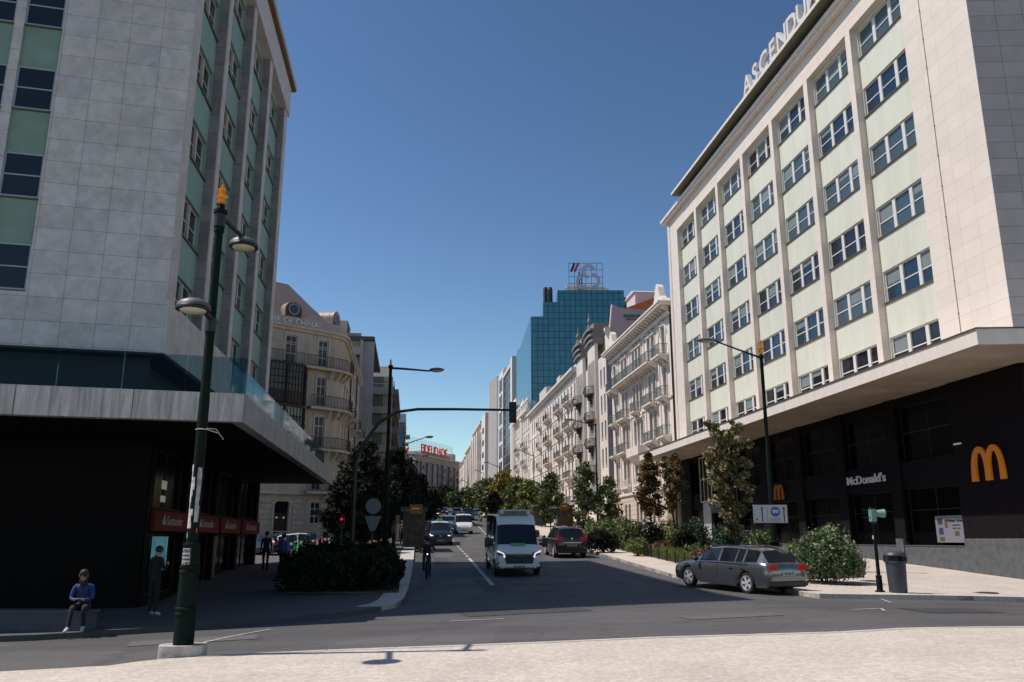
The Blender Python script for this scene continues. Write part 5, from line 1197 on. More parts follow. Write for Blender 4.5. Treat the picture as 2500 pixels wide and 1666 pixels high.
# parked cars by the ornate corner house
PKG = 'cars parked before the corner house'
for lab, px, Y, azc, tb, pn in [
    ('black parked hatchback, leftmost of the cars before the corner house', 640, 60, -60, hatch, MATS['paint_black']),
    ('grey parked car between the black and the white one', 690, 63, -60, hatch, paint('parked_grey', (.05,.055,.06), .3)),
    ('white parked hatchback with red tail lamps behind the motorcycles', 737, 60, 70, hatch, MATS['paint_white'])]:
    p = at(px, 1320, Y)
    car('parked_car', lab, 'car', (p.x, p.y), azc, tb, pn, (.75,3.2), .32, [(.45,.85),(.95,1.7),(1.8,2.6)], (2.4,3.0), (.07,.4), group=PKG)
# ------------------------------------------------------------------ two-wheelers
def motorbike(label, P, az, col, group, name='motor_scooter'):
    t = thing(name, label, 'scooter', (P[0], P[1], g(P[0], P[1])+.13), rot(az), group)
    for x in (-.62, .66):
        b = MB(); b.lathe([(.17,-.06),(.25,-.06),(.28,0),(.25,.06),(.17,.06)], (0,0,0), 18, axis='y'); b.lathe([(.17,.04),(.02,.05)], n=10, axis='y'); o = b.build('wheel', tyre_m, t, loc=(x,0,.28), smooth=40)
        b = MB(); b.lathe([(.165,-.03),(.165,.03)], n=12, axis='y'); b.build('rim', rim_m, o)
    b = MB(); b.prism([(-.85,.55),(-.75,.8),(-.2,.72),(-.1,.35),(.25,.3),(.42,.95),(.52,.95),(.62,.45),(.4,.22),(-.35,.22)], -.16, .16, 0, 'xz'); b.build('body', col, t)
    b = MB(); b.box(-.8, -.1, -.14, .14, .78, .86); b.build('seat', plastic, t)
    b = MB(); b.tube([(.47,-.33,1.08),(.42,-.15,1.03),(.45,0,1.0),(.42,.15,1.03),(.47,.33,1.08)], .018, 5); b.tube([(.45,0,1.0),(.66,0,.3)], .03, 6); b.build('handlebar', plastic, t)
    b = MB(); b.prism([(.50,.95),(.56,.95),(.50,1.22),(.46,1.22)], -.17, .17, 0, 'xz'); b.build('windshield', mat('clear_screen', (.03,.035,.04), .2), t)
    for s in (1,-1): b = MB(); b.tube([(.44,s*.2,1.05),(.42,s*.28,1.22)], .008, 4); b.ell((.42,s*.30,1.24), (.02,.06,.04), 0, 8, 4); b.build('mirror', chrome, t)
    b = MB(); b.ell((.56,0,.82), (.06,.09,.08), 0, 8, 5); b.build('headlight', lamp_lens, t)
    b = MB(); b.box(-.92,-.86,-.08,.08,.6,.68); b.build('tail_light', red_lens, t)
    return t
MG = 'scooters parked in a row'
scc = [(704,47,MATS['paint_black'],'black scooter at the left end of the parked row'),(728,48,paint('green', (.02,.30,.03)),'bright green scooter in the parked row'),(757,49,MATS['paint_black'],'black scooter right of the green one'),(786,50,paint('red', (.20,.01,.01)),'dark red scooter in the middle of the parked row'),(815,51,MATS['paint_silver'],'silver scooter near the right end of the parked row'),(843,52,paint('grey', (.2,.2,.2)),'grey scooter at the right end of the parked row')]
for px, Y, m_, lab in scc:
    p = at(px, 1330, Y); motorbike(lab, (p.x, p.y), 150, m_, MG)
p = at(1174,1256,122); SCO = motorbike('far white scooter ridden along the right kerb', (p.x, p.y), 173, MATS['paint_white'], None)
p = at(1031,1298,78); SCO2 = motorbike('dark scooter ridden along the left lane far behind the cyclist', (p.x, p.y), 173, MATS['paint_black'], None)
for o in (SCO, SCO2): o.location.z -= .13
def bicycle(label, P, az):
    t = thing('bicycle', label, 'bicycle', (P[0], P[1], g(P[0], P[1])+.01), rot(az))
    for x in (-.52,.52):
        b = MB(); n = 28; rr = .34
        b.tube([(rr*math.cos(2*math.pi*k/n),0,rr*math.sin(2*math.pi*k/n)) for k in range(n+1)], .018, 6)
        o = b.build('wheel', tyre_m, t, loc=(x,0,.36)); b = MB()
        for k in range(12): a = 2*math.pi*k/12; b.tube([(0,.02,0),(rr*math.cos(a),0,rr*math.sin(a))], .003, 3)
        b.build('spokes', chrome, o)
    b = MB(); fr_ = [((-.52,0,.36),(-.15,0,.82)),((-.52,0,.36),(0,0,.32)),((0,0,.32),(-.18,0,.92)),((0,0,.32),(.38,0,.80)),((-.15,0,.82),(.36,0,.86)),((.36,0,.95),(.52,0,.36))]
    for a, c in fr_: b.tube([a, c], .018, 6)
    b.build('frame', plastic, t)
    b = MB(); b.tube([(.30,-.28,1.04),(.36,0,1.0),(.30,.28,1.04)], .014, 5); b.tube([(.36,0,1.0),(.36,0,.9)], .014, 5); b.build('handlebar', plastic, t)
    b = MB(); b.ell((-.2,0,.96), (.14,.07,.035), 0, 10, 5); b.build('saddle', plastic, t)
    for s in (1,-1): b = MB(); b.tube([(0,s*.06,.32),(.12*s,s*.08,.32-.12*s)], .012, 5); b.box(.12*s-.05,.12*s+.05,s*.08,s*.17,.31-.12*s,.33-.12*s); b.build('pedal', plastic, t)
    b = MB(); b.ell((.42,.0,.98), (.03,.03,.03)); b.build('front_light', lamp_on, t)
    return t
# ------------------------------------------------------------------ PEOPLE
skin_m = mat('skin', (.38,.22,.15), .6); hair_m = mat('dark_hair', (.012,.009,.007), .7); shoe_w = mat('white_shoe', (.45,.47,.5), .6); shoe_d = mat('dark_shoe', (.02,.02,.02), .6)
def cloth(n, c): return mat('cloth_'+n, c, .9, .12, 8)
def person(label, P, az, top, bot, shoe=None, pose='stand', H_=1.72, z=None, group=None, helmet=None, hair='short', bag=False):
    """one skinned body; x right, y forward, z up"""
    s = H_/1.72; J = {}
    def set_(**k): J.update({a: Vector(b_) for a, b_ in k.items()})
    set_(pelvis=(0,0,.93), waist=(0,.01,1.07), chest=(0,.02,1.28), neck=(0,.01,1.44), neck2=(0,.02,1.50), head=(0,.03,1.60), crown=(0,.02,1.69))
    for sd, k in ((1,'r'),(-1,'l')):
        set_(**{'sh'+k:(sd*.17,.01,1.40),'el'+k:(sd*.225,-.01,1.12),'wr'+k:(sd*.235,.06,.87),'ha'+k:(sd*.235,.08,.80),'hp'+k:(sd*.09,0,.90),'kn'+k:(sd*.10,.02,.49),'an'+k:(sd*.10,-.01,.09),'to'+k:(sd*.12,.16,.03)})
    if pose == 'walk':
        set_(knr=(.09,.13,.50), anr=(.09,.22,.10), tor=(.1,.38,.06), knl=(-.09,.02,.50), anl=(-.09,-.22,.16), tol=(-.1,-.08,.05), elr=(.21,-.1,1.13), wrr=(.22,-.05,.90), har=(.22,-.02,.83), ell=(-.21,.05,1.12), wrl=(-.22,.2,.93), hal=(-.22,.24,.87))
    if pose == 'phone':
        set_(elr=(.21,.06,1.14), wrr=(.10,.27,1.22), har=(.06,.30,1.28), head=(0,.07,1.58), crown=(0,.08,1.67))
    if pose == 'sit':
        for k in ('pelvis','waist','chest','neck','neck2','head','crown'): J[k].z -= .44
        J['chest'].y += .10; J['neck'].y += .17; J['neck2'].y += .2; J['head'].y += .25; J['crown'].y += .27; J['waist'].y += .03
        for sd, k in ((1,'r'),(-1,'l')):
            set_(**{'sh'+k:(sd*.17,.15,.95),'el'+k:(sd*.22,.22,.68),'wr'+k:(sd*.10,.42,.66),'ha'+k:(sd*.06,.48,.68),'hp'+k:(sd*.09,.03,.50),'kn'+k:(sd*.12,.44,.50),'an'+k:(sd*.12,.46+.12*sd,.09),'to'+k:(sd*.14,.62+.12*sd,.03)})
    if pose == 'ride':
        for k in ('pelvis','waist','chest','neck','neck2','head','crown'): J[k].z += .06
        J['pelvis'].y -= .0; J['waist'].y += .08; J['chest'].y += .2; J['neck'].y += .3; J['neck2'].y += .33; J['head'].y += .38; J['crown'].y += .38
        J['chest'].z -= .05; J['neck'].z -= .1; J['neck2'].z -= .1; J['head'].z -= .1; J['crown'].z -= .1
        for sd, k in ((1,'r'),(-1,'l')):
            set_(**{'sh'+k:(sd*.18,.28,1.34),'el'+k:(sd*.30,.38,1.15),'wr'+k:(sd*.26,.52,1.08),'ha'+k:(sd*.26,.55,1.07),'hp'+k:(sd*.09,0,.97),'kn'+k:(sd*.12,.32,.62+.12*sd),'an'+k:(sd*.12,.2,.24+.12*sd),'to'+k:(sd*.12,.34,.2+.12*sd)})
    if pose == 'moped':
        for k in ('pelvis','waist','chest','neck','neck2','head','crown'): J[k].z -= .05
        for sd, k in ((1,'r'),(-1,'l')):
            set_(**{'sh'+k:(sd*.18,.03,1.35),'el'+k:(sd*.30,.2,1.15),'wr'+k:(sd*.31,.42,1.10),'ha'+k:(sd*.31,.46,1.10),'hp'+k:(sd*.1,0,.86),'kn'+k:(sd*.2,.38,.80),'an'+k:(sd*.18,.42,.38),'to'+k:(sd*.18,.56,.34)})
    RD = dict(pelvis=(.155,.115), waist=(.135,.10), chest=(.165,.115), neck=(.065,.062), neck2=(.052,.055), head=(.082,.098), crown=(.06,.072))
    for k in 'rl': RD.update({'sh'+k:(.065,.062),'el'+k:(.044,.044),'wr'+k:(.028,.024),'ha'+k:(.036,.016),'hp'+k:(.095,.09),'kn'+k:(.062,.062),'an'+k:(.042,.045),'to'+k:(.042,.03)})
    E = [('pelvis','waist'),('waist','chest'),('chest','neck'),('neck','neck2'),('neck2','head'),('head','crown')]
    for k in 'rl': E += [('chest','sh'+k),('sh'+k,'el'+k),('el'+k,'wr'+k),('wr'+k,'ha'+k),('pelvis','hp'+k),('hp'+k,'kn'+k),('kn'+k,'an'+k),('an'+k,'to'+k)]
    names = list(J); idx = {n_: i for i, n_ in enumerate(names)}
    V = [J[n_]*s for n_ in names]; ED = [(idx[a], idx[c]) for a, c in E]; RR = [RD[n_] for n_ in names]
    for k in 'rl':                                                    # five fingers on each hand
        sd = 1 if k == 'r' else -1; h = J['ha'+k]; d = (h-J['wr'+k]).normalized(); side = Vector((0,1,0)) if abs(d.z) > .7 else Vector((sd*-1,0,0))
        if pose in ('ride','moped'): side = Vector((sd,0,0))
        for i, (o_, ln) in enumerate([(-.027,.062),(-.009,.075),(.009,.072),(.027,.055)]):
            a = h+side*o_; m_ = a+d*ln*.55; c = m_+(d*.6+Vector((-sd*.5,0,-.3)))*ln*.5
            V += [a*s+d*.01, m_*s, c*s]; RR += [(.011,.011),(.009,.009),(.007,.007)]; n0 = len(V)-3; ED += [(idx['ha'+k], n0),(n0,n0+1),(n0+1,n0+2)]
        a = J['wr'+k].lerp(h,.5)-side*.03; c = a-side*.02+d*.045; V += [a*s, c*s]; RR += [(.013,.012),(.009,.009)]; n0 = len(V)-2; ED += [(idx['ha'+k], n0),(n0,n0+1)]
    me = bpy.data.meshes.new('skel'); me.from_pydata(V, ED, []); o = bpy.data.objects.new('skel', me); COL.objects.link(o)
    sk_ = o.modifiers.new('s', 'SKIN'); sk_.use_smooth_shade = True
    for i, r_ in enumerate(RR): me.skin_vertices[0].data[i].radius = (r_[0]*s, r_[1]*s); me.skin_vertices[0].data[i].use_root = (i == 0)
    sb = o.modifiers.new('u', 'SUBSURF'); sb.levels = 1; sb.render_levels = 1
    bpy.context.view_layer.update(); bm_ = bpy.data.meshes.new_from_object(o.evaluated_get(bpy.context.evaluated_depsgraph_get())); bpy.data.objects.remove(o)
    bm_.materials.clear()
    for m_ in (skin_m, top, bot, shoe or shoe_d): bm_.materials.append(m_)
    Jn = [(n_, J[n_]*s) for n_ in names]
    reg = {}
    for a, c in E: reg[(a, c)] = 0
    for p_ in bm_.polygons:
        c = p_.center; best = None; bd = 9
        for a, e in E:
            A_, B_ = J[a]*s, J[e]*s; ab = B_-A_; t_ = max(0, min(1, (c-A_).dot(ab)/ab.dot(ab))); dd_ = (c-(A_+ab*t_)).length
            if dd_ < bd: bd = dd_; best = (a, e)
        a, e = best
        if a in ('neck','neck2','head') and e != 'neck': m_ = 0
        elif e in ('har','hal'): m_ = 0
        elif e in ('hpr','hpl','knr','knl') : m_ = 2
        elif e in ('anr','anl'): m_ = 2
        elif e in ('tor','tol'): m_ = 3
        else: m_ = 1
        p_.material_index = m_; p_.use_smooth = True
    zz = g(P[0], P[1]) if z is None else z
    r = link('person', bm_, None, (P[0], P[1], zz), -R(az)); tag(r, label, 'person', group)
    hd, cw = J['head']*s, J['crown']*s
    b = MB()
    for sx in (-1,1): b = MB(); b.ell((hd.x+sx*.032, hd.y+.086, hd.z+.0), (.012,.008,.007), 0, 8, 4); b.build('eye', mat('eye', (.05,.04,.04), .3), r)
    b = MB(); b.prism([(-.012,-.03),(.012,-.03),(.006,.012),(-.006,.012)], .085, .108, 0, 'xz'); b.v = [(p[0]+hd.x, p[1]+hd.y, p[2]+hd.z-.005) for p in b.v]; b.build('nose', skin_m, r)
    b = MB(); b.box(hd.x-.022, hd.x+.022, hd.y+.086, hd.y+.092, hd.z-.052, hd.z-.045); b.build('mouth', mat('lips', (.22,.09,.07), .5), r)
    b = MB()
    for sx in (-1,1): b = MB(); b.ell((hd.x+sx*.085, hd.y-.005, hd.z-.005), (.012,.022,.032), 0, 8, 5); b.build('ear', skin_m, r)
    b = MB()
    if helmet:
        b.ell((hd.x, hd.y, hd.z+.04), (.125,.145,.13), 0, 14, 8); b.build('helmet', helmet, r, smooth=60)
    else:
        b.ell((hd.x, hd.y-.022, hd.z+.038), (.096,.108,.10), 0, 14, 8)
        if hair == 'long': b.ell((hd.x, hd.y-.06, hd.z-.09), (.09,.06,.17), 0, 12, 7)
        b.build('hair', hair_m, r, smooth=60)
    return r
p = at(1041,1410,34.5); az_c = 172
bicycle('bicycle of the dark cyclist in front of the taxi', (p.x, p.y), az_c)
person('person in dark clothes and helmet cycling in front of the taxi', (p.x-math.sin(R(az_c))*.2, p.y-math.cos(R(az_c))*.2), az_c, cloth('dark', (.02,.022,.035)), cloth('dark', (.02,.022,.035)), pose='ride', helmet=plastic)
for o, lab, tp in ((SCO, 'person in pale jacket riding the far white scooter', cloth('white', (.5,.5,.5))), (SCO2, 'person in black riding the dark scooter in the left lane', cloth('dark', (.02,.022,.035)))):
    person(lab, (o.location.x-math.sin(R(173))*.25, o.location.y-math.cos(R(173))*.25), 173, tp, cloth('dark', (.02,.022,.035)), pose='moped', helmet=plastic, z=o.location.z+.02)
pp = SEAT
SEAT_Z = g(pw[0].x, pw[0].y)+.1+.46
person('person in bright blue top seated on the end of the planter wall', (pp.x+.1, pp.y+.15), 168, cloth('blue', (.022,.045,.15)), cloth('jeans_dark', (.015,.015,.02)), shoe_w, 'sit', z=SEAT_Z-.42, hair='long')
def stand(px, Y, az, lab, tp, bt, **k):
    p = at(px, 1400, Y); hp = .12; return person(lab, (p.x, p.y), az, tp, bt, z=g(p.x, p.y)+hp, **k)
stand(380, 22.6, 30, 'person in black with pale shoes standing before the blue poster', cloth('black', (.01,.01,.012)), cloth('black', (.01,.01,.012)), shoe=shoe_w, pose='phone', H_=1.78)
stand(688, 36, 10, 'person in blue shirt walking towards the parked scooters', cloth('mid_blue', (.04,.10,.28)), cloth('jeans_dark', (.015,.015,.02)), pose='walk')
stand(646, 38, -20, 'person in black walking left of the one in the blue shirt', cloth('black', (.01,.01,.012)), cloth('black', (.01,.01,.012)), pose='walk')
stand(995, 60, 200, 'person in dark clothes waiting at the edge of the left pavement', cloth('dark', (.02,.022,.035)), cloth('grey', (.10,.10,.11)), pose='stand')
stand(979, 58, 160, 'person in grey waiting beside the yellow bus shelter panel', cloth('grey', (.10,.10,.11)), cloth('black', (.01,.01,.012)), pose='phone')
stand(958, 55, 120, 'person with pale shirt standing inside the left bus shelter', cloth('pale', (.3,.26,.26)), cloth('dark', (.02,.022,.035)), pose='stand')
# ------------------------------------------------------------------ STREET FURNITURE
green_p = mat('dark_green_post', (.003,.010,.008), .65, .25, 6, spec=.12); blk = mat('lamp_black', (.012,.013,.013), .45)
lens_m = mat('lamp_lens', (.42,.39,.32), .3); amber = mat('gilded_finial', (.62,.24,.02), .35, .25, 12, emit=(.6,.2,.01), es=.05)
def finial(parent, x, y, z, s=1.0):
    random.seed(5); b = MB(); zz = 0
    for k, (r0, h) in enumerate([(.05,.06),(.11,.13),(.135,.14),(.09,.10),(.10,.10),(.055,.08),(.03,.05)]):
        a0 = random.random()*3; n = 5
        lo = [(r0*.8*math.cos(a0+2*math.pi*i/n)*random.uniform(.8,1.2), r0*.8*math.sin(a0+2*math.pi*i/n)) for i in range(n)]
        hi = [(r0*math.cos(a0+.5+2*math.pi*i/n)*random.uniform(.75,1.2), r0*math.sin(a0+.5+2*math.pi*i/n)) for i in range(n)]
        b.ring([[(p[0]*s, p[1]*s, zz) for p in lo], [(p[0]*s, p[1]*s, zz+h*s*.8) for p in hi], [(p[0]*s*.7, p[1]*s*.7, zz+h*s) for p in lo]])
        zz += h*s
    return b.build('finial', amber, parent, loc=(x, y, z))
def lamp_head(parent, x, y, z, r, tilt=0, name='lamp_head'):
    b = MB(); b.lathe([(r*.85,-.035),(r,.0),(r*.97,.05),(r*.8,.10),(r*.5,.14),(.05,.16)], n=24)
    o = b.build(name, mat('grey_shade', (.10,.10,.095), .5), parent, smooth=50, loc=(x, y, z)); o.rotation_euler = (tilt, 0, 0)
    b = MB(); b.lathe([(r*.80,-.036),(r*.74,-.06),(.01,-.075)], n=24); b.build('lens', lens_m, o, smooth=60)
    b = MB(); b.lathe([(r*1.02,-.04),(r*1.03,.0),(r*.98,.012),(r*.86,-.045)], n=24); b.build('rim', blk, o, smooth=60)
    return o
# the double lamp in the foreground
L1 = gp(445,1601,.12); z0 = g(L1.x, L1.y)+.12; lamp1 = thing('street_lamp', 'tall dark green double street lamp with torn stickers and gilded finial in the left foreground', 'street lamp', (L1.x, L1.y, z0))
Ht = at(537,450,L1.y).z-z0
b = MB(); b.prism([(.37*math.copysign(abs(math.cos(t))**.7, math.cos(t))+.0, .26*math.copysign(abs(math.sin(t))**.7, math.sin(t))) for t in [2*math.pi*k/24 for k in range(24)]], -.12, .17)
pl_ = b.build('plinth', mat('kerb_stone_block', (.42,.385,.36), .8, .35, 5, .5, 25), lamp1, rz=R(18))
b = MB(); b.lathe([(r_*.87, z_) for r_, z_ in [(.185,.17),(.185,.62),(.2,.63),(.2,.66),(.185,.67),(.185,.70),(.2,.71),(.2,.74),(.18,.75),(.175,1.28),(.19,1.29),(.19,1.32),(.17,1.33),(.17,1.36),(.185,1.37),(.185,1.40),(.165,1.41),(.155,1.72),(.165,1.73),(.16,1.76),(.105,1.77)]], n=24)
b.build('sleeve', green_p, lamp1, smooth=35)
b = MB(); b.lathe([(.092,1.765),(.088,4.2),(.082,4.25),(.07,Ht-.95),(.09,Ht-.94),(.09,Ht-.85),(.075,Ht-.84),(.075,Ht-.6),(.12,Ht-.58),(.12,Ht-.52),(.07,Ht-.5),(.05,Ht-.4)], n=20); b.build('post', green_p, lamp1, smooth=35)
finial(lamp1, 0, 0, Ht-.42, 1.0).scale = (.8,.8,.62)
hA = at(595,600,L1.y+.95); hB = at(472,752,L1.y-1.12)
for hp_, base_z in ((hA, Ht-.72), (hB, at(508,795,L1.y).z-z0)):
    v = hp_-Vector((L1.x, L1.y, z0)); b = MB(); dirv = Vector((v.x, v.y, 0)).normalized()
    if v.z > base_z+.05: b.tube([(0,0,base_z),(v.x*.45,v.y*.45,base_z+(v.z-base_z)*.9),(v.x*.8,v.y*.8,v.z+.14)], [.05,.045,.04], 8)
    else: b.tube([(0,0,base_z+.1),(v.x*.8,v.y*.8,v.z+.16)], [.05,.045], 8)
    b.tube([(v.x*.75,v.y*.75,v.z+.16),(v.x*1.0,v.y*1.0,v.z+.15)], .04, 8)
    b.tube([(0,0,base_z-.12),(0,0,base_z+.12)], .1, 12); b.build('arm', blk, lamp1, smooth=50)
    lamp_head(lamp1, v.x, v.y, v.z, .27)
white_paper = mat('weathered_paper', (.50,.48,.46), .8, .4, 9); 
def wrap(parent, name, r, z0_, z1_, a0, a1, m, ragged=0, seed=1):
    random.seed(seed); b = MB(); n = 8; ks = 10
    for j in range(ks):
        za, zb = z0_+(z1_-z0_)*j/ks, z0_+(z1_-z0_)*(j+1)/ks; e = a1-random.random()*ragged; s_ = a0+random.random()*ragged*.4
        for i in range(n):
            p, q = R(s_+(e-s_)*i/n), R(s_+(e-s_)*(i+1)/n)
            b.quad((r*math.cos(p), r*math.sin(p), za), (r*math.cos(q), r*math.sin(q), za), (r*math.cos(q), r*math.sin(q), zb), (r*math.cos(p), r*math.sin(p), zb))
    return b.build(name, m, parent)
wrap(lamp1, 'torn_poster', .096, 2.0, 3.05, 205, 275, white_paper, 45, 4)
wrap(lamp1, 'worn_poster', .096, 2.1, 3.0, 285, 335, mat('faded_blue_paper', (.16,.18,.22), .8, .6, 7, col2=(.3,.3,.3)), 12, 8)
wrap(lamp1, 'sticker', .096, 1.84, 1.93, 215, 235, white_paper, 6, 2); wrap(lamp1, 'sticker', .096, 1.93, 2.0, 318, 334, mat('orange_sticker', (.35,.10,.03), .7), 3, 2)
st = wrap(lamp1, 'notice', .158, 1.42, 1.68, 236, 286, mat('notice_paper', (.50,.48,.49), .7), 0, 1)
for i, s_ in enumerate(['AFIA-SE', 'CHAVES FACAS', 'TESOURAS', '21 843 67']):
    text(st, s_, [.075,.042,.042,.05][i], (-.015+.006*i, -.165, 1.61-.062*i), black_paint, ext=.001, bold=.002, w=[.17,.19,.16,.15][i], name='notice_lettering', rz=R(-7))
b = MB(); zt_ = at(480,1050,L1.y).z-z0; b.tube([(-.09,-.05,zt_),(0,-.1,zt_+.01),(.12,-.08,zt_),(.3,-.03,zt_-.06)], .008, 4); b.tube([(.1,-.08,zt_+.02),(.28,-.1,zt_+.0),(.4,-.05,zt_-.17)], .007, 4); b.build('cable_tie', mat('pale_tie', (.4,.38,.36), .5), lamp1)
def arm_lamp(label, px, Y, top, tip, headw, base_h=.12, fin=1.0, group=None, armr=.05, sign=False, r0=.11):
    P = at(px, 1350, Y); P = at(px, 1350, Y); 
    T_ = at(top[0], top[1], Y); x = T_.x; zb = g(x, Y)+base_h; t = thing('street_lamp', label, 'street lamp', (x, Y, zb), 0, group); h = T_.z-zb
    b = MB(); b.lathe([(r0*1.5,-.1),(r0*1.5,1.1),(r0*1.6,1.12),(r0,1.16),(r0*.8,h*.55),(r0*.62,h*.57),(r0*.55,h-.15),(r0*.85,h-.13),(r0*.85,h),(.03,h+.05)], n=14); b.build('post', green_p, t, smooth=35)
    q = at(tip[0], tip[1], Y-.0)-Vector((x, Y, zb)); b = MB()
    b.tube([(0,0,h-.12),(q.x*.3,0,h-.12+(q.z-h+.12)*.36),(q.x*.8,0,q.z-.02),(q.x*.86,0,q.z)], [armr,armr*.9,armr*.7,armr*.7], 8); b.build('arm', blk, t, smooth=50)
    w_ = headw/2; b = MB(); sg = 1 if q.x > 0 else -1
    b.ell((q.x*.97, 0, q.z+.04), (w_, .17, .10), 0, 14, 8); o = b.build('lamp_head', mat('grey_shade', (.1,.1,.1)), t, smooth=60)
    b = MB(); b.ell((q.x*.97, 0, q.z-.02), (w_*.8, .14, .07), 0, 12, 6); b.build('lens', lens_m, o, smooth=60)
    if fin: finial(t, 0, 0, h+.02, fin)
    return t, h, zb
Lr1, hh, zb1 = arm_lamp('green street lamp with gilded finial carrying the bus lane sign before the office block', 1858, 36, (1858,868), (1722,833), 1.0, .14, 1.1, r0=.13)
# direction sign on that lamp
zc = at(1880,1255,35.8).z-zb1; xc = at(1881,1255,35.8).x-Lr1.location.x
SG = thing('bus_lane_sign', 'white lane sign with arrows and blue bus disc fixed to the green lamp', 'road sign', (Lr1.location.x+xc, 35.78, zb1+zc))
b = MB(); b.box(-.72,.72,-.02,.02,-.39,.39); b.build('board', mat('sign_white', (.50,.49,.52), .5), SG)
b = MB(); 
for a, c, d, e in [(-.72,.72,.37,.39),(-.72,.72,-.39,-.37),(-.72,-.70,-.37,.37),(.70,.72,-.37,.37)]: b.box(a, c, -.026, -.021, d, e)
b.build('border', plastic, SG)
b = MB()
for x in (-.36, .56): b.box(x-.022, x+.022, -.026, -.021, -.33, .2); b.prism([(x-.08,.17),(x,.31),(x+.08,.17),(x,.22)], -.028, -.0211, 0, 'xz')
for k in range(5): b.box(-.145,-.13,-.026,-.021,-.33+.135*k,-.25+.135*k)
b.box(-.62,-.55,-.026,-.021,-.26,-.20)
b.build('arrows', black_paint, SG)
b = MB(); b.lathe([(.205,-.03),(.205,-.021)], (.2,0,.09), 28, axis='y'); b.build('blue_disc', mat('sign_blue', (.01,.10,.33), .5), SG)
b = MB(); b.box(.07,.33,-.036,-.031,.05,.15); b.box(.04,.36,-.036,-.031,.155,.17); [b.box(.1+.14*k,.15+.14*k,-.036,-.031,.02,.05) for k in range(2)]; b.build('bus_symbol', mat('sign_white'  , (.5,.49,.52)), SG)
b = MB(); b.box(0,.4,-.026,-.021,-.31,-.18,0); b.box(.015,.385,-.030,-.0262,-.30,-.19,1); b.build('small_panel', [black_paint, mat('sign_white', (.5,.49,.52))], SG)
text(SG, 'TRANSPORTES PUB', .05, (.2,-.031,-.245), black_paint, ext=.001, w=.33, name='panel_lettering'); text(SG, 'PRAÇA', .04, (.2,-.031,-.29), black_paint, ext=.001, w=.16, name='panel_lettering')
LG = 'single arm lamps along the street'
arm_lamp('green single arm lamp with finial rising before the hotel towers', 1456, 74, (1454,1036), (1387,1026), 1.0, .14, .9, LG, .05)
arm_lamp('single arm lamp in front of the long white house, second from the hotel', 1305, 122, (1303,1112), (1262,1100), 1.0, .14, .8, LG, .06)
arm_lamp('single arm lamp before the black striped tower', 1221, 138, (1220,1140), (1186,1130), 1.0, .14, .8, LG, .06)
arm_lamp('thin far lamp left of the ribbed tower', 1180, 205, (1180,1155), (1162,1149), 1.2, .14, 0, LG, .08)
arm_lamp('tiny far lamp at the end of the right row', 1140, 260, (1141,1178), (1128,1173), 1.2, .14, 0, LG, .09)
arm_lamp('dark lamp with finial and long arm in front of the modern blocks', 952, 40, (954,893), (1070,905), .75, .14, .5, LG, .06, r0=.14)
arm_lamp('lamp with raised arm left of the blue banner block', 985, 68, (985,1083), (1050,1068), .7, .14, 0, LG, .05)
arm_lamp('small lamp arm reaching past the far insurance building', 1004, 100, (1003,1126), (1040,1113), .8, .14, 0, LG, .05)
# weather vane on the modern-side lamp
# overhead signal on a curved gantry
YG = 38; pts = [(866,1180),(869,1130),(885,1088),(925,1032),(970,1006),(1020,999.5),(1110,999.5),(1252,1001.5)]
pb_ = at(866,1180,YG); zg = g(pb_.x, YG)+.12; GA = thing('signal_gantry', 'dark curved gantry arm reaching over the left lanes with a traffic light at its tip', 'traffic light', (pb_.x, YG, zg))
q = [at(a, c, YG)-Vector((pb_.x, YG, zg)) for a, c in pts]
b = MB(); b.tube([(0,0,-.1),(0,0,1.5)]+[tuple(v) for v in q], [.12,.10]+[.085]*3+[.08,.07,.065,.06,.055], 12); b.build('mast', blk, GA, smooth=50)
e = q[-1]; b = MB(); b.box(e.x-.17, e.x+.17, -.02, .02, e.z-.60, e.z+.38); b.box(e.x-.12, e.x+.12, .021, .22, e.z-.55, e.z+.33); o = b.build('signal_box', black_paint, GA)
for k in range(3): b = MB(); b.lathe([(.09,0),(.1,.12)], (e.x,.221,e.z-.4+.29*k), 14, axis='y'); b.build('signal_lens', plastic, o)
# post with round signs in the left bed
p_ = at(912,1236,38.5); zg = g(p_.x, 38.5)+.14; RS = thing('sign_post', 'post with a round sign above a triangular one, seen from behind in the left bed', 'road sign', (p_.x, 38.5, zg))
h_ = p_.z-zg; b = MB(); b.tube([(0,0,-.1),(0,0,h_+.3)], .035, 8); b.build('post', blk, RS)
sb_ = mat('grey_sign_back', (.12,.15,.19), .5)
b = MB(); b.lathe([(.35,-.05),(.35,-.03)], (0,0,h_), 24, axis='y'); b.box(-.3,.3,-.03,-.0301+.02,h_+.1,h_+.13); b.build('round_sign', sb_, RS)
b = MB(); b.prism([(-.38,h_-.45),(.38,h_-.45),(.12,h_-1.1),(-.12,h_-1.1)], -.05, -.03, 0, 'xz'); b.build('lower_sign', sb_, RS)
# red pedestrian light by the trees
p_ = at(836,1268,44); zg = g(p_.x, 44)+.14; RL = thing('pedestrian_light', 'small pedestrian light showing red between the dark trees', 'traffic light', (p_.x, 44, zg)); h_ = p_.z-zg
b = MB(); b.tube([(0,0,-.1),(0,0,h_+.25)], .05, 8); b.build('post', blk, RL); b = MB(); b.box(-.13,.13,-.2,-.051,h_-.35,h_+.15); b.build('housing', plastic, RL)
b = MB(); b.lathe([(.075,-.215),(.075,-.201)], (0,0,h_), 14, axis='y'); b.build('red_lens', mat('red_man', (.6,.01,.01), .4, emit=(1,.02,.02), es=.6), RL)
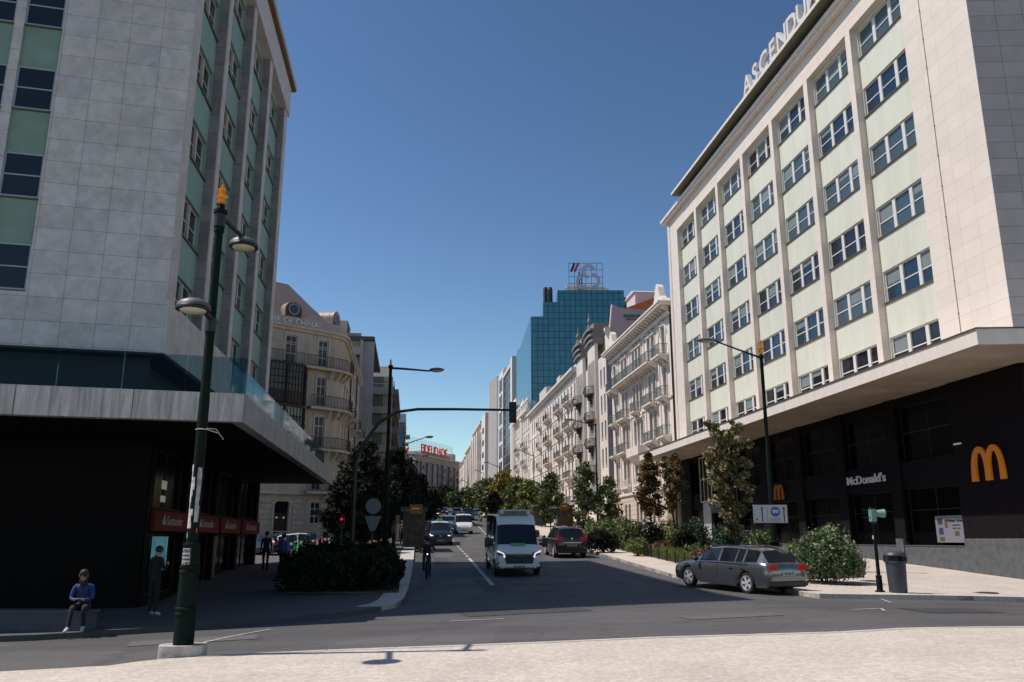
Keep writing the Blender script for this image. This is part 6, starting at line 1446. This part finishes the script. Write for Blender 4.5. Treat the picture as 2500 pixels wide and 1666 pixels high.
# pedestrian signal on the right
p_ = gp(2149,1446,.12); zg = g(p_.x, p_.y)+.12; PS = thing('pedestrian_signal', 'dark green pedestrian signal post with a pale green head at the right kerb', 'traffic light', (p_.x, p_.y, zg))
top = at(2128,1240,p_.y).z-zg; ox = at(2128,1257,p_.y).x-p_.x
b = MB(); b.lathe([(.14,-.02),(.14,.04),(.09,.06),(.085,.45),(.10,.47),(.055,.5),(.045,top-.45)], n=16); b.build('post', green_p, PS, smooth=35)
hgm = mat('pale_green_housing', (.19,.32,.27), .5)
b = MB(); b.box(-.08,.07,-.10,.10,top-.42,top-.04); b.build('housing', hgm, PS)
b = MB(); b.lathe([(.085,.071),(.13,.36),(.12,.36),(.08,.08)], (0,0,top-.17), 16, axis='x'); b.build('hood', hgm, PS, smooth=40)
b = MB(); b.box(-.30,-.081,-.02,.02,top-.07,top-.05); b.box(-.28,-.081,-.02,.02,top-.30,top-.28); b.tube([(-.06,0,top-.04),(-.06,0,top+.03)], .03, 8); b.tube([(0,0,top-.5),(0,0,top-.42)], .06, 10); b.build('bracket', blk, PS)
b = MB(); b.box(-.06,-.045,-.03,.03,1.55,1.66); b.build('sticker', white_paper, PS)
# litter bin
p_ = gp(2203,1449,.12); p_.y += .25; zg = g(p_.x, p_.y)+.12; BN = thing('litter_bin', 'dark blue-grey round litter bin with domed hood at the right kerb', 'litter bin', (p_.x, p_.y, zg))
bm_ = mat('slate_plastic', (.035,.04,.055), .5, .12, 3)
b = MB(); b.lathe([(.24,0),(.255,.04),(.285,.85),(.31,.86),(.31,.91),(.27,.92),(.26,.9),(.22,.3),(.01,.3)], n=26); b.build('body', bm_, BN, smooth=35)
b = MB(); b.lathe([(.305,1.06),(.315,1.09),(.29,1.15),(.2,1.2),(.02,1.225)], n=26); b.lathe([(.30,1.06),(.01,1.055)], n=26); o = b.build('hood', bm_, BN, smooth=40)
b = MB(); 
for a in (20,160,200,340): b.box(.29*math.cos(R(a))-.035,.29*math.cos(R(a))+.035,.29*math.sin(R(a))-.035,.29*math.sin(R(a))+.035,.9,1.07)
b.prism([(.28*math.cos(R(a)), .28*math.sin(R(a))) for a in range(30,151,10)], .9, 1.06); b.build('hood_supports', bm_, BN)
# bus shelters
sh_glass = mat('shelter_glass', (.03,.035,.035), .1); sh_frame = mat('shelter_frame', (.03,.035,.035), .5)
OR = mat('orange_panel', (.20,.08,.008), .5)
def shelter(label, px, Y, group, adlabel, w=2.6, flip=1):
    p = at(px, 1290, Y); z = g(p.x, Y)+.12; t = thing('bus_shelter', label, 'bus shelter', (p.x, Y, z), rot(AZ), group)
    b = MB(); b.box(-.2, 4.2, -1.5, .2, 2.45, 2.6); b.build('roof', sh_frame, t)
    for x, y in ((0,-1.3),(4,-1.3),(0,0),(4,0)): b = MB(); b.box(x-.04, x+.04, y-.04, y+.04, 0, 2.45); b.build('post', sh_frame, t)
    b = MB(); b.box(.1,3.9,-1.32,-1.3,.3,2.3); b.build('back_glass', sh_glass, t)
    b = MB(); b.box(-.1,.02,-1.28,-.06,.15,2.35); o = b.build('advert_panel', sh_frame, t)
    b = MB(); b.box(-.13,-.101,-1.2,-.14,.3,2.25,0); b.build('poster', [mat('advert_'+adlabel[0], adlabel[1], .6, .6, 2.5, col2=adlabel[2])], o)
    b = MB(); b.box(.8,3.2,-1.1,-.75,.45,.5); b.box(.9,.96,-1,-.8,0,.45); b.box(3.04,3.1,-1,-.8,0,.45); b.build('bench', sh_frame, t)
    return t
SGp = 'bus shelters along the street'
s1_ = shelter('dark bus shelter with orange stop flag nearest on the right pavement', 1362, 76, SGp, ('night', (.02,.018,.02), (.08,.04,.025)))
shelter('second dark bus shelter behind the one with the orange flag', 1305, 96, SGp, ('dim', (.02,.02,.02), (.04,.04,.04)))
s3_ = shelter('left bus shelter with orange and pale advert panel under the dark trees', 985, 53, SGp, ('mixed', (.012,.01,.01), (.05,.03,.02)))
for sh, dx in ((s1_, -.1), (s3_, -.2)):
    b = MB(); b.box(-.5,-.45,-.75+dx*2,.05+dx*2,2.15,2.75); o = b.build('stop_flag', OR, sh); b = MB(); b.box(-.505,-.501,-.55+dx*2,-.1+dx*2,2.45,2.55); b.build('flag_mark', mat('flag_pale', (.6,.45,.2), .6), o)
b = MB(); b.box(-.12, -.05, .25, .50, .5, 2.1, 0); b.box(-.125,-.121,.27,.42,.6,1.6,1); b.build('stop_pillar', [OR, dim_white], s3_)
# low iron fence round the planting bed
fpts = [gp(a, c, .14) for a, c in [(1509,1342),(1590,1361),(1672,1381),(1760,1401)]]
FN = thing('bed_fence', 'low black iron fence edging the grassy bed left of the estate car', 'fence', (fpts[0].x, fpts[0].y, g(fpts[0].x, fpts[0].y)+.12)); O_ = FN.location
b = MB(); b2 = MB()
for p, q_ in zip(fpts, fpts[1:]):
    L_ = (q_-p).length; n = int(L_/.2)
    for k in range(n):
        c = p.lerp(q_, k/n); zz = g(c.x, c.y)+.14-O_.z; x, y = c.x-O_.x, c.y-O_.y; r_ = .007 if k % 8 else .03; b.box(x-r_, x+r_, y-r_, y+r_, zz, zz+(.42 if k % 8 else .52))
    for hz_ in (.12, .38): b2.tube([(v.x-O_.x, v.y-O_.y, g(v.x, v.y)+.14-O_.z+hz_) for v in (p, q_)], .009, 4)
b.build('bars', railiron, FN); b2.build('rails', railiron, FN)
fp2 = [gp(a, c, .14) for a, c in [(2030,1412),(2108,1409)]]
b = MB()
for k in range(14):
    c = fp2[0].lerp(fp2[1], k/13); b.box(c.x-.012, c.x+.012, c.y-.012, c.y+.012, g(c.x, c.y)+.12, g(c.x, c.y)+.62)
b.tube([tuple(Vector((v.x, v.y, g(v.x, v.y)+.55))) for v in fp2], .014, 4)
tag(b.build('bed_fence', railiron), 'short piece of low iron fence under the round shrub', 'fence')
# ------------------------------------------------------------------ VEGETATION
bark = mat('bark', (.085,.06,.045), .9, .3, 6, .5, 25)
LM = dict(green=leafmat('leaf_green', (.025,.048,.010), (.10,.14,.035), (.20,.22,.08)), fresh=leafmat('leaf_fresh', (.035,.06,.010), (.16,.19,.04), (.26,.27,.09)), cream=leafmat('leaf_cream', (.045,.05,.012), (.16,.145,.045), (.50,.42,.24)),
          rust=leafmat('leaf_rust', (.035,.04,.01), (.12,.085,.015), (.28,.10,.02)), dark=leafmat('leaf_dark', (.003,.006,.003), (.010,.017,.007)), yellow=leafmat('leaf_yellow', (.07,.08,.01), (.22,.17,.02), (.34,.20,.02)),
          blue=leafmat('leaf_bluegreen', (.015,.035,.02), (.05,.085,.05)), red=leafmat('leaf_redbrown', (.07,.03,.02), (.20,.085,.055)), laurel=leafmat('leaf_laurel', (.03,.055,.02), (.10,.15,.05), (.30,.34,.20)), lav=leafmat('lavender', (.05,.06,.035), (.14,.12,.15), (.22,.17,.24)))
def leafquad(b, c, s, rnd, up=.3, elong=1.6):
    n = Vector((rnd.gauss(0,1), rnd.gauss(0,1), rnd.gauss(up,1))).normalized(); a = n.cross(Vector((rnd.gauss(0,1), rnd.gauss(0,1), rnd.gauss(0,1)))).normalized(); u = n.cross(a)
    s = s*rnd.uniform(.6,1.25); a *= s*elong*.5; u *= s*.5
    b.add([c-a, c+u*.9+n*s*.12, c+a, c-u*.9+n*s*.12], [(0,1,2,3)])
def clump(b, c, r, n, s, rnd, **k):
    for _ in range(n):
        v = Vector((rnd.gauss(0,1), rnd.gauss(0,1), rnd.gauss(0,1))).normalized()*(rnd.random()**.45)
        leafquad(b, Vector(c)+Vector((v.x*r[0], v.y*r[1], v.z*r[2])), s, rnd, **k)
def tree(name, label, P, H_, env, lm, seed, leaf=.14, nclump=40, per=60, trunk_r=.07, group=None, t0=.25, cat='tree', lean=(0,0), cr=.32, z=None, forks=None):
    """env: list of (height fraction, radius) of the crown envelope"""
    rnd = random.Random(seed); zz = g(P[0], P[1])+.15 if z is None else z
    t = thing(name, label, cat, (P[0], P[1], zz), 0, group)
    tb = MB(); tops = forks or [(lean[0], lean[1])]
    for fx, fy in tops: tb.tube([(0,0,-.1),(fx*.15,fy*.15,H_*.2),(fx*.4,fy*.4,H_*.45),(fx*.8,fy*.8,H_*.75),(fx,fy,H_*.96)], [trunk_r,trunk_r*.85,trunk_r*.65,trunk_r*.4,trunk_r*.12], 8)
    lb = MB()
    for k in range(nclump):
        f_ = t0+(1-t0)*((k+rnd.random())/nclump); r_ = lerp(f_, env); fx, fy = tops[k % len(tops)]
        ang = rnd.random()*2*math.pi; rr = r_*math.sqrt(rnd.random())*rnd.uniform(.6,1.12)
        ax, ay = fx*max(0, (f_-.1)), fy*max(0, (f_-.1)); c = Vector((ax+rr*math.cos(ang), ay+rr*math.sin(ang), H_*f_))
        cs = cr*rnd.uniform(.6,1.3)*(.5+.5*min(1, r_/.8)); clump(lb, c, (cs, cs, cs*.75), int(per*rnd.uniform(.5,1.4)), leaf, rnd)
        if k % 2 == 0: tb.tube([(ax*.7, ay*.7, H_*f_*.8), (ax+rr*.5*math.cos(ang), ay+rr*.5*math.sin(ang), H_*f_*.9), tuple(c)], [trunk_r*.35,trunk_r*.22,trunk_r*.08], 5)
    tb.build('trunk', bark, t, smooth=60); lb.build('crown', LM[lm], t); return t
def T(name, label, px, Y, ytop, env, lm, seed, **k):
    p = at(px, 1300, Y); zg_ = g(p.x, Y)+.15; return tree(name, label, (p.x, Y), at(px, ytop, Y).z-zg_, env, lm, seed, **k)
col_env = [(0,.0),(.3,.35),(.45,.8),(.6,.95),(.75,.75),(.9,.35),(1,.08)]
SAP = 'young street trees in the right beds'
T('young_tree', 'tall leaning two-headed young tree with cream tipped leaves before the office block', 1800, 38.5, 1030, [(0,0),(.2,.3),(.4,.6),(.6,.75),(.8,.7),(.9,.45),(1,.2)], 'cream', 11, leaf=.13, nclump=80, per=62, t0=.22, forks=[(-.95,0),(.25,.2)], cr=.34, trunk_r=.06, group=SAP)
T('young_tree', 'slim spire shaped young tree with orange green leaves in front of the white palace', 1590, 52, 1108, [(0,0),(.15,.25),(.35,.7),(.5,.95),(.7,.8),(.85,.5),(1,.08)], 'rust', 12, leaf=.15, nclump=62, per=52, t0=.36, cr=.35, group=SAP)
T('young_tree', 'thin young tree with bare forked trunk under the canopy corner', 1652, 50, 1112, [(0,0),(.3,.35),(.5,.55),(.75,.7),(.9,.45),(1,.1)], 'rust', 13, leaf=.15, nclump=38, per=46, t0=.42, forks=[(-.5,0),(.15,0)], cr=.34, group=SAP)
T('young_tree', 'upright green young tree directly left of the lamp before the hotel', 1430, 70, 1130, [(0,0),(.2,.4),(.4,.9),(.6,.9),(.8,.8),(1,.15)], 'green', 14, leaf=.19, nclump=48, per=42, t0=.32, cr=.45, group=SAP)
T('young_tree', 'bushy green young tree directly right of the lamp before the hotel', 1488, 70, 1168, [(0,.3),(.2,1.0),(.4,1.35),(.6,1.2),(.8,.8),(1,.2)], 'green', 15, leaf=.19, nclump=64, per=42, t0=.14, cr=.5, group=SAP)
T('young_tree', 'loose crowned tree left of the orange bus stop flag', 1345, 96, 1160, [(0,.3),(.2,1.2),(.5,1.7),(.75,1.2),(1,.3)], 'green', 16, leaf=.28, nclump=80, per=40, t0=.1, cr=.6, group=SAP)
FT = 'leafy trees along the right kerb further up'
for i, (px, Y, yt, lm, R_, lab) in enumerate([(1292,112,1178,'fresh',1.9,'leafy tree behind the second bus shelter'),(1262,124,1172,'green',2.3,'green tree right of the yellowing one'),(1228,136,1155,'yellow',2.5,'yellowing tree before the turreted house'),(1196,150,1172,'green',3.0,'round green tree below the black striped tower'),(1166,170,1182,'green',3.2,'round green tree below the ribbed tower'),(1140,195,1196,'dark',3.0,'dark tree left of the ribbed tower'),(1112,215,1204,'green',3.0,'green tree at the left end of the right-hand row')]):
    T('street_tree', lab, px, Y, yt, [(0,.2),(.25,.9*R_),(.5,R_),(.8,.75*R_),(1,.2*R_)], lm, 30+i, leaf=.42, nclump=70, per=34, t0=.12, cr=.9, trunk_r=.14, group=FT)
p = at(1205,1225,118); T('street_tree', 'small dark leaved tree in front of the lamp before the striped tower', 1205, 118, 1205, [(0,0),(.4,.6),(.7,1.2),(1,.3)], 'dark', 44, leaf=.3, nclump=40, per=40, t0=.35, cr=.6)
LT = 'dark trees along the left pavement'
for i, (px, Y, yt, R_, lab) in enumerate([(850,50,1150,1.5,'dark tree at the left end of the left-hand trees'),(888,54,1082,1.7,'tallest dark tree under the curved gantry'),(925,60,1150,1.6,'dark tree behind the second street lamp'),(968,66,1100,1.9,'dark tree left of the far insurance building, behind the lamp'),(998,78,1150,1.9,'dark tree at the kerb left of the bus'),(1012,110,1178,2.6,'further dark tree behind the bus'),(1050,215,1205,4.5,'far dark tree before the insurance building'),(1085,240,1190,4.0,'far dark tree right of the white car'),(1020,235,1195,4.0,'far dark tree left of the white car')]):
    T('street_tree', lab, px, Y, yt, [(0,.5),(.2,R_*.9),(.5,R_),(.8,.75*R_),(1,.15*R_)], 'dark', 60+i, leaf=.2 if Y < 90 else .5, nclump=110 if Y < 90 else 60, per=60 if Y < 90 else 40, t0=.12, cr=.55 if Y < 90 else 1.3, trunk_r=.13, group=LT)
def shrub(name, label, px, Y, w_, h_, lm, seed, leaf=.09, n=2600, dep=None, cat='shrub', group=None, dx=0, stems=True):
    rnd = random.Random(seed); p = at(px, 1350, Y); zz = g(p.x, Y)+.15; t = thing(name, label, cat, (p.x, Y, zz), 0, group); dep = dep or w_
    b = MB()
    for k in range(max(10, n//45)):
        a, e = rnd.random()*2*math.pi, rnd.random(); v = Vector((math.cos(a)*math.sqrt(e), math.sin(a)*math.sqrt(e), 0)); hh_ = h_*rnd.uniform(.25,.92)*(1-.45*e)
        c = (v.x*w_*.43, v.y*dep*.43, max(.12, hh_)); s_ = min(w_, h_)*.20*rnd.uniform(.7,1.25); clump(b, c, (s_, s_, s_), 45, leaf, rnd, up=.6)
    b.build('foliage', LM[lm], t)
    if stems:
        s = MB()
        for k in range(9): a = rnd.random()*6.28; r_ = w_*.16*rnd.random(); s.tube([(r_*math.cos(a), r_*math.sin(a), -.05), (2.0*r_*math.cos(a), 2.0*r_*math.sin(a), h_*.6)], [.025,.01], 5)
        s.build('stems', bark, t)
    return t
shrub('shrub', 'big round glossy laurel shrub at the right end of the bed', 2015, 29.6, 2.45, 1.85, 'laurel', 1, .085, 9000, 1.9)
shrub('shrub', 'feathery pale green shrub touching the left of the round laurel', 1935, 30.5, 1.0, 1.45, 'fresh', 2, .07, 2200)
shrub('shrub', 'leafy shrub left of the sign post foot', 1865, 37, 1.5, 1.9, 'green', 3, .09, 2600)
shrub('shrub', 'soft grey green shrub behind the roof of the estate car', 1775, 39.5, 1.9, 1.9, 'blue', 4, .09, 3600)
shrub('shrub', 'rust red low shrub left of the soft grey green shrub', 1722, 37.5, 1.5, .85, 'red', 5, .07, 2600)
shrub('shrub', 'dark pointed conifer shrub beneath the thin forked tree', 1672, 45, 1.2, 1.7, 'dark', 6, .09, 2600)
shrub('shrub', 'dark green shrub between the conifer and the rust red shrub', 1700, 46, 1.6, 2.0, 'blue', 7, .10, 2600)
shrub('shrub', 'bright green rounded shrub right of the clipped hedge', 1555, 46, 1.3, 1.15, 'fresh', 8, .08, 2000)
shrub('shrub', 'tall dark shrub behind the bright green rounded shrub', 1590, 50, 2.0, 1.9, 'dark', 9, .10, 3000)
shrub('shrub', 'loose green shrub beside the dark shrub and hedge', 1535, 54, 1.9, 2.0, 'green', 10, .11, 2600)
shrub('shrub', 'small rusty shrub at the foot of the spire shaped tree', 1612, 46, 1.3, .8, 'red', 17, .08, 1200)
shrub('shrub', 'mixed shrub below the canopy column', 1640, 56, 2.2, 2.0, 'green', 18, .11, 2600)
shrub('shrub', 'silvery lavender bush with pinkish spikes behind the red car', 1408, 52, 2.2, 1.1, 'lav', 19, .07, 3600)
shrub('shrub', 'green tuft left of the lavender bush', 1300, 70, 1.2, .9, 'green', 20, .12, 900)
shrub('hedge', 'dark clipped hedge left of the bright green shrub', 1468, 50, 2.3, 1.35, 'dark', 21, .10, 4500, 1.5, cat='hedge')
shrub('shrub', 'green underplanting beneath the bushy young tree', 1470, 62, 3.2, 1.7, 'green', 22, .13, 3000)
shrub('shrub', 'shrub row in front of the palace base', 1520, 66, 3.6, 2.0, 'green', 23, .14, 3000)
shrub('shrub', 'low shrubs along the far right kerb', 1225, 128, 7, 1.5, 'green', 24, .3, 1500, stems=False)
shrub('shrub', 'grey green shrubs left of the first bus shelter', 1400, 86, 4, 2.2, 'green', 25, .2, 2200, stems=False)
shrub('shrub', 'low olive shrub in the middle of the grassy bed', 1700, 40.5, 1.5, .9, 'green', 26, .08, 2200)
shrub('shrub', 'yellowish broad shrub between the grass and the office entrance', 1648, 50, 2.6, 1.5, 'fresh', 27, .09, 2600)
shrub('shrub', 'blue green shrub under the two-headed young tree', 1820, 40.5, 1.8, 1.5, 'blue', 28, .09, 2600)
HG = 'dark shrubs filling the left bed'
random.seed(9)
for i in range(16):
    px = 748+15*(i % 8)*2.0-(i//8)*6; Y = 29.5+6*(i//8)+random.random()*2
    px = min(px, 930-(i//8)*8)
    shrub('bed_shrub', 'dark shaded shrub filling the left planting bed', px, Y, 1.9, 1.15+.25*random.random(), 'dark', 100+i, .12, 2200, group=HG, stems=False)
# grass and low cover: nobody could count it
rnd = random.Random(77)
def inpoly(x, y, P):
    c = False; n = len(P)
    for i in range(n):
        (a, b_), (d, e) = P[i], P[(i+1) % n]
        if (b_ > y) != (e > y) and x < (d-a)*(y-b_)/(e-b_)+a: c = not c
    return c
def cover(name, label, poly, n, h, m, w_=.02, ymax=60):
    b = MB(); xs = [p[0] for p in poly]; ys = [p[1] for p in poly]; k = 0
    while k < n:
        x = rnd.uniform(min(xs), max(xs)); y = rnd.uniform(min(ys), min(ymax, max(ys)))
        if not inpoly(x, y, poly): continue
        k += 1; z = g(x, y)+.15; hh_ = h*rnd.uniform(.4,1.2); a = rnd.random()*6.28; dx, dy = rnd.gauss(0,.3)*hh_, rnd.gauss(0,.3)*hh_
        b.add([(x-w_*math.cos(a), y-w_*math.sin(a), z), (x+w_*math.cos(a), y+w_*math.sin(a), z), (x+dx, y+dy, z+hh_)], [(0,1,2)])
    o = b.build(name, m); tag(o, label, 'grass', kind='stuff'); return o
front = [p for p in bedR[:4]]+[(bedR[3][0]+1.5, bedR[3][1]+5), (bedR[0][0]+3.2, bedR[0][1]+1)]
cover('grass', 'bright green grass behind the low fence', front, 20000, .5, leafmat('grass_blades', (.07,.11,.012), (.22,.27,.035), (.26,.19,.06), 1.2))
cover('ground_cover', 'low dry ground cover in the long right bed', bedR, 9000, .30, leafmat('dry_cover', (.05,.05,.015), (.13,.11,.05), (.17,.09,.05), 1.0), .03)
cover('ground_cover', 'low dark ground cover in the left bed', bedL, 9000, .25, LM['dark'], .03)
# ------------------------------------------------------------------ light, sky, camera
w = bpy.data.worlds.new('World'); SC.world = w; w.use_nodes = True
nt = w.node_tree; bg = nt.nodes['Background']; sk = nt.nodes.new('ShaderNodeTexSky'); sk.sky_type = 'NISHITA'; sk.sun_disc = False
SUN_AZ, SUN_EL = 274.6, 58.4
sk.sun_elevation = R(SUN_EL); sk.sun_rotation = R(SUN_AZ); sk.air_density = 1.0; sk.dust_density = .3; sk.ozone_density = 3.0; sk.altitude = 50
gm = nt.nodes.new('ShaderNodeGamma'); gm.inputs[1].default_value = 1.6; mu = nt.nodes.new('ShaderNodeVectorMath'); mu.operation = 'MULTIPLY'; mu.inputs[1].default_value = (.65,.565,.445)
nt.links.new(sk.outputs[0], gm.inputs[0]); nt.links.new(gm.outputs[0], mu.inputs[0]); nt.links.new(mu.outputs[0], bg.inputs[0]); bg.inputs[1].default_value = .10
sl = bpy.data.lights.new('sun', 'SUN'); sl.energy = 5.0; sl.angle = R(.5); sl.color = (1, .925, .84)
so = bpy.data.objects.new('sun', sl); COL.objects.link(so)
sdir = Vector((math.sin(R(SUN_AZ))*math.cos(R(SUN_EL)), math.cos(R(SUN_AZ))*math.cos(R(SUN_EL)), math.sin(R(SUN_EL))))
so.rotation_euler = sdir.to_track_quat('Z', 'Y').to_euler(); so.location = (0, 0, 80)
cam = bpy.data.cameras.new('camera'); co = bpy.data.objects.new('camera', cam); COL.objects.link(co)
cam.sensor_width = 36; cam.lens = FPX/2500*36; cam.clip_end = 4000; cam.clip_start = .1
co.location = (0, 0, HCAM); co.rotation_euler = (R(90)+TH, 0, 0); SC.camera = co
SC.view_settings.view_transform = 'Standard'; SC.view_settings.look = 'None'; SC.view_settings.exposure = 0.0; SC.view_settings.gamma = 1
for o in list(COL.objects):                                            # every building root on its own ground
    if o.parent is None and o.type == 'EMPTY' and o.get('category') == 'building':
        zb = g(o.location.x, o.location.y)-o.location.z
        o.location.z += zb
        for ch in o.children: ch.location.z -= zb
